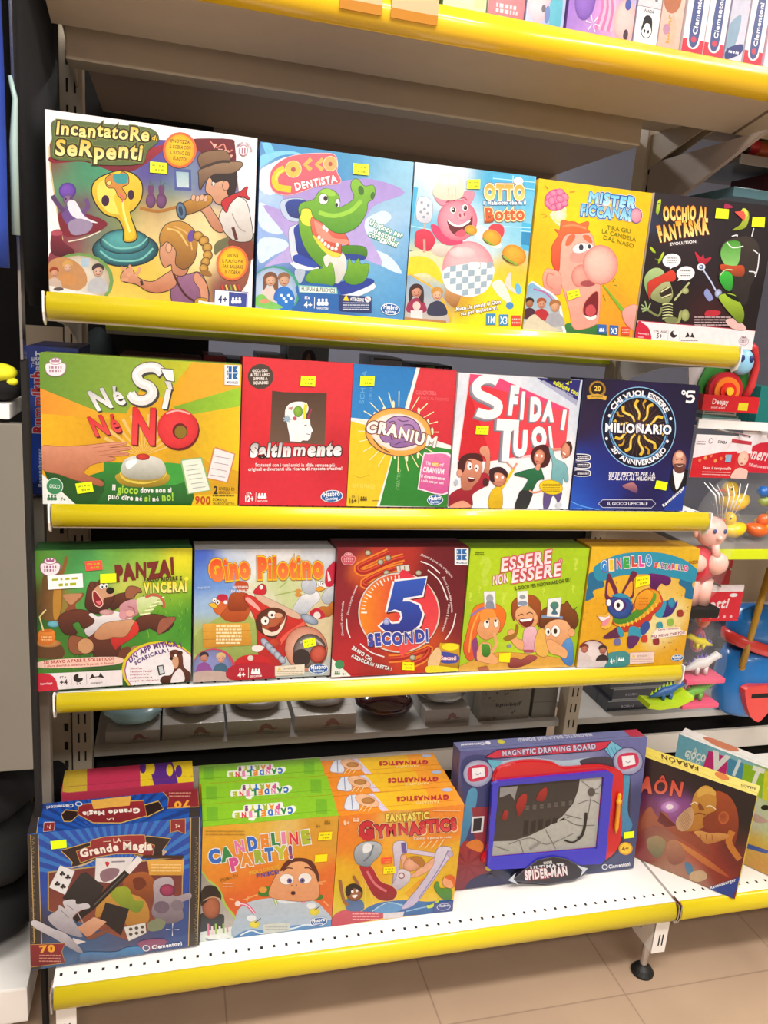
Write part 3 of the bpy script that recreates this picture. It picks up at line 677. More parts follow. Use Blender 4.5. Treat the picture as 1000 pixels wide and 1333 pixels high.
for x,y in((412,588),(430,605),(448,625),(468,640),(490,652),(512,655),(520,630)):a.ell(x,y,10,12,'fbf6ee',c2='d8d0c0')
for x,y in((440,528),(458,542)):a.ell(x,y,9,14,'fbf6ee')
a.poly([(290,420),(310,385),(380,365),(410,320),(450,300),(510,320),(535,370),(530,410),(580,390),(620,350),(600,290),(610,250),(640,245),(680,285),(730,280),(742,320),(730,360),(700,380),(690,440),(640,520),(560,560),(490,550),(430,500),(380,470),(360,420),(310,420),(300,460)],'82bc2c',1,c2='4e9420',ol=3,olc='2a5010')
a.line([(410,440),(500,460),(600,430),(660,370)],26,'96cc3c');a.poly([(420,310),(470,300),(510,330),(490,345),(440,330)],'98cc40',1)
a.ell(437,362,27,31,'f8faf8',ol=3,olc='3a6010');a.ell(450,358,13,16,'1c1c10');a.ell(521,385,13,24,'f8faf8',ol=3,olc='3a6010');a.ell(517,395,7,12,'1c1c10')
a.ell(660,310,17,28,'3c6c20',rot=-10);a.ell(728,340,12,22,'3c6c20',rot=10)
a.poly([(120,250),(130,190),(180,140),(260,105),(400,92),(500,100),(520,160),(515,200),(535,265),(400,285),(250,335),(170,330),(130,300)],'e05a6a',1,ol=3,olc='f8c8c8')
a.line([(205,180),(165,205),(148,245),(165,290),(245,305)],38,'f6c41c');a.line([(200,190),(165,215),(155,250)],12,'fbe060')
a.ell(258,185,46,48,'f6b848',ol=3,olc='fbe8c0');a.ell(258,187,14,15,'b04848')
for x in(335,405):a.line([(x+30,125),(x-8,158),(x+28,190)],26,'f6b04c',0)
a.ell(478,152,40,42,'f8a860',ol=3,olc='fbe8c0');a.ell(478,154,12,13,'b04848')
a.text('DENTISTA',268,310,520,258,40,'ffffff',b=.05,ol=4,olc='d83c50')
for k,t in enumerate(('Un gioco per','dentisti','coraggiosi!')):a.text(t,(705,730,700)[k],(508,560,575)[k],(900,860,872)[k],(590,610,645)[k],30,'f8fcff',b=.04,ol=6,olc='3a9a70')
a.ell(150,905,150,150,'3a9a78');a.ell(142,912,142,145,'b8cce4',c2='90a8cc')
kid(a,125,840,36,'7a4a30','e0b090','d8c8c0',True);kid(a,205,840,36,'8a6040','d8a888','2868c0');a.poly([(165,930),(200,885),(250,900),(262,1000),(180,1010)],'1c74c8',1)
for q in range(5):a.ell(190+14*q,930+18*(q%3),9,9,'d8ecfa')
a.poly([(38,940),(80,925),(120,960),(200,1000),(120,1010),(38,990)],'7ac05c',1);a.ell(90,965,26,14,'e89070')
a.poly([(285,868),(516,882),(526,1044),(262,1018),(295,960)],'1e62ac',1);a.poly([(288,868),(516,882),(522,920),(295,912)],'8cc8b8');a.poly([(300,876),(510,888),(514,916),(302,908)],'eef6f0')
a.text('ELEFUN & FRIENDS',306,900,506,912,22,'3a5a4a',b=.03);a.text('ETA',326,950,356,952,16,'ffffff');a.text('4+',322,1000,372,1003,34,'ffffff',b=.03);a.line([(386,938),(384,1006)],3,'ffffff',0);people_icon(a,412,975,24);a.text('GIOCATORI',398,1008,466,1012,12,'ffffff')
a.poly([(528,925),(722,935),(722,1030),(528,1018)],'24346c');a.poly([(553,958),(572,922),(590,960)],'f4d020');a.text('ATTENZIONE',596,958,676,964,18,'ffffff',b=.03);a.ell(700,950,18,18,'f0e8ea');a.line([(688,940),(712,962)],4,'c03a4a',0)
squiggles(a,552,966,708,1015,4,5,'d0d8ec')
maker_oval(a,832,1008,56,34,6)
a.build('front_print',r,Matrix())
sticker(a,[(612,150),(703,158),(702,222),(610,214)])
r,a=game_box('C','blue and yellow game box with a fat pink pig in a chef hat','d8dce0',(520,205),5.263)
a.grid([(150,80,160,'d8e4f0'),(300,120,160,'e8ecf0'),(700,200,180,'3cb0dc'),(900,300,150,'68c4e8'),(120,500,140,'6cbce0'),(100,250,120,'a8dcf0'),(850,500,150,'8cd0ea'),(550,500,150,'c8e4ee'),(200,700,120,'e8dca0'),(100,720,100,'f0d840'),(800,800,120,'e8c030'),(700,1000,180,'f0dc10'),(450,980,100,'c89428'),(850,1050,140,'f6ea00'),(560,1120,150,'f4e400'),(120,1000,150,'90b8d0')],26,.06)
for p in([(630,110),(930,130),(925,230),(640,200)],[(840,440),(905,450),(895,640),(835,630)],[(90,200),(125,210),(90,460),(72,450)]):a.poly(p,'48b4e0')
for p in([(640,140),(935,165)],[(640,180),(930,215)],[(830,500),(905,505)],[(520,460),(900,480)],[(780,120),(775,220)],[(72,470),(240,500)]):a.line(p,6,'b8e8f6',0)
a.poly([(838,505),(900,512),(895,600),(835,592)],'2a8cc0');a.line([(70,640),(260,645)],6,'3a80a8',0)
a.poly([(60,650),(260,650),(300,700),(290,800),(60,800)],'e6dcae',1);a.poly([(60,690),(180,680),(260,740),(300,860),(180,790),(55,800)],'f0d428',1)
a.line([(175,430),(165,540),(165,650)],14,'c8b8b0',0);a.poly([(130,280),(218,300),(210,440),(118,425)],'f4f2f4',1,c2='c8ccd8',ol=3,olc='9098b0')
for x,y in((150,310),(195,330),(170,355),(145,375),(192,385),(165,410)):a.ell(x,y,10,9,'98a0b8')
a.poly([(215,620),(260,590),(320,600),(330,660),(290,680),(230,660)],'e6dcd0',1,c2='c8b8a8')
a.poly([(104,560),(112,510),(160,490),(215,510),(245,570),(215,630),(180,640),(110,610)],'e03c58',1,c2='c82444');a.line([(170,560),(172,650)],16,'c8a090',0)
a.poly([(500,470),(560,465),(640,520),(700,600),(660,620),(580,580),(520,540)],'eef0ec',1)
a.poly([(610,490),(640,455),(700,460),(718,500),(700,550),(650,560)],'d8404c',1)
def burger(cx,cy,s,rot):
 a.ell(cx,cy,s,s*.78,'f0b030',c2='c87c18',rot=rot,ol=2,olc='e8d070');q=math.radians(rot)
 a.poly([(cx-s*.95,cy+s*.0),(cx-s*.4,cy+s*.35),(cx+s*.3,cy+s*.75),(cx+s*.1,cy+s*.82),(cx-s*.5,cy+s*.62),(cx-s*.9,cy+s*.3)],'6a4a1c',1)
 a.line([(cx-s*.9,cy+s*.1),(cx-s*.3,cy+s*.5),(cx+s*.25,cy+s*.8)],s*.16,'8ab030')
burger(632,548,66,25)
a.poly([(640,850),(700,840),(760,960),(740,990),(680,940),(640,890)],'f0ead8',1);a.poly([(720,850),(760,780),(770,880),(830,920),(800,930),(740,890)],'e8d8c8',1);a.ell(812,895,20,38,'6ab8e0',rot=-10);a.ell(755,1008,26,24,'4a90c8')
a.poly([(330,900),(420,920),(400,1000),(370,1020),(310,960)],'d09a60',1,c2='9a6430')
a.ell(470,760,178,190,'f4bcc0',c2='dc8c98',hy=-.4)
a.poly([(300,770),(370,740),(560,715),(640,740),(645,800),(600,900),(500,950),(420,940),(330,900),(295,830)],'e8ecee',1)
rnd=random.Random(4)
for i in range(8):
 for j in range(5):
  if(i+j)%2:
   x=305+i*42;y=745+j*42-4*i
   if(x-450)**2/165**2+(y-750)**2/175**2<1:a.poly([(x,y),(x+40,y-5),(x+38,y+36),(x-2,y+40)],'9cb4c4',0)
a.poly([(470,720),(540,715),(550,745),(520,770),(480,760)],'f2f2f0',1,ol=2,olc='a0a8b0')
a.ell(430,650,90,40,'f8d4d4',c2='f2b8bc')
a.poly([(215,460),(260,470),(300,520),(420,560),(420,590),(330,600),(270,570),(225,510)],'d8406c',1)
a.ell(395,430,135,140,'f8a0b0',c2='e06c84',ol=2,olc='c05070')
a.poly([(240,270),(310,250),(330,310),(290,330),(262,310)],'f090a4',1,ol=2,olc='c05070');a.poly([(430,240),(505,235),(500,290),(470,320),(430,290)],'f090a4',1,ol=2,olc='c05070')
a.poly([(330,430),(400,470),(480,430),(495,400),(490,470),(440,530),(400,540),(350,500)],'6a2028',1,ol=3,olc='481018');a.poly([(380,520),(430,490),(450,530),(410,548)],'e05870',1)
a.poly([(330,428),(400,465),(480,428),(470,450),(410,478),(350,460)],'ffffff',1)
a.ell(425,400,42,36,'fab4c0',c2='ea8498');a.ell(413,396,7,15,'b04058',rot=-10);a.ell(442,390,6,13,'b04058',rot=-10)
for x,y in((365,360),(446,345)):a.ell(x,y,21,24,'fffaf8',ol=2,olc='c06070');a.ell(x+3,y,13,17,'3a2018');a.ell(x,y-5,4,5,'ffffff')
a.line([(315,310),(350,290),(380,300)],8,'a84858');a.line([(410,280),(440,275),(462,295)],8,'a84858')
burger(487,498,42,10);burger(785,665,85,25)
a.poly([(225,230),(260,170),(280,120),(360,105),(430,150),(440,220),(415,280),(310,295),(240,270)],'f6efe0',1,c2='e0d4bc')
for x in(330,355,380):a.line([(x,210),(x+4,275)],5,'d4c6a8',0)
a.ell(300,160,40,36,'fffaf0',c2='f4ead6');a.ell(370,160,44,36,'fffaf0',c2='f4ead6')
a.text('OTTO',575,280,862,282,90,'f0a838',b=.07,c2='f8d878',ol=9,olc='faf0e0',ol2=4,olc2='9a5c28');a.ell(815,158,34,26,'f6f0e8')
a.text('il Maialotto che fa il',572,322,868,318,24,'ffffff',b=.05,ol=4,olc='3a78b0')
a.text('Botto',580,432,862,420,82,'d85c28',b=.04,ol=8,olc='f8e8b0',ol2=3,olc2='a05020')
a.text('Aiuto...la pancia di Otto',385,1045,695,992,24,'ffffff',b=.03,ol=3,olc='8a6a20');a.text('sta per esplodere!!',420,1075,675,1030,24,'ffffff',b=.03,ol=3,olc='8a6a20')
a.rect(592,1062,657,1138,'3c8cc0');a.rect(680,1068,745,1142,'3c8cc0');a.text('1M',598,1125,650,1128,46,'ffffff');a.text('X3',686,1130,738,1132,46,'ffffff');a.rect(765,1075,828,1145,'e04830');squiggles(a,770,1090,824,1135,2,12,'f8c8b8')
a.poly([(50,815),(140,830),(250,900),(320,1000),(340,1130),(30,1115)],'f6b428',1);a.poly([(48,822),(130,838),(235,905),(300,1005),(322,1135),(30,1120)],'8cb0cc',1,c2='c8b8a8')
kid(a,118,915,40,'3a1c1c','d8987c','9a2850',True);kid(a,258,935,40,'c89040','e8b894','303450');a.ell(120,1010,26,30,'f0c8c0');a.rect(80,1040,160,1100,'f0e0e0');a.poly([(40,1085),(320,1110),(322,1140),(38,1120)],'b8824c')
a.build('front_print',r,Matrix())
sticker(a,[(462,152),(550,150),(548,215),(458,215)])
r,a=game_box('D','yellow game box with a red-haired man with a giant nose','e8c428',(675,225),5.556)
a.grid([(200,100,300,'f4cc14'),(800,300,300,'f0c010'),(500,300,200,'fadc18'),(300,900,200,'f8cc10'),(900,700,200,'eab41c'),(650,950,150,'eca020'),(150,500,150,'f0b818'),(720,1050,150,'e89828')],18,.03)
a.poly([(225,290),(340,240),(330,330),(305,350),(300,380)],'fbf0c8',1);a.ell(300,300,50,55,'fdf6dc',c2='f8dc50')
rnd=random.Random(2);a.ell(272,188,88,80,'f080a8',c2='cc5088',rot=-25)
for x,y in((225,170),(255,140),(300,130),(335,165),(330,210),(290,230),(245,240),(215,215),(270,185),(300,180),(240,195)):a.ell(x,y,30,24,'f494b4',c2='d0588c',rot=rnd.randint(0,90),ol=2,olc='b84078')
for p in([(190,85),(212,110)],[(370,130),(408,126)],[(160,290),(195,290)],[(178,318),(205,300)]):a.line(p,9,'d8902c',0)
a.poly([(325,1160),(330,1100),(380,1070),(600,1090),(620,1190)],'3c8040',1,c2='286030')
a.poly([(310,440),(400,420),(520,430),(560,560),(590,800),(585,1000),(560,1080),(440,1118),(390,1090),(370,980),(330,850),(290,700),(285,520)],'f6b8a4',1,c2='e89c8c',ol=3,olc='c87860')
a.poly([(240,620),(245,520),(290,440),(260,400),(300,405),(310,335),(360,345),(400,345),(440,360),(505,345),(500,400),(512,420),(420,430),(340,440),(305,520),(295,690),(265,690)],'ee7440',1,c2='d84c34',ol=3,olc='a83c24')
a.line([(320,380),(400,370),(490,395)],14,'f69460')
a.poly([(245,690),(200,690),(178,750),(195,830),(240,862),(300,865),(310,800),(300,720)],'f4b09c',1,c2='e08c80',ol=3,olc='c87860');a.line([(260,730),(215,720),(205,790),(250,830)],10,'d8806c')
a.poly([(340,500),(360,450),(400,435),(410,460),(375,510),(345,520)],'e8704c',1);a.poly([(465,445),(510,445),(535,490),(520,500),(480,475)],'e8704c',1)
a.ell(430,600,62,46,'e89c90');a.ell(450,535,62,36,'fdfaf8',c2='e8d8d8',rot=-15,ol=3,olc='c88070');a.ell(453,530,17,22,'3a3c48');a.ell(512,530,26,30,'fdfaf8',ol=2,olc='c88070');a.ell(512,524,12,16,'3a3c48')
a.ell(450,735,64,80,'f0a898',c2='d47c74',rot=10,ol=2,olc='c87060');a.ell(500,790,55,22,'a84c50')
a.ell(592,655,125,140,'fcc8b8',c2='e08c84',hx=-.3,hy=-.35,ol=3,olc='d07868')
a.poly([(470,1000),(480,930),(530,870),(570,850),(575,940),(560,1030),(510,1045)],'7a1c24',1,ol=5,olc='e08070');a.poly([(490,960),(530,940),(560,980),(540,1020),(490,1010)],'c84c54',1);a.poly([(470,1015),(520,1030),(560,1015),(556,1040),(510,1050)],'fbf0e4',1)
a.line([(610,800),(690,900),(760,990)],8,'7ab030',0,w2=30);a.line([(680,780),(700,755)],5,'6a8a20',0);a.line([(690,800),(712,805)],5,'6a8a20',0);a.line([(610,870),(630,915)],5,'6a8a20',0)
a.poly([(750,1000),(780,960),(850,945),(870,1050),(830,1120),(770,1070)],'f2aca0',1,c2='e08c88',ol=2,olc='c87068')
a.text('MISTER',495,195,842,250,72,'78ccf0',b=.06,ol=8,olc='2858a8',c2='b8ecfa',jit=6,ol2=4,olc2='e8ecf0')
a.text('FICCANASO',442,290,890,340,70,'68c0ec',b=.06,ol=8,olc='2858a8',c2='a8e4f8',jit=6,ol2=4,olc2='e8ecf0')
a.ell(852,300,40,52,'f4a8b8',c2='d87894',ol=4,olc='2858a8')
for k,t in enumerate(('TIRA GIU','LA CANDELA','DAL NASO')):a.text(t,(640,600,610)[k],(400,425,470)[k],(815,850,835)[k],(428,490,535)[k],30,'6a7a10',b=.0,sh=-.2)
a.poly([(75,795),(170,815),(290,905),(330,1080),(320,1155),(35,1140)],'f4f0f0',1);a.poly([(72,805),(165,828),(275,910),(310,1080),(300,1150),(38,1135)],'7cb4d8',1,c2='c8c0b0')
a.line([(110,830),(200,860),(280,950)],10,'c05a9a');kid(a,82,930,32,'2a1c18','b07850','4a2838');kid(a,168,935,34,'a8502c','dc9c80','b82c34');kid(a,265,955,40,'a87040','e0a880','a8a8b0')
a.poly([(36,1080),(110,1010),(160,1040),(250,1100),(300,1130),(36,1140)],'d8ccb0',1)
a.poly([(575,1080),(636,1085),(634,1150),(572,1146)],'3868b0');a.poly([(660,1086),(722,1092),(720,1160),(656,1154)],'3868b0');a.poly([(745,1098),(802,1102),(800,1160),(742,1156)],'e04c30')
people_icon(a,588,1125,14);a.text('X3',664,1148,714,1150,40,'ffffff');squiggles(a,748,1110,798,1150,2,11,'f8c8b8')
a.build('front_print',r,Matrix())
sticker(a,[(345,850),(432,825),(445,880),(358,912)],mat('yellow_sticker','f6d800',.5))
r,a=game_box('E','black game box with green ghost toys, last on the top row','e8e0e0',(820,240),5.556)
a.grid([(200,100,200,'241c24'),(500,300,300,'2a1e26'),(300,800,300,'1c1016'),(800,300,300,'221c22'),(550,900,150,'3a1218'),(900,900,200,'140c10'),(160,250,80,'2c3c5c')],20,.1)
a.poly([(60,960),(250,985),(920,1035),(905,1175),(40,1115)],'f0e6ea');a.poly([(60,975),(100,985),(145,1030),(152,1120),(45,1112)],'c81c3c',1);a.text('hamleys',62,1060,140,1068,13,'f8d8dc');a.text('toys',62,1085,100,1088,13,'f8d8dc')
a.line([(60,965),(920,1036)],6,'b03048',0)
a.text('ETA  AGE',172,1045,268,1052,14,'2a2228');a.text('5+',192,1088,236,1092,32,'2a2228',b=.03);a.line([(280,1030),(276,1100)],2,'8a8088',0);a.ell(318,1062,24,26,'2a2228');a.ell(330,1050,16,16,'f0e6ea')
a.line([(364,1036),(360,1106)],2,'8a8088',0);a.poly([(400,1085),(420,1045),(435,1080)],'2a2228');a.poly([(470,1088),(452,1048),(438,1082)],'2a2228');a.line([(412,1075),(460,1078)],5,'2a2228',0);squiggles(a,370,1103,492,1112,1,4,'6a6068')
crown_badge(a,826,1108,34,'8a7078','e4d8de')
GY='c8e030'
for p in([(190,190),(200,120),(225,100),(222,150),(205,210),(195,200)],[(145,440),(165,445),(190,480),(165,475)],[(180,520),(210,525),(235,480),(250,480),(225,540),(205,560),(205,535)]):a.poly(p,GY,1,c2='88a820')
a.ell(212,130,4,6,'1c2010');a.ell(205,132,4,5,'1c2010')
a.text('OCCHIO AL',240,250,566,245,90,'f6ac30',b=.06,ol=6,olc='7a2c10',c2='ffe890',jit=7,seed=5)
a.text('FANTASMA',210,395,572,330,100,'f6a828',b=.07,ol=6,olc='7a2c10',c2='ffe890',jit=6,seed=8)
a.poly([(278,408),(495,385),(498,418),(282,438)],'3a3034');a.text('EVOLUTION',290,428,482,406,19,'f8f4f4',b=.03)
for cx,cy,pts in((303,535,[(290,580),(330,570),(290,598)]),(403,626,[(360,650),(400,662),(345,680)])):
 a.ell(cx,cy,66,50,'faf6f6',rot=-8);a.poly(pts,'faf6f6');squiggles(a,cx-36,cy-26,cx+36,cy+24,3,6,'3a3438',seed=cx)
BN,BD='b8bc84','7a8250'
a.poly([(105,700),(115,640),(160,595),(215,590),(250,625),(240,680),(170,760),(130,780)],'b0c888',1,c2='6f8f54',ol=3,olc='2a3418')
a.poly([(150,790),(200,690),(270,670),(300,720),(310,790),(270,840),(200,830)],BN,1,c2=BD,ol=3,olc='2a2c18');a.poly([(215,760),(290,720),(300,780),(240,800)],'2c2018',1)
a.line([(225,760),(285,725)],8,'e0dca8',0);a.line([(230,800),(300,775)],8,'e0dca8',0)
a.poly([(135,690),(230,640),(300,605),(330,630),(320,680),(240,690),(160,760),(145,820),(130,760)],'d8402c',1,c2='a82820',ol=2,olc='601410')
for k in range(6):a.line([(235,850+k*20),(280,842+k*20),(310,850+k*20)],9,BN if k%2 else 'c8cc90')
a.line([(230,870),(205,930),(120,880)],16,BD);a.line([(320,820),(380,750),(430,690)],14,BN)
for p in([(120,880),(85,850)],[(120,880),(80,878)],[(125,880),(110,825)],[(130,885),(150,840)],[(120,890),(90,900)]):a.line(p,9,'98b078',0)
a.ell(400,750,26,24,BN,c2=BD);a.line([(290,970),(350,970),(370,900),(390,930)],22,'98a060');a.ell(400,925,30,44,'a8b070',c2=BD);a.ell(300,960,50,24,BD)
a.poly([(490,540),(470,470),(510,510),(530,490),(540,520),(590,510),(560,550),(520,570)],'d02c44',1,c2='a01c34');a.ell(515,580,30,26,'dce4f0');a.ell(516,580,17,15,'4a6488');a.ell(514,578,6,6,'ffffff')
a.line([(530,600),(590,690),(635,775)],11,'c0ccec',0);a.ell(640,770,28,34,'b8c4e8',c2='50507c');a.poly([(535,770),(560,735),(600,800),(570,825)],'8a94c8',1)
a.poly([(545,930),(560,890),(650,895),(640,925)],'b82838',1);squiggles(a,465,930,730,1005,4,9,'b8a0a4');a.poly([(690,960),(760,950),(830,1000),(830,1030),(740,1020)],'e0b8b4',1)
a.poly([(760,300),(800,270),(850,180),(860,230),(830,300),(740,318)],'c0d048',1,c2='8a9a28');a.poly([(800,200),(815,160),(845,170),(855,210),(825,225)],'d0dc50',1,ol=2,olc='485018');a.poly([(680,160),(690,125),(745,150),(720,160)],'a82850',1)
a.poly([(650,470),(680,400),(760,370),(860,360),(930,420),(930,560),(900,660),(870,720),(850,830),(800,850),(740,760),(650,660),(640,620),(690,560)],'3c3430',1,c2='262020')
a.poly([(655,470),(690,405),(760,390),(800,420),(780,560),(700,570),(665,530)],'4a9a34',1,c2='8ac870');a.line([(700,400),(740,440),(820,430)],8,'e8f4e8')
a.poly([(660,560),(740,570),(820,570),(820,640),(740,640),(660,600)],'c8502c',1,c2='8a3c24');a.poly([(645,660),(690,610),(740,640),(735,740),(690,740)],'3cc040',1,c2='2a8a30',ol=3,olc='143c14');a.line([(650,640),(690,600),(740,600)],8,'c0d8a0')
a.poly([(640,790),(700,770),(760,780),(800,840),(825,900),(820,960),(790,980),(740,930),(680,860)],'a8c838',1,c2='607818',ol=4,olc='101810');a.poly([(690,770),(770,790),(790,830),(720,800)],'0c140c',1)
for p in([(735,360),(775,350),(770,365)],[(890,455),(925,480)],[(860,610),(905,615),(900,628)],[(935,480),(925,580),(905,650)],[(895,300),(880,360)]):a.line(p,8,'e8e8ec')
a.build('front_print',r,Matrix())
sticker(a,[(622,160),(714,168),(708,236),(614,232)],marks=False);sticker(a,[(885,220),(976,224),(970,294),(878,290)],marks=False)
sticker(a,[(755,185),(820,178),(835,210),(825,250),(770,245)][0:4],STKR,marks=False)
r,a=game_box('F','wide green and orange game box with a hand over a white desk bell','9cb838',(40,450),3.448)
a.bg('e0a818')
for pts,c,c2,d in(([(30,20),(505,20),(500,180),(430,300),(280,290),(40,185)],'6a9434','8cac38',(1,0)),([(500,30),(740,50),(600,230),(500,200)],'a0ac28','c8c828',(1,0)),([(735,50),(960,80),(945,190),(640,260)],'f0a828','e8b030',(1,0)),([(940,180),(950,270),(700,315),(640,270)],'9ccc30','7ca82c',(-1,0)),([(945,265),(945,620),(800,640),(560,330)],'f0c81c','c89820',(-1,0)),([(40,185),(350,310),(400,420),(60,450)],'f09830','e8b020',(1,0)),([(40,300),(400,330),(420,450),(50,460)],'f4b820','d0981c',(1,0))):
 a.poly(pts,c,c2=c2,d=d)
a.poly([(600,480),(700,440),(800,520),(940,560),(940,720),(700,720)],'d8a41c')
a.rays(505,490,190,13,'e8c070',.4,190,350,20)
a.poly([(330,520),(680,525),(720,600),(745,720),(50,718),(55,600),(200,600),(330,560)],'2f8a34',c2='1e5a24');a.poly([(560,530),(680,530),(700,600),(600,620)],'3ca03c',1);a.poly([(60,560),(200,600),(330,600),(300,700),(180,718)],'1e5420',1)
a.poly([(45,452),(130,450),(240,445),(330,435),(420,430),(425,440),(350,455),(440,450),(446,462),(360,475),(430,476),(436,488),(350,495),(380,500),(370,512),(280,530),(240,570),(300,595),(328,612),(318,628),(250,610),(200,600),(130,575),(50,550)],'e09878',1,c2='a85c3c',ol=2,olc='8a4830')
for p in([(280,455),(350,445),(420,436)],[(300,472),(370,464),(440,457)],[(300,492),(360,484),(430,482)]):a.line(p,3,'b87050')
a.poly([(400,570),(395,610),(450,630),(560,630),(615,610),(612,570)],'c8a838',1,c2='8c7418');a.poly([(402,560),(430,595),(510,608),(590,595),(612,558),(600,590),(510,618),(420,600)],'e0c850',1)
a.poly([(410,570),(412,530),(440,498),(510,488),(575,500),(604,530),(606,570),(560,596),(460,596)],'e6e6dc',1,c2='9c9c8c');a.poly([(430,520),(470,505),(480,520),(440,550)],'ffffff',1);a.ell(506,495,31,15,'d83c34',c2='8a1c18')
a.poly([(680,512),(765,500),(806,642),(712,658)],'e8f0e0',ol=7,olc='90b870');a.poly([(828,455),(914,482),(882,606),(796,588)],'f0e8e8',ol=7,olc='d08858')
for k in range(6):a.line([(694+7*k,536+20*k),(752+7*k,528+20*k)],3,'a0a8a0',0)
for k in range(4):a.line([(828-7*k,490+28*k),(896-7*k,502+28*k)],3,'a898a8',0)
a.poly([(740,665),(945,660),(940,725),(722,718)],'e8c420');a.text('900',738,706,810,708,34,'c0401c',b=.04);a.text('2',820,660,842,661,34,'2c2410',b=.03)
a.text('LIVELLI DI',846,642,916,645,13,'6a5410');a.text('GIOCO',846,660,894,662,13,'6a5410');a.text('DOMANDE',818,692,884,694,13,'6a5410');a.text('TRABOCCHETTO',818,710,916,712,12,'6a5410');squiggles(a,818,662,914,676,1,5,'6a5410')
def shade_text(st,x0,y0,x1,y1,h,c,c2,sh,dx=6,dy=7,b=.09,dark='403c38',**k):
 a.text(st,x0+dx,y0+dy,x1+dx,y1+dy,h,dark,b=b+.02,sh=sh,**k);a.text(st,x0,y0,x1,y1,h,c,b=b,c2=c2,sh=sh,ol=2.5,olc=dark,**k)
shade_text('Né',288,288,440,250,88,'c8c8c8','f6f6f4',-.25);
SP=[(592,118),(560,92),(510,95),(478,122),(492,158),(535,178),(548,212),(515,240),(470,235),(450,208)]
a.line([(x+6,y+7)for x,y in SP],50,'403c38');a.line(SP,50,'504c48');a.line(SP,43,'e4e4e2');a.line([(x-4,y-5)for x,y in SP],14,'fafaf8')
shade_text('ì',572,270,634,276,120,'d0d0d0','fafaf8',.12,b=.14)
a.poly([(586,98),(640,102),(645,155),(612,148)],'f4f4f2',ol=4,olc='504c48')
shade_text('Né',282,402,420,378,84,'d82c34','ee5050',-.25,dark='6a1018');shade_text('N',440,430,575,434,150,'dc2830','f04c4c',0,b=.13,dark='6a1018')
a.ell(668,374,92,92,'6a1018');a.ell(662,366,92,90,'e83c40',c2='d02830');a.ell(672,378,34,36,'6a1018');a.ell(675,382,27,29,'8a7020');a.line([(610,300),(660,285),(715,300)],8,'fab0a8')
a.text('Il',366,645,384,646,24,'f4f6f0',b=.04);a.text('gioco',391,657,486,662,34,'a8d848',b=.04);a.text('dove non si',494,656,636,654,22,'f4f6f0',b=.04)
a.text('può dire né',348,684,504,694,22,'f4f6f0',b=.04);a.text('sì',512,694,540,695,26,'a8d848',b=.04);a.text('né',548,694,580,693,20,'f4f6f0',b=.04);a.text('no!',590,692,646,690,34,'a8d848',b=.04)
crown_badge(a,112,90,44,'b888a0');mk_logo(a,870,80,68,92)
a.poly([(52,575),(205,712),(50,715)],'eef2ec');a.ell(108,630,36,36,'3c8c5c',ol=3,olc='d8ece0');a.text('GIOCO',84,636,132,640,16,'e8f4ec');people_icon(a,82,685,16,'3c7c54');a.text('7+',134,696,158,698,16,'5a7c64')
a.build('front_print',r,Matrix())
sticker(a,[(202,617),(276,607),(285,652),(212,663)])
r,a=game_box('G','red game box with a white head profile on a brown square','c82430',(305,455),6.25)
a.grid([(500,100,400,'dc2c38'),(500,1200,400,'d4283a'),(200,600,300,'d82430'),(800,900,200,'c01c2c')],10,.04)
a.ell(216,214,106,104,'4a3830')
for k,t in enumerate(('GIOCA CON','ALTRI 5 AMICI','OPPURE A','SQUADRE!')):a.text(t,(148,132,152,158)[k],178+33*k,(274,294,272,280)[k],176+33*k,22,'f4ece8',b=.04)
a.poly([(310,330),(400,342),(755,352),(738,770),(292,750)],'4c3428',c2='6a5040')
a.poly([(430,570),(415,510),(430,460),(480,425),(560,422),(600,450),(600,500),(540,570)],'f4f0f0',1)
a.poly([(430,565),(618,562),(622,610),(645,660),(630,668),(626,690),(622,715),(600,738),(560,735),(540,748),(455,742),(450,690),(435,620)],'f6f2f2',0,ol=3,olc='2a1c18')
a.line([(572,614),(592,610)],6,'4a3434',0);a.line([(590,682),(622,690)],5,'4a3434',0)
a.ell(522,500,38,46,'8ab83c',c2='5c8424');a.line([(585,440),(570,560)],26,'f0dc20',0);a.poly([(575,445),(588,425),(600,448)],'f8f0c0');a.line([(628,480),(600,560)],14,'a03858');a.ell(495,556,16,16,'c84c64')
a.ell(432,560,22,24,'8ca4b8');a.rays(432,560,32,8,'a8bccc',.5);a.poly([(440,470),(480,460),(470,490)],'c88a80')
a.text('SaltInmente',120,866,872,852,96,'b8b4b4',c2='fcfafa',b=.09,sh=.15,ol=10,olc='2c1818')
a.text('Scatenati con i tuoi amici in sfide sempre più',170,948,822,948,26,'fbe8e8',b=.03);a.text('originali e divertenti alla ricerca di risposte creative!',112,984,880,974,26,'fbe8e8',b=.03)
a.text('ETA',98,1178,142,1178,18,'ffffff');a.text('12+',80,1236,160,1236,46,'ffffff',b=.04);a.line([(178,1160),(174,1240)],3,'ffffff',0);people_icon(a,205,1196,26);a.text('GIOCATORI',190,1238,272,1238,13,'ffffff')
maker_oval(a,794,1188,90,50)
a.build('front_print',r,Matrix())
sticker(a,[(545,210),(662,216),(658,298),(538,292)])
r,a=game_box('H','blue, red, yellow and green game box with a purple brain in an oval','c82838',(445,460),6.25)
a.bg('f0ece8')
a.poly([(60,80),(606,110),(520,440),(440,560),(60,520)],'1c78c0',c2='2a84c8');a.poly([(636,112),(950,130),(900,750),(560,640),(548,430)],'d83440',c2='cc2838');a.poly([(60,545),(420,640),(410,820),(280,1250),(20,1250)],'e8c81c',c2='e4c428');a.poly([(415,820),(560,720),(890,780),(860,1250),(305,1240)],'2c8c30',c2='247c2c')
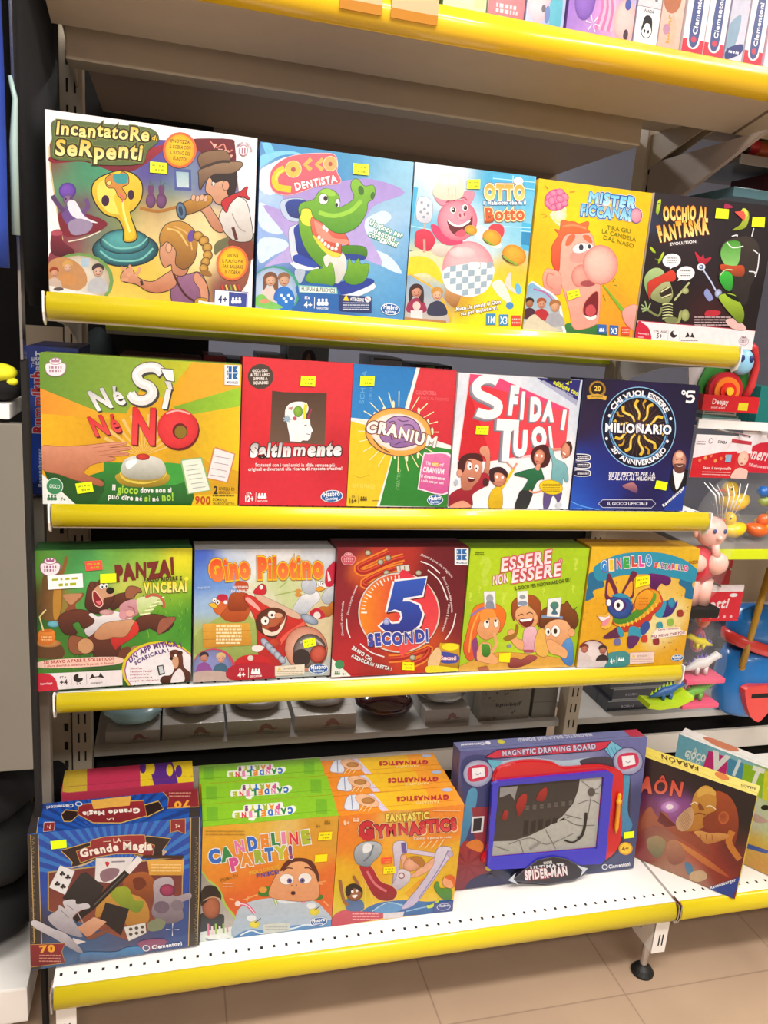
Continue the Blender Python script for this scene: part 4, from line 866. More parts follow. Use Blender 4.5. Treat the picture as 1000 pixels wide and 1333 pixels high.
a.text('SCHEDA',175,410,200,140,34,'5ca4d8',up=(-1,-.1));a.text('A STELLA',235,410,250,270,22,'5ca4d8',up=(-1,-.1));a.text('CRUCIVERBA',600,330,768,338,30,'ea7078');a.text('DATO AL TALENTO',640,372,870,386,22,'e46068');a.text('CREATTIVO',465,1110,480,940,26,'7ab070',up=(-1,-.1));a.text('DATI IN PAROLE',80,1090,268,1098,30,'f4dc60');a.line([(90,990),(150,1010),(220,985)],5,'c8a818')
a.rays(460,635,330,24,'f0e8b0',.1,0,360,200)
for x,y in((340,455),(418,410),(625,465),(700,560),(735,628),(620,820),(528,845),(430,825),(265,500)):a.poly([(x-10,y-14),(x,y-30),(x+10,y-14),(x+8,y+30),(x-8,y+30)],'f8ecc0')
a.ell(458,638,275,200,'6a3448',rot=6);a.ell(458,638,268,193,'f0c060',c2='e0a048',rot=6);a.ell(458,638,225,150,'fbeedd',c2='f4d8d0',rot=6);a.ell(470,640,180,120,'f0dcee',rot=6)
a.poly([(310,660),(345,580),(400,525),(480,512),(560,530),(620,580),(640,660),(620,720),(540,750),(460,762),(400,750),(390,720),(340,715)],'b088bc',1,c2='8c64a0',ol=7,olc='4a2c54')
for p in([(380,560),(420,550),(440,580),(420,610)],[(450,530),(490,550),(540,545)],[(500,580),(560,580),(590,620),(570,660)],[(340,640),(390,650),(400,690)],[(400,700),(470,680),(540,700),(500,720)],[(430,740),(480,720)],[(580,690),(620,680)]):a.line(p,8,'5c3868')
a.text('CRANIUM',185,640,770,765,86,'f8ece0',b=.055,ol=7,olc='5c2c44',cub=10,arc=14,c2='fffaf6',ol2=2,olc2='e8a060')
a.line([(250,690),(310,760),(390,805)],7,'3a1c28')
a.poly([(660,830),(700,808),(900,832),(880,1132),(640,1110),(620,1070)],'f8e0ec',1);a.poly([(668,838),(705,818),(880,842),(860,1125),(650,1100),(630,1065)],'e078ac',1,c2='cc5090')
a.text('The',680,902,722,906,26,'fbe8f2');a.poly([(732,884),(786,888),(784,920),(730,914)],'e8a828');a.text('BEST',734,912,782,916,22,'f8e8c0');a.text('of',792,914,826,918,26,'fbe8f2');a.text('CRANIUM',656,962,832,980,42,'fff4fa',b=.03);a.text('Il divertimento',642,1006,836,1028,24,'fff4fa',b=.03);a.text('è nella testa per tutti!',642,1040,828,1062,20,'fff4fa',b=.02)
a.text('ETA',76,1172,102,1172,16,'6a5420');a.text('16+',50,1218,118,1218,40,'6a4c18',b=.03);a.line([(134,1150),(130,1222)],3,'6a4c18',0);people_icon(a,156,1186,20,'6a4c18');squiggles(a,240,1190,306,1200,1,5,'8a6c28')
maker_oval(a,758,1190,66,42)
a.build('front_print',r,Matrix())
sticker(a,[(148,180),(264,184),(258,264),(142,260)])
r,a=game_box('I','white and red game box with a cartoon family cheering','e8e6ea',(578,475),5.263)
a.grid([(300,50,200,'e8eaf4'),(800,200,200,'d4dcea'),(600,900,300,'f4f2f6'),(100,800,200,'f0eef4'),(60,200,100,'d0dae8')],12,.02)
a.poly([(172,55),(360,75),(600,180),(870,300),(840,580),(620,630),(90,680)],'f4c8cc');a.poly([(180,55),(350,70),(590,180),(865,305),(840,575),(300,660),(100,650)],'e02c38',c2='e8505c',d=(1,0));a.poly([(180,55),(350,70),(590,180),(865,305),(860,330),(570,220),(170,110)],'e84878');a.poly([(160,200),(190,220),(330,640),(100,648)],'d02430')
a.poly([(640,85),(945,105),(920,260),(905,270)],'24246c',0,c2='302c7c');a.poly([(690,105),(925,245),(915,280),(660,110)],'a8acc8');a.text('2ª',840,128,878,140,28,'e0e428',b=.04);a.text('edizione con',752,126,922,212,30,'e0e428',b=.05);a.text('nuove sfide di gioco',770,158,890,220,14,'c8c8e0')
def blk(st,x0,y0,x1,y1,h,b=.1,dx=-12,dy=10,**k):
 for q in range(5,0,-1):a.text(st,x0+dx*q/5,y0+dy*q/5,x1+dx*q/5,y1+dy*q/5,h,'787480' if q>3 else '948f9c',b=b,**k)
 a.text(st,x0,y0,x1,y1,h,'f4f2f4',b=b,c2='ffffff',**k)
SP=[(372,110),(330,92),(270,95),(225,135),(238,190),(310,225),(372,265),(365,320),(310,338),(250,325),(228,318)]
for q in range(5,0,-1):a.line([(x-4*q,y+3.2*q)for x,y in SP],62,'787480' if q>3 else '948f9c')
a.line(SP,62,'f6f4f6')
blk('F',436,322,506,330,172,.07);blk('I',520,355,556,358,160,.1);blk('D',586,370,676,374,140,.09);blk('A',680,372,756,378,120,.09);blk('I',798,430,838,436,115,.1,-6,6)
blk('T',345,628,505,640,240,.07,-22,8);blk('U',468,606,580,612,150,.1);blk('O',604,564,716,560,128,.1);blk('I',728,575,760,572,140,.1,-6,5)
SK,SD='e0987c','b06850'
a.poly([(250,600),(255,560),(300,555),(318,600),(315,700),(300,800),(270,830),(250,800),(285,700),(290,640)],SK,1,c2=SD,ol=2,olc='7a3828')
a.poly([(260,740),(315,760),(295,820),(200,880),(190,970),(35,965),(40,890),(120,840),(200,830)],'b02438',1,c2='8a1828',ol=2,olc='5c1018')
a.poly([(110,680),(150,640),(240,640),(265,700),(245,780),(200,830),(190,850),(130,850),(120,780)],SK,1,c2=SD,ol=2,olc='7a3828')
a.poly([(95,700),(110,640),(160,605),(240,605),(270,640),(262,660),(200,640),(160,650),(140,720),(118,740)],'4c1c1c',1);a.ell(108,738,18,26,SK,ol=2,olc='7a3828')
a.ell(178,690,17,26,'ffffff',ol=1.5,olc='7a3828');a.ell(226,702,16,24,'ffffff',ol=1.5,olc='7a3828');a.ell(182,694,6,8,'3a2018');a.ell(224,706,6,8,'3a2018');a.poly([(165,765),(205,770),(215,785),(190,800),(170,790)],'5c1418',1);a.line([(172,768),(208,775)],7,'ffffff')
a.line([(160,650),(190,655)],7,'4c1c1c');a.poly([(60,950),(130,925),(180,950),(180,970),(50,972)],SK,1)
a.poly([(330,860),(370,830),(400,850),(400,975),(318,975),(310,920)],'e8c420',1,c2='c89c18',ol=2,olc='7a5c10');a.line([(400,840),(450,760),(480,710)],20,'e8c420');a.line([(480,710),(505,670)],14,SK);a.line([(480,710),(430,660)],10,SK)
a.ell(380,770,52,60,SK,c2=SD,ol=2,olc='7a3828');a.poly([(315,760),(320,710),(390,695),(438,730),(435,770),(400,740),(350,740),(350,800),(322,790)],'3c1c24',1);a.line([(365,800),(400,800)],5,'7a2828');a.ell(366,762,8,10,'ffffff');a.ell(405,766,8,10,'ffffff');a.ell(290,800,22,30,'4c1c24')
a.poly([(495,740),(600,710),(660,700),(680,740),(690,780),(670,780),(640,800),(600,870),(540,860),(580,780),(500,755)],'247048',1,c2='1a5434',ol=2,olc='103420');a.poly([(535,855),(610,870),(600,920),(570,978),(490,978),(510,900)],'2a2c30',1)
a.line([(590,855),(620,870),(670,860)],12,SK);a.poly([(600,620),(630,560),(700,545),(735,600),(725,670),(690,700),(630,690)],'4a1c20',1);a.ell(658,630,36,52,SK,c2=SD,ol=2,olc='7a3828',rot=10);a.ell(642,618,7,9,'ffffff');a.ell(674,622,7,9,'ffffff');a.line([(635,655),(655,662)],6,'b02830');a.poly([(640,680),(665,680),(655,720),(630,710)],SK,1)
a.poly([(725,560),(750,580),(770,640),(840,680),(856,780),(840,800),(820,770),(810,830),(760,810),(740,780),(750,680),(735,620)],'88c0c4',1,c2='6aa4ac',ol=2,olc='3a646c');a.line([(740,575),(790,575),(830,570)],14,SK);a.poly([(700,850),(810,860),(790,940),(765,900),(745,900),(720,975),(685,975)],'5c4c80',1)
a.ell(845,580,36,54,SK,c2=SD,rot=15,ol=2,olc='7a3828');a.poly([(840,530),(870,525),(885,570),(868,610),(865,560)],'4a2820',1);a.line([(820,600),(838,612)],7,'ffffff',0);a.line([(815,620),(830,640)],12,SK,0)
a.ell(738,834,82,50,'c8a010',rot=10);a.ell(738,834,78,46,'f0cc18',rot=10);squiggles(a,680,808,800,865,5,4,'8a7010')
a.text('8',72,820,92,822,24,'8ca4b8');a.ell(84,800,14,20,'b0c0d0');a.ell(790,955,24,20,'c8ccd8')
a.build('front_print',r,Matrix())
sticker(a,[(222,412),(308,416),(304,474),(216,470)])
bm=bmesh.new();box(bm,.19,.24,-.003,.02,.262,.267,.001);mesh_obj('tape_tab',bm,BLK,r)
r,a=game_box('J','dark blue quiz game box with a round gold-rayed emblem and a man in a suit','181c4c',(735,485),5.405)
a.grid([(200,100,200,'1c1430'),(500,300,300,'241848'),(800,200,200,'1c1838'),(100,850,200,'1c48b0'),(300,700,200,'1c2c84'),(600,850,200,'1c1850'),(800,850,150,'1c2c78'),(150,300,120,'2c1c40'),(60,930,100,'2c68d0'),(500,650,150,'20206c')],22,.06)
a.line([(30,890),(120,930),(260,962)],5,'60a8f0');a.line([(40,950),(120,945)],3,'60a8f0')
a.ell(518,380,262,286,'8cc0e8',rot=0,n=48);a.ell(518,380,256,280,'10102c',n=48);a.ell(518,380,212,232,'5c90c8',n=48);a.ell(518,380,205,225,'141030',n=48);a.ell(518,380,200,220,'7cb4dc',n=48);a.ell(518,380,192,210,'2c1818',c2='1a0c18',n=40)
rnd=random.Random(5)
for k in range(36):t=k*math.pi/18;a.line([(518+30*math.cos(t),380+30*math.sin(t)),(518+185*math.cos(t+.1),380+200*math.sin(t+.1))],2,'6c5860',0)
for k in range(10):
 t=k*math.pi/5+.25;f=lambda rr,da:(518+rr*math.cos(t+da),380+1.08*rr*math.sin(t+da))
 a.line([f(50,0),f(85,.1),f(115,-.02),f(150,-.12),f(180,.02)],12,'e0b838',w2=22);a.line([f(60,0),f(90,.08),f(115,-.04),f(150,-.14)],3,'f8e898',w2=6)
 if k%2:t+=math.pi/10;a.line([f(130,.05),f(160,-.06),f(185,.02)],10,'c89828',w2=16)
a.ell(518,378,30,32,'e8e0f0',c2='a898c0')
a.arctext('CHI VUOL ESSERE',518,380,222,-58,62,36,'f4f2f8',b=.04,rx=.94);a.arctext('20° ANNIVERSARIO',518,380,262,236,126,34,'f4f2f8',b=.04,inside=True,rx=.92)
for x,y in((310,297),(742,316),(290,457),(718,476)):a.ell(x,y,10,11,'f4f2f8')
a.text('MILIONARIO',274,410,750,424,60,'ffffff',b=.05,ol=7,olc='1a1440')
a.text('SIETE PRONTI PER LA',302,718,630,720,26,'f0eef8',b=.03,sh=.15);a.text('SCALATA AL MILIONE?',302,746,630,752,26,'f0eef8',b=.03,sh=.15)
a.poly([(400,790),(470,765),(505,800),(500,840),(450,820)],'b87878',1,c2='5c3c68')
a.poly([(235,914),(262,888),(610,890),(634,916),(606,944),(262,938)],'201c54',ol=4,olc='c8c8e0');a.text('IL GIOCO UFFICIALE',296,924,580,926,22,'e8e6f4',b=.02)
a.ell(226,115,60,60,'c89c38',c2='8a6418',n=16);a.ell(226,112,44,44,'2c1c18');a.text('20',204,124,250,126,32,'f0cc60',b=.03);a.poly([(152,158),(225,145),(292,162),(285,190),(225,178),(158,185)],'d8a840',0);squiggles(a,185,155,266,172,2,4,'6a4c10')
a.line([(914,128),(862,128),(858,158),(890,155),(904,175),(885,198),(848,192)],17,'f8f8fa');a.ell(832,132,15,17,'f8f8fa');a.ell(832,132,7,8,'1c1838')
for k,y in enumerate((565,620,675)):
 a.poly([(66,y),(160,y+2),(180,y+24),(160,y+46),(62,y+42)],'e8e8f0',1);a.poly([(68,y+5),(156,y+7),(172,y+24),(156,y+41),(66,y+37)],'18183c',1);squiggles(a,85,y+12,165,y+34,2,6,'e8e8f0',k)
a.poly([(745,700),(770,670),(840,670),(900,720),(900,900),(820,870),(740,800)],'14121c',1);a.poly([(762,665),(830,660),(832,720),(785,820),(765,740)],'f4f0f4',1);a.ell(802,615,50,78,'dca088',c2='9a5c48');a.poly([(760,640),(800,632),(845,640),(835,690),(800,702),(770,688)],'6a3c34',1)
a.line([(782,645),(802,652),(826,646)],6,'f4e8e4');a.ell(784,605,6,4,'3a2018');a.ell(820,605,6,4,'3a2018');a.ell(803,570,26,20,'f0c0a8')
a.poly([(690,955),(845,790),(870,800),(830,985),(700,985)],'2848a8',c2='1c3890');a.text('Ravensburger',690,942,842,806,20,'f4f4fa',b=.04)
a.build('front_print',r,Matrix())
sticker(a,[(640,750),(720,766),(706,822),(626,806)],marks=False)
r,a=game_box('K','green jungle game box with a lounging brown bear in a white vest','2c6a30',(38,695),4.545)
a.grid([(100,130,150,'5c9c34'),(350,200,120,'4cac60'),(300,130,100,'2c7c3c'),(500,130,120,'6ca83c'),(700,130,120,'8cb83c'),(880,150,110,'e4dc20'),(820,350,120,'8cbc28'),(850,500,130,'3c8c28'),(600,300,100,'c4cc58'),(100,350,90,'4c3420'),(170,400,70,'a87c34'),(80,600,100,'2c6c28'),(200,700,130,'3c7c28'),(600,650,120,'3c8428'),(820,620,100,'4c9c2c'),(350,400,100,'4c9c48'),(450,780,100,'2c5824'),(50,500,60,'1c4c24')],30,.14,ns=9)
a.poly([(90,240),(200,210),(205,330),(190,500),(140,520),(60,480),(80,350)],'5c3c20',1,c2='8c6428',d=(1,0));a.poly([(150,330),(195,330),(185,480),(150,500)],'b88430',1);a.line([(190,250),(215,180),(225,130)],22,'8c5c28')
a.poly([(205,370),(250,355),(330,350),(310,390),(280,420),(290,470),(220,460),(235,420)],'8c4c30',1);a.poly([(205,365),(270,352),(320,356),(290,390),(250,418)],'c08860',1)
rnd=random.Random(9)
for k in range(60):
 x,y=rnd.uniform(560,940),rnd.uniform(380,620);a.line([(x,y),(x+rnd.uniform(-14,14),y-rnd.uniform(15,40))],3,rnd.choice(('6cb030','2c7420','8cc440')),0)
for k in range(30):x,y=rnd.uniform(40,560),rnd.uniform(690,820);a.line([(x,y),(x+rnd.uniform(-8,8),y-rnd.uniform(10,30))],3,rnd.choice(('5ca030','1c5418','2c6c20')),0)
a.poly([(50,670),(190,660),(205,740),(40,740)],'5c3a20',1);a.ell(118,652,76,26,'c89050',c2='9a6030');a.poly([(64,580),(148,572),(152,650),(68,656)],'e88c34',1,c2='c86820');a.ell(106,576,42,10,'c86a20');a.line([(88,575),(65,492),(104,448)],9,'e8dc90',0);squiggles(a,78,605,140,640,2,7,'f4c890')
a.ell(150,535,38,20,'70b8c8',c2='3c8c9c')
B1,B2='6a3424','401a14'
a.poly([(190,560),(180,500),(230,460),(320,450),(390,480),(400,530),(330,560),(300,520),(260,540),(290,590),(230,600)],B1,1,c2=B2,ol=3,olc='200c08')
a.poly([(480,420),(500,370),(560,350),(610,350),(590,400),(540,430),(500,450)],B1,1,c2=B2,ol=3,olc='200c08');a.poly([(575,340),(600,310),(650,320),(668,345),(640,350),(620,380),(580,380)],'9a5c40',1,ol=3,olc='200c08')
a.poly([(640,510),(700,480),(770,480),(830,500),(860,510),(840,560),(780,590),(720,560),(650,580)],B1,1,c2=B2,ol=3,olc='200c08');a.poly([(780,510),(850,492),(866,510),(800,580),(765,590)],'9a5844',1,ol=2,olc='200c08')
a.poly([(360,600),(420,580),(540,630),(545,700),(500,750),(400,730),(380,670)],B1,1,c2=B2,ol=3,olc='200c08')
a.poly([(240,640),(260,605),(330,620),(390,650),(385,700),(300,720),(250,700)],'8c5034',1,ol=3,olc='200c08');a.ell(342,668,47,46,'c89468',ol=3,olc='5c3020')
a.poly([(550,690),(600,670),(620,720),(590,755),(540,740)],B1,1);a.ell(640,690,30,24,'b07850')
a.poly([(400,580),(450,530),(560,500),(640,520),(650,580),(580,630),(520,620),(440,630),(400,620)],'d4a078',1,c2='b87c58',ol=3,olc='3c1c10')
a.poly([(380,470),(420,490),(500,460),(560,470),(620,500),(560,510),(450,530),(400,580),(360,610),(335,570),(380,540),(395,510),(360,480)],'f0ecec',1,c2='c0b8bc',ol=2,olc='3c2c2c')
a.poly([(490,620),(580,610),(635,520),(650,590),(540,670),(520,690)],'e03830',1,c2='b01c20',ol=2,olc='400808')
a.poly([(345,360),(360,300),(400,285),(450,310),(480,350),(510,370),(480,430),(440,470),(380,465),(340,430)],B1,1,c2=B2,ol=3,olc='200c08');a.ell(378,300,17,18,B1,ol=3,olc='200c08');a.ell(430,285,16,14,B1,ol=3,olc='200c08')
a.poly([(390,330),(430,300),(490,330),(505,365),(450,380),(440,420),(410,425),(390,390)],'d09c78',1);a.poly([(388,335),(420,370),(440,410),(425,430),(400,420),(385,380)],'8c1c24',1,ol=5,olc='f0c8b8');a.poly([(400,400),(430,395),(425,420)],'e8707c',1)
a.ell(484,335,24,20,'1c1010',c2='080404');a.ell(434,310,14,16,'f8f4f0',ol=2,olc='200c08');a.ell(460,306,12,14,'f8f4f0',ol=2,olc='200c08');a.ell(438,313,5,7,'100808');a.ell(462,310,5,7,'100808');a.ell(465,465,42,18,'d4a4a4',c2='b07878')
a.poly([(540,430),(600,390),(660,400),(650,470),(600,500),(560,500)],'d49ca4',1,c2='b87880');a.poly([(640,390),(700,370),(780,380),(800,420),(730,420),(700,470),(660,480)],'dce8b0',1,c2='b0cc70')
for k in range(9):a.line([(660+14*k,480-12*k),(720+10*k,470-12*k)],9,('e8f0c0','a8c468')[k%2],0)
a.line([(690,375),(750,360),(795,400),(798,440)],15,'c85c4c');a.ell(600,470,26,20,'e0a8a0',ol=2,olc='a06060');a.ell(560,480,22,28,'d898a0');a.line([(590,430),(620,440),(630,470)],7,'a85c64')
a.text('PANZAI',512,272,858,240,82,'7a2420',b=.08,jit=8,ol=2,olc='4c1410');a.text('FALLO RIDERE E',678,284,900,272,20,'4c3410',b=.04);a.text('VINCERAI',680,350,930,340,56,'f0e020',b=.06,ol=4,olc='6c6418',c2='f8f090');a.ell(924,268,12,12,'f4e840')
a.poly([(85,760),(520,732),(522,780),(90,806)],'f0c8b8',1);a.text('SEI BRAVO A FARE IL SOLLETICO?',90,778,512,752,17,'b02c30',b=.04);a.text('E allora divertiti a solleticare la pancia di Panzai!',94,800,512,776,13,'b02c30')
a.poly([(44,842),(562,812),(565,905),(48,948)],'ece4e8');a.ell(110,914,64,74,'d01c38');a.poly([(40,850),(120,845),(170,910),(172,948),(44,955)],'c81c38',1);a.text('hamleys',70,910,146,902,13,'f8d8dc')
a.text('ETA',188,868,230,866,13,'2a2228');a.text('+4',188,908,238,904,30,'2a2228',b=.04);a.line([(256,842),(260,905)],2,'8a8088',0);a.ell(300,864,29,27,'201c20');a.poly([(302,836),(334,838),(332,862),(302,864)],'ece4e8');a.text('2-4',290,906,316,904,13,'2a2228');a.line([(348,836),(352,900)],2,'8a8088',0)
a.poly([(366,870),(385,835),(400,860)],'201c20');a.poly([(458,862),(432,830),(420,858)],'201c20');a.line([(385,858),(440,852)],6,'201c20',0);a.text('giocatori',374,900,446,895,12,'2a2228')
crown_badge(a,128,190,56,'a85c88')
a.ell(780,808,222,172,'d8c820');a.ell(786,812,212,164,'a8409c');a.ell(788,814,207,160,'ece8ec');a.poly([(570,900),(960,870),(960,990),(560,990)],'ece8ec')if 0 else None
a.text('UN APP MITICA !',605,775,912,672,30,'5c3478',b=.06,arc=40);a.text('SCARICALA !',640,785,838,700,22,'5c3478',b=.05,arc=14)
for k,t in enumerate(('Scarica l\'app','Pancione Panzai!','Divertiti a farlo','solleticare e','scopri chi vincerà !')):a.text(t,608,808+19*k,680+(0,60,40,60,98)[k],804+18*k,11,'b03c58')
a.poly([(840,700),(880,690),(910,720),(920,790),(960,830),(960,900),(800,890),(800,850),(850,840),(870,790),(850,750)],B1,1,c2=B2,ol=2,olc='200c08');a.poly([(850,740),(885,730),(890,780),(870,800)],'d09c78',1);a.poly([(860,840),(900,800),(930,860),(900,900),(850,895)],'e8e0e4',1);a.ell(848,740,11,9,'100808');a.ell(872,722,7,8,'f8f4f0');a.ell(898,706,16,12,B2);a.ell(856,708,12,9,B2)
a.poly([(764,786),(802,778),(814,834),(778,844)],'18181c');a.poly([(774,790),(798,785),(806,828),(784,834)],'c8d0d4')
a.build('front_print',r,Matrix())
sticker(a,[(334,160),(434,154),(438,208),(340,216)],STKR,'red_offer_sticker');sticker(a,[(424,236),(518,232),(520,286),(426,290)],marks=False);sticker(a,[(112,242),(320,230),(326,314),(118,326)],mat('white_sticker','eae6e4',.5),'white_import_sticker')
r,a=game_box('L','pale blue game box with a red toy plane, chickens and a goggle-eyed pilot','c4c8cc',(245,700),5)
a.grid([(80,120,120,'3c60c8'),(150,250,100,'6c98dc'),(300,100,100,'c8d4e4'),(500,90,120,'e8e8ec'),(100,450,100,'9cbce0'),(80,300,80,'5c88d8'),(600,330,110,'c8d498'),(750,300,80,'d4d8a8'),(100,620,100,'a8b870'),(900,120,100,'d0d4dc'),(350,650,100,'d8c070'),(500,420,80,'e4dccc'),(900,560,80,'d8c8a0'),(350,760,80,'90a868')],24,.08)
a.poly([(45,640),(200,520),(330,480),(440,560),(480,700),(400,830),(250,820),(40,760)],'a8b860',1,c2='8ca050')
a.line([(560,380),(700,350)],8,'9cb060');a.line([(590,330),(640,290)],6,'9cb060')
def hen(cx,cy,s,c,c2):
 a.poly([(cx-s,cy),(cx-s*.4,cy-s*.5),(cx+s*.4,cy-s*.5),(cx+s*.9,cy-s*1.1),(cx+s*1.1,cy-s*.2),(cx+s*.7,cy+s*.6),(cx-s*.3,cy+s*.7),(cx-s*.9,cy+s*.4)],c,1,c2=c2,ol=2,olc='5c2810')
hen(300,490,90,'d0642c','a84418');a.poly([(260,470),(270,380),(330,360),(390,380),(380,470),(320,480)],'b04c1c',1,c2='8c3414',ol=2,olc='5c2810');a.poly([(300,300),(340,285),(385,300),(380,350),(310,340)],'c44c20',1)
a.poly([(165,480),(160,430),(190,390),(240,400),(250,450),(220,490),(200,510)],'d0642c',1,ol=2,olc='5c2810');a.poly([(185,400),(200,375),(250,378),(255,420),(240,440),(215,420)],'c01c3c',1);a.ell(168,412,14,16,'f8f4f0',ol=2);a.ell(190,425,13,15,'f8f4f0',ol=2);a.ell(168,414,5,6,'180c08');a.ell(190,428,5,6,'180c08');a.poly([(130,440),(165,430),(185,450),(170,465)],'e8b830',1,ol=2);a.ell(240,425,12,12,'f4ecec')
for x,y in((715,350),(715,375)):a.ell(x,y,22,14,'d09040')
a.poly([(680,480),(720,400),(760,370),(830,350),(860,400),(800,460),(760,500)],'f0f0f2',1,c2='b0b8c4',ol=2,olc='5c6470');a.poly([(745,350),(740,290),(790,255),(830,290),(830,350),(790,370)],'dce0e6',1,c2='a8b0bc',ol=2,olc='5c6470');a.poly([(870,390),(900,340),(950,320),(950,420),(890,430)],'dce0e6',1,c2='a8b0bc',ol=2,olc='5c6470')
for k in range(5):a.line([(700+16*k,470+6*k),(735+16*k,400+4*k)],5,'c4ccd6',0);a.line([(760+14*k,350-8*k),(800+6*k,275+4*k)],4,'b8c0cc',0)
a.poly([(835,330),(850,290),(885,290),(895,330),(860,350)],'f0ecec',1,ol=2);a.ell(850,300,11,13,'ffffff',ol=2);a.ell(872,298,10,12,'ffffff',ol=2);a.ell(850,302,4,5,'101010');a.ell(872,300,4,5,'101010');a.poly([(830,335),(860,320),(890,335),(850,350)],'e8a030',1,ol=2)
a.poly([(900,210),(930,170),(955,160),(950,300),(905,320),(890,280)],'cc1c40',1);a.poly([(905,215),(920,240),(930,280),(910,285)],'f4ecec')
hen(890,480,55,'d07c30','a85c20');a.poly([(790,490),(840,460),(890,500),(880,530),(820,530)],'c01c38',1);a.ell(840,510,24,24,'e8e0d8')
a.poly([(365,400),(400,380),(700,510),(760,560),(790,640),(640,760),(600,840),(470,800),(440,560),(390,450)],'d03028',1,c2='b01c20',ol=3,olc='5c0c0c');a.poly([(430,370),(500,390),(720,500),(700,530),(480,430)],'d8b49c',1,ol=2,olc='7c4838')
a.poly([(370,410),(395,395),(465,465),(450,475)],'f0a8a0',1);a.poly([(420,360),(470,305),(500,320),(505,360),(475,375)],'cc1c30',1,ol=2);a.ell(472,326,12,14,'f0e8e8')
a.poly([(300,820),(380,770),(520,790),(560,940),(290,930)],'c41c28',1);a.line([(590,700),(640,640),(760,560)],26,'e85c4c')
a.poly([(440,540),(470,490),(540,460),(620,480),(640,540),(600,610),(560,660),(500,640),(450,600)],'5c2c18',1,c2='401c10',ol=2);a.ell(555,560,82,70,'b8603c',c2='8c3c20',rot=-15,ol=2,olc='3c140c')
a.ell(498,545,26,28,'f4f0e8',ol=5,olc='6a4028');a.ell(543,505,26,26,'f4f0e8',ol=5,olc='6a4028');a.ell(502,548,8,10,'180c08');a.ell(543,508,8,9,'180c08');a.ell(585,510,28,16,'d8a080')
a.poly([(480,590),(500,600),(560,610),(620,550),(635,500),(620,580),(570,640),(500,635)],'f0ddc8',1,ol=2,olc='4c1c10');a.poly([(520,590),(570,580),(600,550),(590,600),(540,620)],'7c1c14',1)
a.ell(560,690,44,30,'c8442c',c2='9c2418')
a.ell(770,730,140,150,'e0a890',c2='c07860',rot=-20,ol=3,olc='5c1c14');a.ell(795,745,108,112,'8c807c',c2='443c3c',rot=-10,ol=3,olc='30201c');a.ell(740,790,60,60,'302828');a.line([(730,690),(800,660),(870,700),(890,760)],14,'b8b0ac');a.ell(850,765,52,60,'d05c48',c2='8c2018',rot=30,ol=3,olc='3c0c08')
for k in range(5):a.ell(500+28*k,690+28*k,36-2*k,20,'b8c0d0',c2='7c88a0',rot=50,ol=2,olc='4c5468')
a.ell(790,535,62,26,'a8b4c8',c2='6c7c94',rot=25,ol=2,olc='4c5468')
a.poly([(415,715),(450,705),(495,718),(460,748),(420,742)],'ece4dc',1);a.ell(405,790,20,18,'e0d0c8')
a.poly([(92,565),(400,560),(412,705),(98,722)],'e0a83c',c2='c88828');a.line([(92,615),(404,608)],3,'a86c1c',0);a.line([(94,668),(408,658)],3,'a86c1c',0)
for k in range(6):squiggles(a,180,570+22*k,345,590+22*k,1,11,'f8e8b8',seed=k)
a.text('Gino',135,285,405,252,120,'e8501c',b=.09,c2='f88040',ol=9,olc='f4c020',ol2=3,olc2='8c4410');a.text('Pilotino',440,262,882,250,120,'e8501c',b=.09,c2='f88040',ol=9,olc='f4c020',ol2=3,olc2='8c4410')
a.text('NECESSARIO',285,334,385,332,15,'f8f0ec',b=.03);a.text('UN ADULTO',265,360,408,358,17,'f8f0ec',b=.03);a.text('PREVEDE',60,340,140,334,13,'b8d0f0')
a.ell(165,850,140,125,'c83c5c');a.ell(158,856,132,122,'8890c8',c2='687098');kid(a,103,785,30,'2c2430','c88c78','8c4c98');kid(a,212,790,30,'d8b878','e0a890','3c6480');a.poly([(32,890),(120,870),(240,880),(290,910),(290,950),(30,950)],'c0a8a0',1)
a.poly([(286,838),(552,828),(556,920),(270,930)],'b01830',1);a.text('ETA',332,870,364,869,15,'ffffff');a.text('4+',322,916,374,914,32,'ffffff',b=.04);a.line([(392,850),(392,920)],3,'ffffff',0);people_icon(a,420,884,22);a.text('GIOCATORI',402,916,480,912,12,'ffffff')
a.poly([(566,844),(760,832),(760,898),(566,908)],'e8dcc8',ol=2,olc='a89880');a.poly([(582,870),(594,848),(606,869)],'e8c840');a.text('AVVERTENZA',624,866,706,861,12,'8c7c68',b=.03);squiggles(a,580,872,750,900,2,5,'b0a088')
maker_oval(a,852,862,66,34,-2)
a.build('front_print',r,Matrix())
sticker(a,[(744,672),(826,654),(836,706),(756,724)],marks=True)
r,a=game_box('M','dark red game box with a big blue 5 on a stopwatch dial','6c1420',(425,700),5.128)
a.grid([(100,120,120,'7c1424'),(300,250,90,'c84420'),(230,200,70,'d86428'),(500,130,120,'b02c24'),(800,150,150,'6c1020'),(900,400,150,'681020'),(100,450,130,'8c1828'),(60,650,130,'a41c28'),(150,800,150,'b41c28'),(480,780,100,'c43c1c'),(750,700,90,'c04420'),(850,620,90,'801c24'),(350,880,120,'a42424')],26,.12,ns=8)
for pts,w in(([(420,95),(300,150),(210,200),(260,230),(420,160),(520,130)],32),([(520,190),(380,230),(250,300),(300,320),(400,280)],30),([(420,810),(520,800),(640,760),(690,740),(660,800),(560,850)],34)):
 a.line(pts,w+22,'e8842c');a.line(pts,w,'a82018');a.line([(x,y-6)for x,y in pts],w*.3,'d84c34')
for x,y in((280,100),(365,162),(415,135),(405,235),(620,235),(580,800)):a.ell(x,y,20,18,'c8c0a8',c2='6c6450',ol=2,olc='3c1810')
a.poly([(472,190),(555,180),(560,220),(478,228)],'d8d4c8',0,ol=3,olc='3c3028');
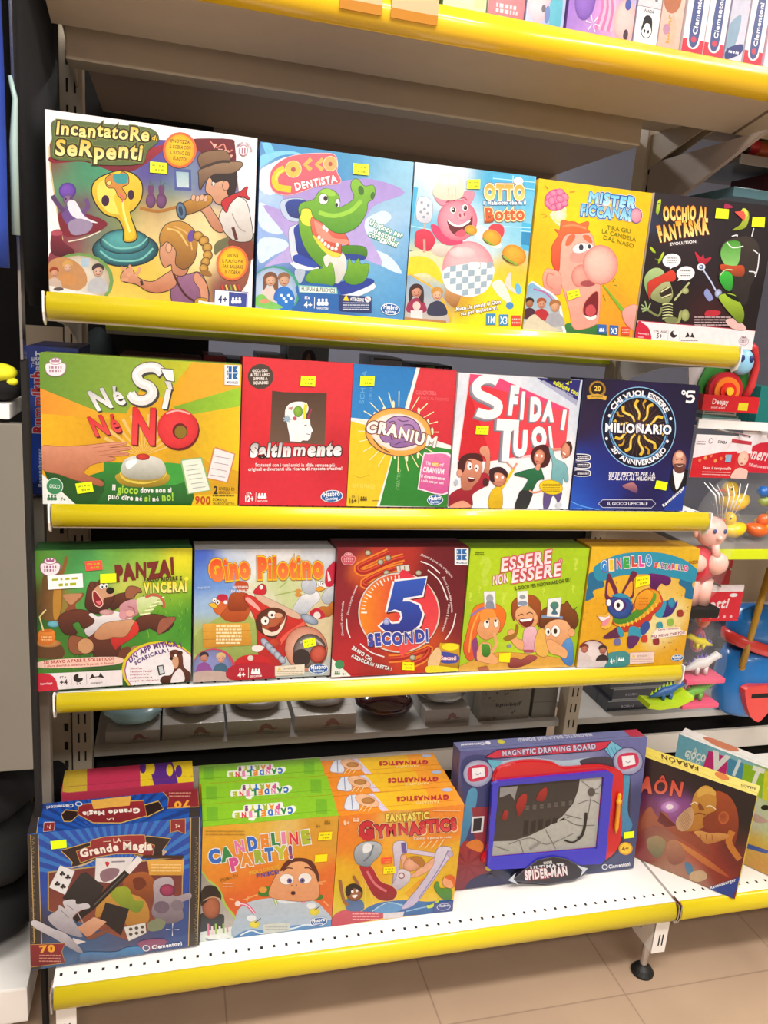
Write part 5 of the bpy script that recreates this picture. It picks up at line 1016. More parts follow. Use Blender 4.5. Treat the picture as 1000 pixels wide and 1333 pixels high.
for x in(495,525):a.line([(x,188),(x+2,222)],5,'5c544c',0)
a.ell(488,500,278,272,'601018',n=48);a.ell(488,500,274,268,'d8ccc0',n=48);a.ell(488,500,264,258,'e02c3c',n=48)
a.poly([(488+262*math.sin(t),500-256*math.cos(t))for t in[math.pi*(1+k/24)for k in range(25)]],'f08c1c',c2='d83c34',d=(1,0));a.poly([(488,245),(490,755),(560,750),(700,660),(750,500),(700,340),(600,265)],'dc2c44',1,c2='e84c4c')
for k in range(16):
 t=math.radians(-90+6*k);L=40 if k%5==0 else 24;a.line([(488+254*math.sin(t),500-248*math.cos(t)),(488+(254-L)*math.sin(t),500-(248-L)*math.cos(t))],10 if k%5==0 else 6,'f8f0e8',0)
FV=[(458,292),(672,268),(642,384),(520,402),(512,425),(560,425),(620,450),(645,510),(625,580),(570,625),(480,642),(400,625),(358,590),(408,545),(440,575),(490,570),(512,530),(500,490),(460,478),(408,498)]
a.poly([(x+8,y+10)for x,y in FV],'5c1018',0,ol=10,olc='5c1018');a.poly(FV,'2c50b8',0,ol=14,olc='f4f0f4');a.poly(FV,'2c58c0',0,c2='1c2c8c');a.ell(405,562,24,22,'c0c8f0',c2='3c50b0')
a.text('SECONDI',280,720,690,690,72,'28389c',b=.1,ol=8,olc='f4f0f4',ol2=4,olc2='5c1018',jit=4,c2='3c50b8')
for pts in([(632,158),(700,185),(760,238)],[(680,215),(760,290),(812,415)],[(866,505),(845,600),(798,678)],[(135,542),(140,610),(160,668)],[(228,708),(300,765),(390,796)]):a.line(pts,8,'f4e8e8')
a.text('Dimmi 5 cose che ti tagliano',628,118,840,270,16,'f0d8d8',arc=20,b=.01);a.text('Dimmi 5 cose della palestra',776,262,836,500,14,'f0d8d8',arc=14);a.text('Dimmi 5 frutti rossi',815,440,770,625,14,'f0d8d8',arc=8);a.text('Dimmi 5 ingorde merende',150,515,212,320,14,'f0d8d8',arc=8);a.text('Dimmi 5 attrici bionde',116,655,118,425,14,'f0d8d8',arc=8)
a.text('BRAVO CHI',168,742,298,826,24,'f4f0f0',b=.05,ol=2,olc='3c1018');a.text('AZZECCA IN FRETTA !',166,795,438,884,22,'f4f0f0',b=.05,ol=2,olc='3c1018',arc=-14)
a.poly([(758,716),(780,702),(880,706),(890,740),(880,860),(760,880)],'d8a820',1,c2='a87818',ol=2,olc='5c3c10');a.ell(830,726,56,24,'f4e020');a.poly([(760,760),(880,780),(872,830),(770,830)],'3c48a0',1);a.text('5secondi',768,812,870,812,24,'f4f0f4',b=.04,ol=2,olc='c83040')
a.poly([(680,820),(740,730),(770,770),(750,860),(700,895)],'e8c08c',1,ol=2,olc='7c4c28');a.poly([(690,850),(880,870),(880,890),(680,900)],'e8d830',1)
a.poly([(28,800),(165,925),(24,935)],'e8ece4');a.ell(88,848,32,30,'3c8c5c');people_icon(a,60,910,14,'4c7c54');a.text('8+',108,920,132,918,15,'5c7c5c')
crown_badge(a,146,138,44,'e8a8b0','c84c5c');mk_logo(a,858,68,92,116)
a.build('front_print',r,Matrix())
sticker(a,[(512,828),(588,830),(590,882),(508,880)],MATS['yellow_sticker'])
r,a=game_box('N','lime green game box with three children wearing cards on their foreheads','7ca018',(590,700),5.405)
a.grid([(200,100,300,'b4d41c'),(800,200,300,'acd020'),(500,500,250,'bcd828'),(150,600,200,'a4c820'),(900,600,150,'9cc41c')],14,.05)
for st,x,y,h in(('?',170,320,180),('?',840,220,80),('?',330,460,80),('?',100,440,60),('?',620,400,50),('?',830,380,50),('?',170,380,46)):a.text(st,x,y,x+h*.6,y,h,'c8e048',b=.03)
a.text('?',175,320,280,318,180,'c0dc40',b=.05)
a.poly([(130,860),(320,800),(600,820),(780,850),(840,910),(40,940)],'e0a040',1,c2='d8a848',ol=2,olc='8c5c20')
def fcard(pts):a.poly(pts,'f0f0f0',ol=2,olc='b0b8a8')
a.poly([(120,560),(150,480),(240,450),(320,470),(370,530),(350,620),(320,660),(310,600),(280,540),(200,640),(160,680),(150,830),(100,850),(70,770),(90,680)],'f07c1c',1,c2='d8502c',ol=3,olc='8c2c10');a.line([(180,520),(130,640),(110,800)],12,'f8a848');a.poly([(130,730),(165,700),(180,840),(150,850)],'8c3c78',1)
a.poly([(165,650),(200,560),(240,540),(290,540),(325,580),(320,650),(280,690),(220,710)],'f0b078',1,c2='dc9460',ol=3,olc='8c4c20');a.ell(232,600,20,30,'f8f4ec',ol=2,olc='5c2c10');a.ell(300,595,16,28,'f8f4ec',ol=2,olc='5c2c10');a.ell(236,585,8,10,'202020');a.ell(298,578,7,9,'202020');a.line([(215,575),(240,562),(255,570)],6,'3c1c10');a.poly([(185,530),(220,490),(280,500),(300,550),(250,560),(200,590)],'f4963c',1)
a.poly([(170,780),(200,730),(260,740),(270,800),(310,840),(300,880),(180,860),(165,820)],'ecac74',1,ol=2,olc='8c4c20');a.poly([(198,745),(215,740),(250,745),(262,800),(240,830),(205,820)],'4c9c30',1,c2='2c6c20');a.line([(270,800),(300,740),(285,660)],22,'ecac74');a.line([(120,545),(200,490),(300,485)],16,'9878b0')
fcard([(214,372),(292,370),(296,485),(220,488)]);a.ell(255,420,26,30,'a0a8b0');a.poly([(235,440),(275,440),(285,488),(228,488)],'8890a0',1)
a.poly([(410,520),(420,440),(480,405),(560,400),(610,450),(615,560),(600,620),(580,560),(540,470),(450,490),(430,580)],'a85420',1,c2='7c3c18',ol=3,olc='4c1c0c');a.poly([(440,560),(445,500),(500,470),(550,490),(590,540),(590,590),(550,630),(490,620)],'f0b484',1,c2='dc9860',ol=3,olc='8c4c20')
a.poly([(462,570),(560,560),(545,610),(500,618)],'7c1c1c',1,ol=2);a.poly([(465,568),(558,560),(548,578),(480,585)],'ffffff');a.line([(455,545),(480,530),(495,540)],6,'5c2c14');a.line([(515,530),(540,518),(560,530)],6,'5c2c14');a.ell(578,555,14,22,'ecac74',ol=2,olc='8c4c20')
a.poly([(500,640),(580,630),(590,760),(570,795),(495,790)],'f0c0cc',1,c2='d89cb0',ol=2,olc='8c5c60');a.rect(495,780,565,800,'b04c5c');a.poly([(385,650),(420,640),(450,700),(490,720),(490,780),(440,760),(390,690)],'ecac74',1,ol=2,olc='8c4c20');a.poly([(350,700),(380,680),(430,660),(440,600),(460,620),(440,690),(380,720)],'9c6c20',1)
fcard([(448,372),(522,366),(526,470),(454,476)]);a.ell(486,410,22,16,'98a0a8');a.ell(488,455,34,18,'8898b0')
a.poly([(610,560),(630,500),(700,470),(780,460),(800,440),(830,490),(860,510),(880,580),(850,640),(820,620),(780,570),(700,570),(640,620),(610,620)],'8c4c1c',1,c2='5c2c14',ol=3,olc='3c180c');a.line([(800,440),(835,490)],6,'5c2c14');a.line([(870,480),(845,510)],5,'5c2c14')
a.poly([(640,640),(660,600),(720,570),(790,580),(830,640),(820,690),(760,760),(690,780),(640,720)],'f0b484',1,c2='dc9860',ol=3,olc='8c4c20');a.ell(720,650,30,40,'f8f4ec',ol=2,olc='5c2c10');a.ell(665,655,18,30,'f8f4ec',ol=2,olc='5c2c10');a.ell(718,650,13,18,'3c1c10');a.ell(668,655,8,14,'3c1c10');a.ell(832,660,24,28,'ecac74',ol=2,olc='8c4c20')
a.poly([(770,740),(810,700),(840,740),(840,880),(790,880),(750,810)],'5c98d8',1,c2='3c78bc',ol=2,olc='2c4c7c');a.poly([(600,640),(640,640),(650,720),(670,800),(640,830),(590,810),(570,740)],'e8b454',1,ol=2,olc='8c5c20');a.poly([(655,720),(690,710),(740,740),(800,790),(790,840),(740,820),(680,800)],'ecac74',1,ol=2,olc='8c4c20')
a.line([(620,548),(700,548),(770,556)],18,'7c98c0');fcard([(668,424),(760,412),(745,550),(658,545)]);a.poly([(680,470),(700,445),(735,450),(740,480),(720,500),(735,530),(690,530),(700,500)],'4c8c6c',1,c2='3c6c8c')
a.poly([(385,870),(420,835),(480,850),(530,820),(590,835),(520,880),(440,905),(395,900)],'a8504c',1,c2='7c2c30',ol=2,olc='4c1418');a.poly([(170,905),(235,895),(252,920),(180,925)],'b06048',ol=2,olc='5c2018');a.ell(392,752,18,12,'8c90a0')
a.text('ESSERE',325,232,690,168,86,'fad8dc',b=.03,ol=7,olc='d84c64',sh=.25,c2='fff4f4');a.text('NON',272,325,385,305,62,'fad8dc',b=.03,ol=6,olc='d84c64',sh=.2,c2='fff4f4');a.text('ESSERE',400,310,755,258,84,'fad8dc',b=.03,ol=7,olc='d84c64',sh=.25,c2='fff4f4');a.text('o',742,170,770,166,34,'f4a0ac',b=.03,ol=4,olc='c84c60')
a.text('IL GIOCO PER INDOVINARE CHI SEI !',430,362,832,300,24,'4c5c14',b=.03);squiggles(a,150,90,215,115,2,5,'4c5c18')
a.build('front_print',r,Matrix())
sticker(a,[(322,806),(402,800),(394,868),(318,862)],MATS['yellow_sticker'],marks=False)
r,a=game_box('O','yellow game box with a colourful pinata donkey under a teal banner','d8a820',(745,700),5.556)
a.grid([(150,100,200,'e8b828'),(850,100,200,'e0b428'),(500,200,150,'e4b030'),(150,700,200,'e4a81c'),(850,800,200,'dca41c'),(650,300,120,'ecc060'),(680,640,120,'ecdc98'),(600,480,80,'e8cc70'),(300,850,150,'e0ac1c')],18,.05)
rnd=random.Random(12)
for k in range(80):
 x,y=rnd.uniform(80,900),rnd.uniform(140,860);q=rnd.uniform(4,12);a.poly([(x,y),(x+q,y-q*.6),(x+q*.5,y+q)],rnd.choice(('a85c1c','8c6c20','b84430','6c8c30','c88418','8c4c60')))
TE,TD='2c98b4','1c6c94'
a.poly([(110,270),(180,250),(230,330),(220,360),(150,385),(155,430),(95,458),(90,400),(110,360)],TD,1);a.poly([(915,240),(850,235),(770,320),(820,370),(815,430),(880,440),(885,380),(870,330)],TD,1)
a.poly([(160,210),(300,130),(450,102),(620,102),(780,140),(880,200),(912,250),(880,320),(790,300),(640,268),(500,262),(340,275),(230,310),(170,300)],TE,1,c2='248cac')
for i,(ch,cc)in enumerate(zip('GINELLO',('2c8cd8','e8c83c','d83c5c','3ca848','d84c38','e84c9c','3c9cd8'))):a.text(ch,205+54*i,240-9*i+(i>4)*8,252+54*i,238-9*i+(i>4)*8,66,cc,b=.09,ol=5,olc='f0f4f4',ol2=3,olc2='7c3c6c')
a.text('SALTARELLO',590,210,840,235,34,'d85c8c',b=.08,ol=4,olc='f0f4f4',cols=('d84c5c','e8c83c','9c4cb0','3c8c48','d84c8c'),ol2=2,olc2='6c2c6c',jit=3);a.text('PAZZO',848,185,915,178,22,'9c5c18',b=.03)
a.poly([(550,265),(600,258),(700,280),(712,320),(680,345),(640,330),(600,380),(560,350)],'6c1c6c',1,c2='48104c')
a.poly([(235,420),(245,300),(262,255),(290,300),(330,400),(300,440),(250,450)],'6c2040',1);a.poly([(252,400),(262,320),(300,410),(275,430)],'e8a030',1);a.poly([(355,400),(400,310),(430,240),(470,260),(440,310),(445,400),(430,440),(390,430)],'6c2040',1);a.poly([(372,400),(428,310),(430,410),(395,430)],'e8a030',1)
a.poly([(600,540),(640,480),(690,450),(740,470),(760,450),(755,490),(710,560),(640,575)],'503088',1,c2='342068');a.ell(718,470,26,36,'2c94b8',c2='1c6c94');a.poly([(600,545),(650,460),(680,470),(650,570),(610,570)],TE,1)
a.poly([(440,480),(480,400),(540,370),(610,380),(650,440),(640,500),(580,560),(560,600),(470,650),(380,680),(330,640),(290,620),(290,580),(380,560)],'d8402c',1,c2='b8301c',ol=2,olc='5c1810')
a.poly([(455,500),(500,420),(560,375),(625,400),(625,470),(560,540),(470,600),(370,640),(320,635),(300,590),(400,560)],'e0a020',1);a.poly([(290,585),(400,555),(470,510),(560,420),(600,400),(600,450),(540,520),(440,600),(330,625)],'5ca030',1,c2='3c8024')
a.poly([(450,490),(470,420),(530,375),(580,390),(575,440),(520,510),(470,520)],'f0a828',1,c2='d8841c',ol=3,olc='8c4c10');squiggles(a,480,430,545,490,3,8,'c8641c')
for k in range(11):t=k/10;x=340+290*t;y=640-50*t-150*t*t*.9;a.line([(x,y-14),(x+6,y+12)],10,'f0c848',0)
a.poly([(300,660),(340,640),(370,700),(330,720),(240,730),(228,712)],'5c2048',1);a.poly([(320,650),(350,650),(375,700),(345,715)],TE,1);a.poly([(405,710),(410,650),(450,640),(495,670),(485,730),(420,800),(398,780)],TE,1);a.poly([(402,712),(480,715),(470,760),(425,800),(398,780)],'5c2060',1)
a.poly([(490,640),(540,600),(560,640),(530,690),(500,700)],'2c4c98',1)
a.poly([(230,560),(260,540),(290,570),(275,640),(235,660),(205,640),(225,620),(190,580),(180,560)],'f0b848',1,ol=2,olc='8c5c18');a.poly([(190,570),(240,575),(268,560),(262,600),(215,605)],'f8e8e8',1,ol=2,olc='8c1c2c');a.poly([(215,610),(268,580),(255,625),(220,640)],'e8909c',1)
a.ell(345,500,90,86,'2c5cac',c2='183878',ol=2,olc='0c1c40');a.poly([(280,420),(350,400),(410,430),(430,490),(400,440),(330,430)],'2c90b4',1);a.ell(336,488,54,48,'48206c');a.ell(334,488,34,40,'f8f8fa');a.ell(330,488,13,18,'14101c');a.ell(262,470,16,24,'f8f8fa',ol=5,olc='48206c')
for x,y,c in((630,635,'2c94a4'),(710,610,'8cb848'),(520,730,'c83c2c'),(780,545,'9c3428'),(605,748,'8c2430'),(325,752,'6c6ca0')):a.poly([(x-22,y-18),(x+16,y-24),(x+20,y+20),(x-18,y+22)],c,1)
a.poly([(610,655),(775,645),(785,668),(825,676),(820,700),(570,732),(566,708)],'f4e8dc',0);a.text('Carica i coriandoli',618,670,770,660,12,'8c3c4c',b=.03);a.text('PIU\' PIENO CHE POI!!',570,724,818,692,17,'8c2c4c',b=.04)
a.ell(148,838,112,102,'6c2830');a.ell(146,842,107,98,'e8dcdc',c2='c8b0b0');kid(a,90,800,30,'7c2c1c','c87860','d8c8c8');kid(a,220,810,30,'3c2424','b87860','2c2028');a.poly([(40,890),(250,885),(240,935),(30,935)],'d8ccd0')
a.poly([(268,830),(398,826),(402,920),(240,934),(262,880)],'3c8c90',1);a.text('4+',275,908,312,904,34,'ffffff',b=.04);a.line([(322,850),(322,905)],3,'ffffff',0);people_icon(a,338,880,16)
a.poly([(416,830),(592,824),(586,900),(414,912)],'ecd0c8',ol=2,olc='b88c80');a.poly([(428,862),(440,838),(454,861)],'e8c840');a.text('ATTENZIONE',468,862,540,858,14,'9c8c84',b=.03);squiggles(a,424,868,578,900,2,5,'c0a098')
maker_oval(a,756,868,44,24,-6)
a.build('front_print',r,Matrix())
sticker(a,[(456,282),(556,270),(560,330),(452,360)][0:4],MATS['yellow_sticker'],marks=True)
def top_print(r,w,h,d,quad,org,sc):
 t=Art(w,d,quad,org,sc);t.mw=Matrix(((1,0,0,0),(0,0,1,0),(0,-1,0,h),(0,0,0,1)));t.root=r
 return t
r,a=game_box('P','blue conjuring set with white gloves and cards, first on the bottom deck','1c3c84',(25,1010),4)
a.grid([(300,300,300,'1c50b4'),(150,400,150,'1c3c94'),(800,400,150,'1c48a8'),(300,950,200,'3c5c84'),(600,950,200,'4c4c6c'),(850,850,150,'2c4c8c'),(100,800,100,'3c3034')],16,.06)
a.rays(510,560,600,22,'2c74c4',.45,190,350,100)
for x0,x1 in((45,100),(885,940)):
 a.poly([(x0,290 if x0<500 else 195),(x1,285 if x0<500 else 190),(x1-(5 if x0>500 else-15),1020),(x0+(5 if x0<500 else-12),1030)],'3a322e');rnd=random.Random(x0)
 for k in range(26):y=300+26*k;x=x0+18+rnd.uniform(0,10);a.line([(x,y),(x+14,y+8),(x+2,y+18)],3,'8c7c58')
for p in([(100,290),(112,700),(120,900)],[(62,290),(75,700),(80,880)],[(888,195),(884,600),(878,890)],[(932,190),(930,600),(922,880)]):a.line(p,4,'c8a868',0)
a.poly([(150,490),(850,400),(845,730),(560,860),(150,700)],'b8a068');a.poly([(156,496),(845,408),(840,730),(560,860),(156,700)],'6a2c30',0,c2='8a4834')
a.poly([(220,375),(370,330),(400,420),(270,470),(280,440),(262,415)],'2c1c1c',ol=4,olc='d8b048');a.poly([(660,295),(785,310),(745,365),(740,400),(600,400)],'2c1c1c',ol=4,olc='d8b048');a.poly([(740,370),(768,375),(745,405)],'c0b0a0')
a.poly([(375,320),(440,302),(560,292),(650,290),(655,330),(700,345),(690,405),(600,388),(500,390),(400,408),(320,440),(300,380),(372,350)],'9c2c34',c2='7c2028',ol=4,olc='d0a860');a.line([(240,470),(330,455),(390,425)],7,'b8b0a8')
a.text('LA',488,330,530,327,20,'ecd8c0',b=.03);a.line([(438,326),(478,322)],3,'ecd8c0',0);a.line([(540,318),(580,318)],3,'ecd8c0',0)
a.text('Grande',318,412,520,372,40,'f4ece0',b=.05,arc=3);a.text('Magia',534,370,692,370,42,'f4ece0',b=.05)
a.poly([(400,415),(595,410),(560,490),(470,550),(395,540)],'e4e0e0',ol=2,olc='9c9090');a.poly([(420,500),(460,470),(520,475),(500,520),(440,545)],'8c6c78',1);a.poly([(447,440),(458,434),(470,442),(458,462)],'c82c38',1);a.line([(480,435),(550,432)],8,'8c8490',0)
a.poly([(320,500),(350,490),(440,570),(420,640),(370,690),(225,635)],'2c2c2e',c2='1c1c1e')
a.poly([(215,455),(290,485),(240,615),(158,575)],'e8e6e8',ol=2,olc='8c8890')
for x,y in((226,500),(255,518),(200,555),(230,570)):a.ell(x,y-7,7,7,'1c1818',n=8);a.ell(x-8,y+3,7,7,'1c1818',n=8);a.ell(x+8,y+3,7,7,'1c1818',n=8);a.line([(x,y),(x-2,y+14)],4,'1c1818',0)
a.poly([(540,540),(580,500),(660,490),(700,540),(700,620),(640,640),(560,610)],'a85c2c',1,c2='7c3c1c');a.poly([(590,530),(640,520),(660,560),(610,590)],'6c2c18',1)
a.poly([(430,620),(520,600),(650,640),(670,760),(560,780),(520,680),(400,740)],'c89440',1,c2='a87430');a.poly([(470,590),(560,570),(600,640),(650,650),(620,710),(560,690),(500,650)],'9ca830',1,c2='6c8428')
a.poly([(700,540),(770,515),(800,540),(800,620),(880,600),(890,630),(840,660),(850,740),(760,770),(690,720),(700,640)],'b8acb4',1,c2='6c606c');a.ell(768,588,41,34,'a83c64',c2='5c1838');a.ell(740,680,40,34,'6c5c6c');a.ell(820,670,34,30,'7c707c');a.poly([(665,770),(720,740),(760,760),(740,800),(680,810)],'7c8468',1)
a.poly([(545,790),(655,765),(660,820),(570,865)],'d8d4d0',ol=2,olc='8c8480')
for k in range(6):a.ell(580+30*(k%3),800+28*(k//3)-6*(k%3),10,9,'4c4440',n=8)
a.poly([(450,655),(572,690),(530,835),(420,750)],'201c20',c2='181418')
a.poly([(300,795),(390,735),(455,760),(360,850)],'d8a888',c2='c08060');a.poly([(340,850),(470,790),(474,812),(380,860)],'7c4838');a.poly([(280,850),(350,870),(290,890)],'d8d0d0');a.poly([(250,830),(330,800),(500,850),(500,900),(330,930),(290,890)],'3c3430',1)if 0 else None
a.line([(560,490),(380,680),(290,752)],34,'181416',0);a.line([(628,412),(560,490)],34,'ece6e4',0);a.line([(550,500),(390,670)],7,'54504c',0)
GV,GD='d0ccd2','908a94'
a.poly([(150,740),(200,700),(210,670),(240,690),(230,650),(290,640),(300,665),(355,660),(368,685),(320,700),(280,740),(300,780),(330,840),(290,840),(200,800)],GV,1,c2=GD)
a.poly([(62,770),(90,755),(180,800),(250,830),(330,920),(300,925),(180,850),(90,800)],GV,1,c2=GD);a.line([(220,700),(260,740)],4,'7c7880');a.line([(250,670),(290,700)],4,'7c7880');a.line([(300,700),(340,780)],5,'a8a4ac')
a.poly([(330,930),(500,925),(560,900),(640,900),(620,960),(350,985)],'3c84b8',1,c2='4c5470');a.poly([(620,870),(740,850),(760,880),(660,920)],'8c4c6c',1)
a.poly([(55,890),(240,880),(222,925),(240,985),(62,1010)],'8c2830',0,c2='742028',ol=3,olc='c8a05c');a.text('70',106,932,192,924,36,'f0a83c',b=.05);squiggles(a,106,938,218,985,3,6,'c88878')
a.poly([(664,425),(855,420),(850,505),(675,505)],'e8b050',0,c2='d09838');a.line([(640,405),(850,405)],16,'3c2418',0);squiggles(a,685,440,840,490,3,5,'f4d090')
a.poly([(785,205),(858,200),(858,280),(820,262),(785,272)],'8c2830',ol=4,olc='d0a860');a.text('7+',808,248,834,247,17,'f0d8c0',b=.03)
a.ell(660,902,19,17,'e8e8f0');a.ell(660,902,15,13,'5c5c78');a.text('Clementoni',690,908,846,884,20,'f4f4f8',b=.04)
a.rays(795,800,34,4,'f0f4f8',.08,-4)
a.build('front_print',r,Matrix())
sticker(a,[(164,322),(246,312),(250,356),(170,366)],marks=False)
x,y,yaw,lean,w,h,d,z,q=BX['P']
t=top_print(r,w,h,d,[(50,1047.5),(258.7,1030),(261,1056.5),(36,1082)],(25,1010),4)
t.bg('1c54b0');t.rays(500,300,700,26,'1c3c84',.4,180,360,60)
t.poly([(95,150),(135,145),(100,290),(45,290)],'3a322e');t.line([(132,146),(98,290)],4,'c8a868',0);t.poly([(890,80),(935,75),(940,190),(888,195)],'3a322e')
t.poly([(250,195),(275,175),(360,180),(300,222),(262,222)],'2c1c1c',ol=4,olc='d8b048');t.poly([(680,150),(750,132),(770,160),(690,195)],'2c1c1c',ol=4,olc='d8b048')
t.poly([(350,150),(680,130),(690,190),(560,222),(420,225),(340,190)],'9c2c34',c2='7c2028',ol=4,olc='d0a860');t.poly([(415,130),(620,110),(610,150),(425,168)],'e8b050')
t.text('Grande Magia',662,160,365,182,18,'f4ece0',b=.05,up=(0.02,1));t.text('LA',530,204,490,207,9,'f0d8c0',up=(0,1))
t.poly([(770,88),(930,78),(932,150),(790,158),(800,120)],'8c2830',ol=3,olc='c8a05c');t.text('70',896,128,820,134,24,'f0a83c',b=.05,up=(0,1));squiggles(t,800,92,900,118,2,5,'c88878')
t.poly([(148,235),(208,232),(200,270),(140,275)],'8c2830',ol=3,olc='d8d0d8');t.text('7+',186,244,160,246,16,'f0d8c0',up=(0,1));t.text('Clementoni',320,148,165,160,14,'e8e8f0',b=.03,up=(0,1));t.ell(348,148,20,10,'e8e8f0');t.ell(348,148,15,7,'1c54b0')
t.build('top_print',r,t.mw)
r2=empty('board_game_box',T(.0,.062,Z4-.0005)@Matrix.Rotation(.02,4,'Z'),'red and yellow topped box mostly hidden behind the blue conjuring set','board game box')
carton('carton',.255,.286,.08,None,'a83048',r2)
t=top_print(r2,.255,.286,.08,[(75,1032),(258,1018),(260,1030),(70,1046)],(25,1010),4)
t.bg('c03454');t.poly([(190,60),(330,60),(340,140),(190,140)],'c8a838');t.poly([(640,20),(940,20),(940,120),(650,120)],'e8c828');t.poly([(700,30),(800,20),(860,110),(740,110)],'5c2c84',1)
for k in range(6):t.ell(660+50*k,60,18,14,('5c2c84','e8c828')[k%2])
t.build('top_print',r2,t.mw)
r,a=game_box('Q','front box of three green-topped candle party games, boy behind a big cake','7cb428',(245,975),4.878,group='candle party games standing one behind the other')
a.grid([(150,550,150,'e8a828'),(500,480,150,'e8b838'),(850,480,150,'d8a030'),(600,500,100,'ecd080'),(300,750,150,'e88c28'),(700,650,150,'ec9c28'),(400,880,150,'e86c20'),(880,850,120,'e47028'),(850,1000,120,'dc6430'),(280,1000,100,'dc5c28')],18,.05)
a.poly([(75,790),(130,820),(200,880),(240,980),(300,1060),(322,1130),(315,1210),(60,1225)],'a8c858',1);a.poly([(70,800),(125,832),(185,890),(225,985),(285,1065),(305,1130),(300,1210),(60,1230)],'9c9488',1,c2='c0bcb8')
a.poly([(70,1060),(110,1030),(190,1040),(228,1060),(200,1170),(70,1180)],'2c3034',1);a.ell(146,1000,58,72,'b86c4c',c2='7c3c28');a.poly([(80,960),(85,890),(140,865),(200,900),(205,950),(150,930),(90,990)],'2a1814',1);a.ell(140,890,50,34,'201410');a.line([(95,955),(150,932),(200,945)],7,'c8a080')
a.poly([(70,1160),(180,1140),(300,1120),(315,1200),(70,1225)],'dce4dc');a.ell(185,1205,78,18,'8c98a8');a.ell(185,1188,78,20,'e8ece8')
for k,c in enumerate(('e07c9c','f0d0d8','9cc058','e0e4c8','8cb448','e090b0')):a.line([(128+24*k,1180-4*k),(126+24*k,1105+(k%2)*16)],13,c,0)
a.poly([(300,1060),(340,990),(440,950),(640,935),(800,960),(870,1020),(912,1070),(910,1130),(320,1210)],'c0ccd8',1,c2='9cb0c4');a.poly([(322,1170),(400,1140),(500,1150),(640,1120),(780,1110),(910,1080),(912,1140),(320,1215)],'5c90c0',1,c2='3c78b0');a.line([(330,1180),(400,1150),(470,1170),(560,1130),(650,1140),(740,1115),(800,1120)],9,'dce8f0')
a.ell(630,950,70,26,'e4ecf4')
for pts,c in(([(310,975),(370,985),(420,1040)],'e05888'),([(495,915),(540,935),(560,985)],'a4c870'),([(810,885),(750,920),(725,975)],'e878a4')):a.line(pts,20,c);a.line(pts,6,'f4e0e8')
a.ell(312,975,18,18,'f4e0d8');a.ell(500,910,16,15,'f0e8d8')
for x,y in((420,1110),(800,1030)):a.ell(x,y,34,24,'e8d838',c2='c8b828');a.line([(x,y-10),(x+40,y-40)],5,'3c2820');a.ell(x-20,y-40,30,20,'e8ecf0')
a.poly([(472,1110),(640,1098),(650,1150),(480,1172)],'c8ccc4',ol=2,olc='a8aca8');squiggles(a,490,1120,630,1150,2,5,'9ca098')
a.poly([(440,910),(470,870),(530,870),(540,920),(470,930)],'3c7c28',1);a.ell(472,885,26,20,'e8a040');a.poly([(800,930),(850,920),(850,945),(810,950)],'3c7c28',1)
a.poly([(510,900),(540,820),(580,760),(640,700),(740,700),(810,760),(830,860),(830,920),(800,950),(700,960),(560,945),(520,930)],'f0b07c',1,c2='e09868',ol=3,olc='8c4c24')
a.poly([(580,760),(620,700),(700,680),(780,700),(825,780),(825,850),(800,780),(740,710),(660,710),(600,760)],'5c2418',1)
a.ell(622,818,44,34,'f8f4f0',ol=2,olc='a86c48');a.ell(738,812,42,34,'f8f4f0',ol=2,olc='a86c48');a.ell(640,828,16,17,'6c5c9c');a.ell(722,826,16,17,'6c5c9c');a.ell(642,828,7,8,'180c10');a.ell(722,826,7,8,'180c10')
a.line([(600,765),(625,745),(660,748)],8,'5c2418');a.line([(735,745),(765,745),(790,765)],8,'5c2418');a.ell(664,907,14,12,'3c1410',ol=3,olc='c86c50');a.ell(655,858,5,5,'a05c3c');a.ell(684,856,5,5,'a05c3c')
for pts in([(350,950),(400,930),(440,915)],[(370,960),(380,925)],[(850,850),(820,840),(870,830)],[(260,940),(290,950)],[(860,960),(890,990)]):a.line(pts,9,'f4a868')
def candy_letters(A,st,pos,h,cols,ol,olc='f0f0ee'):
 for pas in(0,1):
  for ch,(x0,y0,x1,y1),c in zip(st,pos,cols):
   A.text(ch,x0,y0,x1,y1,h,c if pas else olc,b=.075,ol=0 if pas else ol,olc=olc,c2=None)
CC=('2c6cc8','2c8c48','e47cb0','2c6cd0','ec8c28','2c8c4c','e888b4','e03444','b0c030')
candy_letters(a,'CANDELINE',[(130,715,215,700),(212,702,288,686),(292,652,368,640),(374,632,444,620),(454,616,514,610),(522,606,578,600),(584,600,626,596),(632,596,704,590),(712,590,776,580)],76,CC,9)
candy_letters(a,'PARTY!',[(265,762,328,748),(334,732,405,722),(415,710,478,702),(486,696,544,690),(552,684,622,676),(630,680,668,676)],72,('d84c94','ec9838','a0b838','2c74c8','c0c838','8c3c7c'),9)
a.text('SPEGNI LE CANDELINE',385,790,575,745,22,'f0c040',b=.04);a.text('PRIMA TU',205,835,318,800,20,'a87018',b=.03);a.text('FINISCE!',430,808,575,780,24,'3c48a0',b=.04);squiggles(a,110,500,355,540,2,5,'b88828');squiggles(a,220,835,285,870,2,7,'f4b890');people_icon(a,865,455,14,'9c7020');a.text('4+',805,488,838,484,20,'9c7020')
maker_oval(a,828,1092,56,28,-8)
a.build('front_print',r,Matrix())
sticker(a,[(824,516),(908,510),(904,558),(818,566)],MATS['yellow_sticker']);sticker(a,[(802,660),(880,654),(876,700),(798,706)],MATS['yellow_sticker'],marks=False)
x,y,yaw,lean,w,h,d,z,q=BX['Q']
t=top_print(r,w,h,d,[(263,1046.2),(432.9,1033.1),(439.8,1059),(263.8,1074.3)],(245,975),4.878)
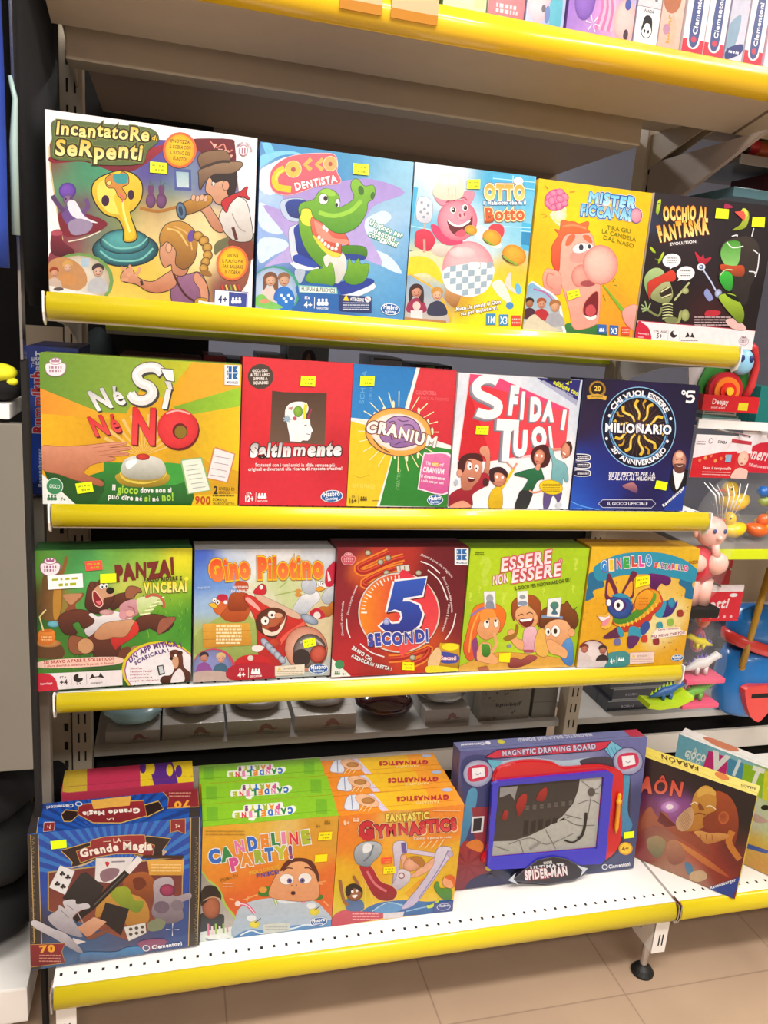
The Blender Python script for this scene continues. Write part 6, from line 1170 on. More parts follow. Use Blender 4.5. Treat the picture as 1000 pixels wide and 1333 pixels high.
t.bg('8cc828');t.rect(120,360,190,450,'74b428');t.rect(810,310,880,400,'74b428');t.line([(60,495),(960,412)],8,'d8d830',0)
t.poly([(285,395),(300,385),(350,380),(360,350),(420,345),(540,335),(600,330),(610,360),(670,350),(688,375),(650,405),(560,415),(440,425),(420,445),(385,440),(380,425),(290,430)],'f0f4e4',1)
for i,(ch,c)in enumerate(zip('CANDELINE',CC)):t.text(ch,668-i*42,362+i*4.5,632-i*42,365+i*4.5,34,c,b=.07,up=(.03,1))
for i,(ch,c)in enumerate(zip('PARTY!',('d84c94','ec9838','a0b838','2c74c8','c0c838','8c3c7c'))):t.text(ch,590-i*40,340+i*3,556-i*40,343+i*3,30,c,b=.07,up=(.03,1))
t.build('top_print',r,t.mw)
dq=BX['Q'][6]+.0015;R0=r.matrix_world.copy()
copy_tree(r,R0@T(0,dq,0),'middle box of three green-topped candle party games')
copy_tree(r,R0@T(-.004,2*dq,0),'rear box of three green-topped candle party games')
r,a=game_box('R','front box of three orange gymnast games, toy gymnast swinging on a bar','e88c28',(410,970),4.762,group='gymnast games standing one behind the other')
a.grid([(200,500,150,'ec8428'),(800,450,150,'ec8c2c'),(450,700,120,'f0ac28'),(200,800,100,'e8b420'),(600,850,150,'e8c02c'),(850,700,100,'e4b42c'),(150,950,100,'d8c030'),(300,650,100,'ec8c1c'),(500,480,100,'ecb450')],18,.05)
for k in range(9):a.line([(300+12*k,830+18*k),(250+60*k,1010)],4,'f0d060')if k<4 else a.line([(520+8*k,900+6*k),(640+6*k,820)],5,'e89c28',0)
for k in range(4):a.line([(640+40*k,640),(680+40*k,600-6*k)],5,'f4d8a0',0)
a.poly([(300,1020),(400,975),(560,960),(700,970),(855,960),(855,1030),(500,1060),(300,1060)],'3c74b4',1,c2='2c5c94');a.ell(460,1010,100,30,'5c94c8',rot=-8);a.line([(350,1030),(450,975),(560,1000)],6,'a8cce4');a.line([(560,1030),(700,1000),(840,990)],7,'88b4d8')
a.poly([(105,1120),(110,1060),(180,1020),(300,1030),(420,1040),(420,1070),(250,1100)],'c84c5c',1,c2='b83c4c');squiggles(a,230,1035,390,1085,3,6,'f0a8a8');a.poly([(420,1040),(550,1030),(540,1065),(420,1075)],'d8d0d4')
WV,WD='dcd4e4','9c8cb0'
a.poly([(555,640),(740,668),(740,690),(550,665)],'d8cce0',ol=2,olc='9484a4');a.poly([(485,612),(560,600),(565,665),(530,680),(520,760),(500,840),(480,850),(490,740)],WV,1,c2='b8a8cc',ol=2,olc='7c6c94');a.poly([(530,605),(562,602),(566,670),(535,665)],'6c5ca0')
a.poly([(760,640),(830,630),(850,660),(830,700),(770,780),(700,880),(620,980),(560,1010),(540,1000),(640,880),(720,760)],WV,1,c2='c0b4d4',ol=3,olc='8474a0');a.line([(825,650),(770,760),(640,950)],6,'8c7cb4');a.ell(838,672,18,18,'c0b0d0',ol=2,olc='7c6c94')
a.poly([(600,800),(680,740),(735,700),(720,760),(640,810),(590,815)],'ecb090',1,ol=2,olc='a86c4c');a.poly([(530,690),(560,680),(560,740),(540,760),(535,720)],'ecb090',1,ol=2,olc='a86c4c')
a.poly([(520,770),(580,780),(585,830),(540,880),(490,900),(470,880),(500,820)],'e4dce4',1,c2='b8b0c4',ol=2,olc='7c7090');a.ell(533,808,20,20,'9c5c5c');a.ell(533,808,13,13,'e4dce4')
a.ell(600,735,58,42,'ecb090',c2='d08c6c',rot=-25,ol=2,olc='a86c4c');a.poly([(590,700),(640,690),(675,720),(665,755),(640,740),(600,710)],'b87838',1,ol=2,olc='6c3c18')
a.poly([(275,745),(345,750),(400,840),(470,870),(505,910),(480,955),(420,962),(360,930),(300,820)],'b82434',1,c2='8c1828',ol=3,olc='f0c870');a.line([(320,780),(370,860),(440,905)],14,'d87480')
a.poly([(245,700),(250,640),(300,605),(370,600),(410,625),(405,670),(350,730),(330,750),(270,740)],'bcc4cc',1,c2='808c98',ol=3,olc='5c646c');a.poly([(300,620),(340,612),(350,650),(300,670)],'ecf0f4',1);a.line([(360,620),(340,680),(300,720)],10,'6c7884')
a.poly([(190,960),(220,950),(290,960),(295,1020),(200,1020)],'4c6c9c',1);a.line([(155,835),(175,950),(205,990)],20,'9c6440');a.line([(235,810),(265,860),(285,930)],18,'9c6440');a.ell(243,912,50,50,'a86c48',c2='7c4428',ol=2,olc='3c1c10');a.poly([(190,920),(195,875),(240,855),(285,880),(290,910),(240,885),(215,930)],'241410',1);a.ell(230,905,8,9,'f4f0ec');a.ell(258,900,8,9,'f4f0ec');a.poly([(225,930),(262,925),(245,945)],'f4f0ec',1)
a.poly([(745,850),(765,850),(775,885),(840,890),(845,950),(790,950),(740,890)],'5c9c3c',1,c2='3c7c28',ol=2,olc='1c4c14');a.poly([(790,840),(810,810),(860,820),(868,860),(840,885),(800,870)],'f0a878',1,ol=2,olc='8c4c28');a.poly([(805,820),(840,800),(870,825),(865,880),(845,840)],'e0682c',1);a.poly([(690,990),(720,985),(770,950),(750,990),(700,1010)],'c8d840',1)
a.text('FANTASTIC',436,474,708,456,42,'f0dc68',b=.06,ol=5,olc='9c6c1c',jit=2)
a.text('G',268,585,372,578,96,'c82434',b=.075,ol=5,olc='6c0c18',ol2=4,olc2='f0d0a0');a.text('YMNASTICS',376,568,885,520,66,'c82434',b=.075,ol=5,olc='6c0c18',c2='e04c50',ol2=4,olc2='f0d0a0',jit=4)
a.text('L\'abilità è posta in volo!',608,584,850,572,14,'f4e8d0',b=.03);a.text('8+',178,500,216,497,26,'f8d8b8',b=.04);people_icon(a,240,470,14,'f8d8b8');squiggles(a,730,395,905,412,1,4,'f8d0a0')
a.poly([(735,975),(855,962),(855,1028),(730,1038)],'3c4c8c');a.ell(796,1000,44,22,'c8d0e8',rot=-6);a.ell(796,1000,40,19,'3c4c8c',rot=-6);a.text('Hasbro',766,1002,826,996,14,'e8ecf4',b=.03)
a.build('front_print',r,Matrix())
sticker(a,[(408,698),(474,692),(475,728),(410,734)],STKR,'red_offer_sticker');sticker(a,[(422,754),(492,748),(494,790),(420,796)],MATS['yellow_sticker'])
x,y,yaw,lean,w,h,d,z,q=BX['R']
t=top_print(r,w,h,d,[(433.6,1037),(591.3,1024.3),(605.2,1046.9),(442,1064.4)],(410,970),4.762)
t.bg('ec8c28','f0a030',(1,0));t.poly([(380,290),(700,265),(760,390),(470,410)],'f0c428',c2='ecb028',d=(1,0));t.poly([(340,300),(380,295),(485,408),(440,412)],'d8cce4')
t.poly([(215,320),(250,305),(270,310),(290,400),(215,405),(190,385)],'dce0ec',1,ol=3,olc='7c84a8');t.line([(240,310),(245,400)],6,'7c84b0',0);t.poly([(265,320),(320,300),(390,330),(420,370),(380,385),(300,370)],'ecb890',1,ol=2,olc='a86c4c');t.ell(350,345,44,20,'c08848',c2='9c6430')
for k in range(3):t.line([(290+30*k,415),(320+30*k,375)],4,'f8e0b0',0)
t.text('GYMNASTICS',842,310,530,322,26,'b82c38',b=.075,up=(.08,1));t.text('FANTASTIC',785,344,640,352,14,'f4d080',b=.05,up=(.05,1));t.ell(828,280,30,11,'b8c0dc')
t.build('top_print',r,t.mw)
dq=BX['R'][6]+.0015;R0=r.matrix_world.copy()
copy_tree(r,R0@T(-.001,dq,0),'middle box of three orange gymnast games')
copy_tree(r,R0@T(-.003,2*dq,0),'rear box of three orange gymnast games')
r,a=game_box('S','wide slate blue box with a red and blue magnetic drawing board and yellow pen','5c5c8c',(580,940),3.704,'toy_box','drawing board box')
a.grid([(100,150,150,'54568c'),(500,100,200,'8088b0'),(900,100,150,'6468a0'),(100,400,120,'4c3c54'),(950,500,150,'3c4470'),(500,780,200,'30385c'),(850,750,150,'444c74'),(150,780,100,'342c48')],18,.06)
a.poly([(70,200),(200,180),(240,300),(210,700),(120,600),(90,400)],'343c70',1);a.poly([(820,250),(880,260),(880,480),(890,520),(860,560),(820,640),(720,690),(740,500)],'30304c',1)
a.poly([(215,230),(260,205),(400,185),(560,200),(700,185),(830,200),(850,260),(230,280)],'a8c0d0',1);a.poly([(640,205),(700,185),(790,185),(840,260),(700,255)],'3c3848',1)
a.poly([(110,350),(150,345),(145,440),(100,600),(80,600),(90,480)],'4c94b8',1,c2='3c7ca8');a.poly([(855,270),(880,280),(868,440),(890,510),(870,545),(835,560),(840,440)],'4c98bc',1,c2='3c7ca8');a.poly([(195,195),(270,200),(240,240),(215,235)],'5cb0c8');a.poly([(760,140),(790,100),(850,140),(830,180),(790,180)],'6cb8d4',0,ol=3,olc='20203c')
for k in range(3):a.line([(770+20*k,125+4*k),(790+20*k,175)],3,'3c7c9c',0)
a.poly([(130,430),(205,425),(200,620),(150,600)],'8c2c3c',0);a.poly([(132,474),(190,470),(186,545),(130,552)],'d8d8dc');a.poly([(140,482),(180,478),(176,538),(138,544)],'20202c')
a.poly([(55,820),(60,700),(90,600),(130,590),(190,620),(210,720),(260,780),(250,810)],'a02c34',1,c2='702030');a.poly([(150,760),(230,740),(300,800),(120,818)],'2c2c54',1);a.poly([(110,610),(150,580),(190,600),(180,640)],'d87c30',1);a.rays(120,700,70,8,'7c1c2c',.3)
a.poly([(185,182),(240,148),(790,104),(765,135),(730,148),(230,186)],'c82c48',0,ol=5,olc='28204c');a.text('MAGNETIC DRAWING BOARD',264,176,720,140,24,'c8c0d8',b=.05,ol=3,olc='3c2c5c')
for cx,cy in((150,262),(872,202)):a.ell(cx,cy,74,70,'3c3c6c');a.ell(cx,cy,70,66,'b8bcd4',c2='8c90b4');a.poly([(cx-44,cy-28),(cx+38,cy-40),(cx+46,cy+20),(cx-36,cy+40)],'c82c54',1);a.poly([(cx-30,cy-24),(cx+30,cy-30),(cx+36,cy+14),(cx-24,cy+28)],'ecebf0');a.line([(cx-12,cy),(cx,cy+8),(cx+14,cy-4)],3,'605c6c')
a.ell(855,620,33,30,'d89828');a.ell(855,620,26,24,'f4c838');a.text('4+',838,632,872,628,20,'7c4c10',b=.04);a.ell(758,705,14,13,'e0e4ee');a.ell(758,705,10,9,'444c74');a.text('Clementoni',776,712,876,698,16,'f0f0f6',b=.04)
a.ell(220,712,16,14,'e8d838');a.line([(215,750),(240,748)],14,'3c3c50',0)
a.build('front_print',r,Matrix())
sticker(a,[(848,544),(896,538),(894,568),(846,574)],marks=False)
x,y,yaw,lean,w,h,d,z,q=BX['S']
t=top_print(r,w,h,d,[(589,970.6),(837.4,953),(841.6,963),(596.6,981.8)],(580,940),3.704)
t.bg('7478a8');t.text('MAGNETIC DRAWING BOARD',735,66,365,94,13,'d0d0e0',b=.05,up=(0,1));t.text('Clementoni',195,112,70,120,11,'f0f0f8',b=.04,up=(0,1));t.ell(212,114,13,8,'e8e8f4');t.ell(280,108,18,10,'d8d048');t.poly([(890,50),(960,44),(960,80),(900,84)],'b82c48')
t.build('top_print',r,t.mw)
def slab(A,pts,y0,y1,m,name,parent,bev=.002,sm=0):
 """solid plate standing proud of the printed front"""
 if sm:pts=smooth_pts(pts,4)
 P_=[A.uv(p)for p in pts];bm=bmesh.new()
 prism(bm,P_,'y',y0,y1)
 if bev:
  ed=[e for e in bm.edges if abs(e.verts[0].co.y-y1)<1e-6 and abs(e.verts[1].co.y-y1)<1e-6 and len([f for f in e.link_faces if abs(f.normal.y)<.5])==1]
  try:bmesh.ops.bevel(bm,geom=ed,offset=bev,segments=2,affect='EDGES')
  except Exception:pass
 return mesh_obj(name,bm,m,parent)
RP=mat('red_toy_plastic','b81c24',.2,coat=.5);BP=mat('blue_toy_plastic','3434b0',.22,coat=.5)
bd=slab(a,[(225,250),(300,205),(400,190),(500,200),(560,225),(700,215),(760,220),(830,245),(845,300),(835,420),(830,560),(800,630),(750,668),(700,670),(215,690),(205,600),(215,400)],-.0015,-.010,RP,'red_board_body',r,.003,1)
fr=bmesh.new();o_=[a.uv(p)for p in[(208,300),(235,285),(760,236),(782,250),(745,650),(725,672),(218,700),(198,688)]];i_=[a.uv(p)for p in[(240,312),(245,308),(735,264),(740,268),(708,600),(704,606),(225,648),(219,644)]]
n=8;rr=[[fr.verts.new((u,yy,v))for u,v in pp]for pp,yy in((o_,-.009),(o_,-.019),(i_,-.017),(i_,-.009))]
for q0,q1 in zip(rr,rr[1:]):
 for i in range(n):fr.faces.new((q0[i],q0[(i+1)%n],q1[(i+1)%n],q1[i]))
bmesh.ops.recalc_face_normals(fr,faces=fr.faces[:]);mesh_obj('blue_frame',fr,BP,r)
s2=Art(w,h,q,(580,940),3.704)
SQ=[(243,310),(737,266),(706,603),(222,646)]
s2 .poly(SQ,'b8b8b4',c2='a8a8a0')
s2 .poly([(245,310),(632,276),(625,330),(600,400),(550,460),(480,510),(400,550),(320,575),(228,578)],'34302e',c2='403a36')
for k in range(7):s2 .poly([(370+34*k,480-3*k+(k%2)*10),(392+34*k,478-3*k),(390+34*k,545-14*k),(366+34*k,552-14*k)],'24201e')
for k in range(14):s2 .rect(375+34*(k%7),420-12*(k//7)-4*(k%7),392+34*(k%7),430-12*(k//7)-4*(k%7),'5c5854')
for pts in([(335,440),(330,400),(350,360),(375,350),(380,380),(365,430),(340,460)],[(425,380),(440,340),(470,320),(475,350),(460,385)],[(265,470),(275,430),(295,440),(285,475)]):s2 .poly(pts,'a82c28',1,c2='801c1c')
s2 .poly([(250,320),(335,312),(320,380),(300,350),(250,370)],'8c8c8c',0)
for p in([(640,290),(700,330),(735,300)],[(620,400),(680,380),(725,400)],[(690,320),(670,450),(640,560)],[(560,470),(620,500),(700,500)],[(300,590),(400,560),(480,590),(600,540)],[(350,570),(370,630)],[(470,520),(520,610)],[(560,450),(640,470)],[(240,600),(300,620)],[(680,340),(720,350)]):s2 .line(p,3,'706c68')
s2 .line([(660,440),(655,500),(640,550),(620,560)],13,'24201e');s2 .line([(560,570),(600,580),(640,555)],8,'24201e');s2 .ell(685,342,18,20,'54504c');s2 .line([(400,610),(450,580)],10,'8c8884')
o=s2 .build('drawing_sheet',r,T(0,-.0105,0))
pq=[(320,745),(370,700),(430,655),(500,640),(560,650),(620,680),(650,712),(600,738),(480,760)]
slab(a,pq,-.0015,-.0205,mat('dark_card','24202c',.4),'title_plaque',r,0)
a2=Art(w,h,q,(580,940),3.704);a=a2
a.poly([(320,745),(370,700),(430,655),(500,640),(560,650),(620,680),(650,712),(600,738),(480,760)],'24202c',0,ol=5,olc='4c4c5c');a.poly([(295,745),(330,710),(320,740),(345,765)],'c8d0dc');a.poly([(610,675),(660,690),(625,730),(635,700)],'c8d0dc')
a.text('MARVEL',456,672,498,668,12,'e8e4e8',b=.04);a.text('ULTIMATE',395,696,555,680,14,'d8dce4',b=.05);a.text('SPIDER-MAN',372,742,570,718,38,'e8e0e4',b=.06,ol=4,olc='8c2430')
a2 .build('plaque_print',r,T(0,-.0206,0))
pen=bmesh.new();p0=a.uv((815,345));p1=a.uv((795,535));
def pp(t,):return(p0[0]+(p1[0]-p0[0])*t,-.016,p0[1]+(p1[1]-p0[1])*t)
tube(pen,[pp(0),pp(.05),pp(.16),pp(.17),pp(.24),pp(.25),pp(.85),pp(1)],[.003,.0045,.0045,.0065,.0065,.0055,.005,.0012],12);mesh_obj('yellow_pen',pen,mat('pen_plastic','e89c14',.3),r,smooth=True)
r,a=game_box('T','square yellow-edged game box turned at an angle, a stone sphinx on its lid','e0c850',(815,940),5.333)
a.grid([(200,400,150,'2c1820'),(600,350,200,'20141c'),(800,650,120,'1c1418'),(280,590,50,'f0c8f0'),(280,600,130,'8c4890'),(120,600,120,'6c2c50'),(150,700,120,'9c5038'),(100,850,120,'8c2c30'),(250,850,150,'9c6448'),(450,900,150,'b05038'),(600,1000,150,'8c2c24'),(750,950,120,'6c2420'),(400,1050,150,'a87860'),(500,750,120,'8c3428'),(750,800,80,'3c1c18')],24,.1)
a.poly([(100,640),(150,590),(200,660),(240,620),(330,720),(440,780),(560,860),(560,930),(400,830),(200,720),(90,740)],'b0603c',1,c2='8c3c2c');a.poly([(220,620),(330,720),(260,730),(200,690)],'6c2024')
a.ell(285,590,70,46,'d8a0e0',c2='8c4890');a.ell(280,588,26,18,'fbeef8')
a.poly([(330,820),(560,960),(720,1090),(560,1010),(380,880)],'d89048',1,c2='b04c2c')
a.poly([(130,820),(200,790),(260,830),(250,900),(210,950),(150,900)],'a88c60',1,c2='6c6c48');a.poly([(270,850),(320,820),(380,870),(400,960),(330,1000),(280,960)],'b87c58',1,c2='8c5040');a.poly([(400,980),(450,1000),(460,1070),(420,1060)],'4c7c9c',1);a.poly([(450,1050),(530,1040),(560,1090),(500,1120),(440,1100)],'c8a880',1)
a.poly([(590,480),(680,510),(740,600),(760,720),(745,840),(720,870),(640,820),(560,760),(540,700),(560,560)],'a84c24',1,c2='7c2c1c');a.ell(655,665,36,44,'9c4424',c2='c86c34');a.line([(720,760),(700,840),(780,960)],50,'c87c30',w2=40)
a.poly([(470,470),(520,440),(580,470),(600,560),(580,660),(520,730),(440,760),(360,740),(420,620),(440,520)],'d0983c',1,c2='b87830');a.poly([(340,660),(420,590),(450,640),(430,730),(370,760),(330,720)],'c8a078',1);a.poly([(475,470),(520,445),(585,475),(590,510),(530,500),(470,520)],'e0b050',1)
for k in range(7):a.line([(345+8*k,680-12*k),(400+6*k,760-12*k)],4,'a87c58',0)
a.line([(425,572),(450,555),(475,568)],7,'f4e4c0');a.line([(530,590),(560,580),(600,606)],7,'f4e4c0');a.poly([(480,560),(505,580),(520,610),(490,612),(478,590)],'8c4c20',1);a.line([(455,640),(490,632),(530,645)],9,'8c4020');a.poly([(520,660),(600,620),(600,700),(560,740),(520,720)],'8c3c20',1)
a.poly([(455,765),(500,755),(560,770),(640,770),(700,790),(660,820),(560,850),(530,840),(500,810)],'dca058',1,c2='b87438')
for x in(500,540,580):a.line([(x,780),(x+6,825)],5,'9c5c28',0)
a.text('FARAÔN',-168,440,370,518,96,'d84c38',b=.06,ol=5,olc='7c1c18',c2='e8745c')
a.poly([(640,1255),(560,1170),(790,1080),(800,1070),(740,1250)],'2848a0');a.text('Ravensburger',585,1172,762,1112,22,'e8ecf8',b=.04)
a.build('front_print',r,Matrix())
x,y,yaw,lean,w,h,d,z,q=BX['T']
t=top_print(r,w,h,d,[(832.9,970.8),(988,1022.6),(979,1036.8),(822,981.5)],(815,940),5.333)
t.bg('e8d058','f0e080',(1,0));t.text('FARAÓN',470,305,212,218,30,'5c4418',b=.05,up=(-.25,1));t.ell(630,370,56,26,'d88448',rot=20);t.text('FARAÓN',880,452,765,425,18,'5c5040',b=.04,up=(-.2,1))
t.build('top_print',r,t.mw)
r,a=game_box('U','pale blue game box behind the sphinx box, cut off at right','dce0dc',(815,940),5.333)
a.bg('78b8cc');a.grid([(450,200,200,'70b0c8'),(700,300,150,'8cc4d4'),(900,650,150,'d8dcd4'),(900,850,120,'d8b048'),(950,950,100,'c88c38'),(1200,700,300,'a8c860')],18,.08)
a.poly([(575,200),(712,252),(690,420),(530,330)],'c82c7c');a.poly([(712,252),(820,292),(800,470),(695,420)],'4c94bc');a.poly([(820,292),(960,340),(945,540),(800,470)],'94c430');a.poly([(965,345),(1200,420),(1200,640),(950,540)],'d8dc30')
a.text('IL',468,205,496,216,26,'e8f4f4',b=.03);a.text('GIOCO',402,240,548,280,46,'f0f6f4',b=.05);a.text('DELLA',418,272,520,300,22,'e0eeee',b=.03)
a.text('V',568,310,680,355,110,'f0eef0',b=.07);a.text('I',735,362,770,376,100,'e0ecf0',b=.07);a.text('T',850,410,935,440,100,'f0f4e8',b=.07);a.text('A',990,460,1080,490,100,'f4f4e8',b=.07)
a.poly([(850,850),(1000,900),(980,920),(840,880)],'3c58a8');a.ell(970,600,30,18,'202020');a.poly([(880,640),(940,660),(990,700),(900,700)],'c8a8a0',1)
a.build('front_print',r,Matrix())
x,y,yaw,lean,w,h,d,z,q=BX['U']
t=top_print(r,w,h,d,[(891,950),(1118.8,1035.8),(1113.7,1047),(883.6,955.5)],(815,940),5.333)
t.bg('e8e6e0');t.poly([(490,100),(640,130),(700,180),(600,165)],'c87c5c',1)
t.build('top_print',r,t.mw)
ZT=2.0835
def flat_art(w,h,parent,org=(0,0)):
 """working frame in millimetres, origin at the bottom left corner, y negative upwards"""
 a=Art(w,h,[(0,-h*1000),(w*1000,-h*1000),(w*1000,0),(0,0)]);a.root=parent;return a
def top_box(x0,x1,h,d,side,label,draw,name='puzzle_box',cat='puzzle box',group=None,y=.012,z=ZT,yaw=0.,dy=0.):
 w=x1-x0
 r=empty(name,T(x0,y+dy,z)@Matrix.Rotation(yaw,4,'Z'),label,cat,group)
 carton('carton',w,h,d,None,side,r)
 a=flat_art(w,h,r);draw(a,w*1000,h*1000);a.build('front_print',r,Matrix());return r
def puzzle(A,w,h,top='f4ecf0',band='e03c50',n='100'):
 A.bg(top);A.rect(0,-26,w,0,band);A.ell(w/2,-22,w*.3,12,'f4ecf0')
 A.poly([(w*.32,-118),(w*.68,-118),(w*.72,-24),(w*.28,-24)],'4c5a90',1);A.text('Clementoni',w*.62,-34,w*.62,-108,w*.2,'f4f4fa',b=.04);A.ell(w*.5,-26,w*.13,5,'c84c60')
 A.text(n,w*.15,-140,w*.85,-140,14,'e07080',b=.03)
top_box(.50,.628,.06,.12,'6c8c3c','dark green flat toy box at the left end of the visible top shelf',lambda A,w,h:(A.bg('5c7c34','3c3c28'),A.ell(60,-30,30,20,'a8503c')),'toy_box','toy box')
top_box(.635,.712,.10,.10,'a8c468','pale green box on the top shelf beside the red and white puzzle',lambda A,w,h:(A.bg('e8e8c8','b8cc80'),A.poly([(50,-60),(70,-70),(76,-10),(56,-8)],'b0d060')),'toy_box','toy box')
def rw(A,w,h):A.bg('f0e8ec');A.rect(0,-42,w,0,'e03844','b82c38');A.ell(w/2,-46,14,14,'f4f0f4');A.poly([(w/2-7,-80),(w/2+7,-80),(w/2+7,-40),(w/2-7,-40)],'5c6cb0',1);squiggles(A,14,-24,w-12,-8,2,6,'f4c8cc')
top_box(.716,.782,.22,.12,'f0e8ec','white puzzle box with a red lower band beside the pale green box',rw)
def doll(A,w,h):
 A.bg('c8a8d0','a8b8e0');A.ell(w*.3,-40,w*.3,36,'f4c8d0',c2='e8a8b8');A.ell(w*.44,-28,4,6,'483848');A.poly([(w*.5,-90),(w*.95,-90),(w*.9,-50),(w*.7,-46),(w*.6,-60)],'8cc83c',1);A.poly([(w*.6,-45),(w*.9,-50),(w*.9,0),(w*.65,0)],'4cb0c8',1);A.ell(w*.55,-20,5,14,'5878b8')
top_box(.786,.858,.2,.1,'b8b0cc','pastel doll box with green and turquoise leaves on the top shelf',doll,'doll_box','doll box')
def pony(A,w,h):
 A.grid([(20,-60,30,'8c5cc8'),(50,-30,30,'b088dc'),(w*.55,-50,30,'f0a0c8'),(w*.9,-30,25,'f0c8c8'),(w*.9,-80,30,'9ca4e0')],12,.15)
 for k in range(6):A.line([(w*.42+4*k,-90),(w*.5+5*k,-50),(w*.44+6*k,-12)],5,('f078b0','fbb8d4')[k%2])
 A.ell(w*.86,-34,22,34,'f4ccc8',c2='e8a8a8');A.ell(w*.9,-12,5,9,'483040');A.ell(w*.88,-60,6,9,'4858a8');A.ell(30,-56,20,34,'9868d0',c2='6c44a8');A.rays(50,-20,14,6,'f4f0fc',.2)
top_box(.864,.994,.2,.1,'8c64b8','large purple and pink doll box in the middle of the visible top shelf',pony,'doll_box','doll box')
def panda(A,w,h):A.bg('f2eef0');A.ell(w*.5,-26,10,12,'ffffff',ol=1.5,olc='302c30');A.poly([(w*.32,-44),(w*.5,-50),(w*.68,-44),(w*.72,-26),(w*.6,-36),(w*.42,-36),(w*.3,-24)],'1c1c20',1);A.ell(w*.42,-24,2,3,'1c1c20');A.ell(w*.58,-24,2,3,'1c1c20');A.text('PANDA',w*.3,-54,w*.7,-54,5,'302c30')
pa=top_box(.998,1.045,.062,.1,'ece8ea','small white box with a black and white animal face, under the other white box',panda,'toy_box','toy box')
def dots(A,w,h):A.bg('ecebf0','d8d4dc');A.ell(w*.4,-24,8,10,'3c3a40');A.ell(w*.75,-14,3,4,'787480');A.ell(w*.6,-40,4,5,'504c54')
top_box(.998,1.045,.062,.1,'e4e0e6','small white box with black blots stacked on the white animal box',dots,'toy_box','toy box',z=ZT+.063)
def peach(A,w,h):A.bg('f4d8cc','e8b8a8');A.ell(w*.4,-84,18,24,'b87050');A.text('Junior',w*.62,-12,w*.5,-58,11,'e8a020',b=.04);A.ell(w*.3,-34,7,9,'c08ca8');A.poly([(w*.5,-60),(w*.75,-40),(w*.7,-10),(w*.5,-14)],'f0b8a0',1)
top_box(1.048,1.092,.2,.1,'f0d0c8','peach coloured slim box between the white stack and the striped puzzle boxes',peach)
top_box(1.098,1.142,.24,.16,'f0e8ec','white puzzle box with blue lettering pill, leftmost of the three on the top shelf',lambda A,w,h:puzzle(A,w,h),group=None)
top_box(1.144,1.186,.24,.16,'f0e8ec','white puzzle box with blue lettering pill, middle one of three on the top shelf',lambda A,w,h:puzzle(A,w,h,n='100'))
def lil(A,w,h):A.bg('b8b4cc','d8d8e8');A.poly([(0,-60),(w*.6,-80),(w*.5,-30),(0,-20)],'8ca8c0',1);A.poly([(w*.1,-22),(w*.9,-34),(w*.9,-18),(w*.1,-4)],'3c4480',1);squiggles(A,w*.2,-24,w*.8,-12,1,4,'e8e8f4')
top_box(1.190,1.228,.22,.15,'c0bcd4','lilac grey puzzle box between two white ones on the top shelf',lil)
top_box(1.232,1.272,.24,.16,'f0e8ec','white puzzle box with blue lettering pill, rightmost of three beside the pink box',lambda A,w,h:puzzle(A,w,h,n='60'))
def pnk(A,w,h):A.bg('f0c8dc','f4e0ea');A.poly([(w*.28,-95),(w*.5,-95),(w*.46,-12),(w*.22,-12)],'4c5a90',1);A.text('Clementoni',w*.4,-18,w*.44,-88,w*.13,'f4f4fa',b=.04);A.text('SuperColor',w*.75,-14,w*.8,-100,w*.16,'e090a8',b=.04)
top_box(1.278,1.335,.22,.16,'f0d4e0','pink puzzle box at the right end of the visible top shelf',pnk)
AMB=mat('amber_tag','b8780c',.3,coat=.3)
for xa,xb in((.455,.525),(.54,.62)):
 bm=bmesh.new();prism(bm,[(-.0125,2.084),(-.0155,2.060),(-.014,2.046),(-.012,2.046),(-.0125,2.060),(-.0095,2.086)],'x',xa,xb)
 tag(mesh_obj('price_tag_holder',bm,AMB),'amber plastic tag holder on the warm yellow top shelf edge','tag holder','amber tag holders on the top shelf edge')
TAU=mat('olive_grey_panel','79746a',.6,noise=.08,nscale=5)
bm=bmesh.new();box(bm,-1.2,-.036,-.01,.012,.715,1.355,.002)
tag(mesh_obj('cabinet_partition',bm,TAU),'olive grey side panel filling the left edge beside the shelves','panel')
bm=bmesh.new();box(bm,-1.2,-.0535,-.012,.30,1.362,1.387,.003);tag(mesh_obj('side_shelf',bm,WHITE),'white shelf end at the far left edge of the photo','shelf')
bm=bmesh.new();box(bm,-.034,-.030,-.012,.02,1.461,2.3);tag(mesh_obj('chrome_strip',bm,CHR),'thin shiny vertical strip left of the games','strip')
bm=bmesh.new();box(bm,-.0355,-.027,-.008,.02,FZ,1.46);tag(mesh_obj('black_strip',bm,DARK),'narrow black upright strip between the grey partition and the games','strip')
BLKC=mat('black_cloth','08080a',.9,noise=.3,nscale=12)
def yt(A):pass
r=empty('soft_toy',T(-.075,-.0,1.3875),'small black and yellow toy on the white shelf end at the left edge','toy')
bm=bmesh.new();blob(bm,(0,.03,.03),(.045,.04,.03));mesh_obj('body',bm,BLKC,r,smooth=True)
bm=bmesh.new();blob(bm,(.002,.012,.048),(.030,.03,.016));blob(bm,(.022,.004,.035),(.012,.01,.007));mesh_obj('yellow_patch',bm,mat('yellow_felt','d8d41c',.7),r,smooth=True)
bm=bmesh.new();box(bm,-1.2,-.0575,-.03,.34,.17,.25,.004);box(bm,-1.2,-.10,.03,.33,FZ,.171);tag(mesh_obj('white_plinth',bm,WHITE),'white plinth at the bottom left corner','plinth')
def heap(bm,c,r,seed,amp=.12):
 rnd=random.Random(seed);ph=[rnd.uniform(0,6)for _ in range(6)]
 blob(bm,c,r,28,16,fn=lambda p:p*(1+amp*(math.sin(5*p.x+ph[0])*math.sin(4*p.z+ph[1])+.5*math.sin(9*p.y+ph[2]+6*p.z))))
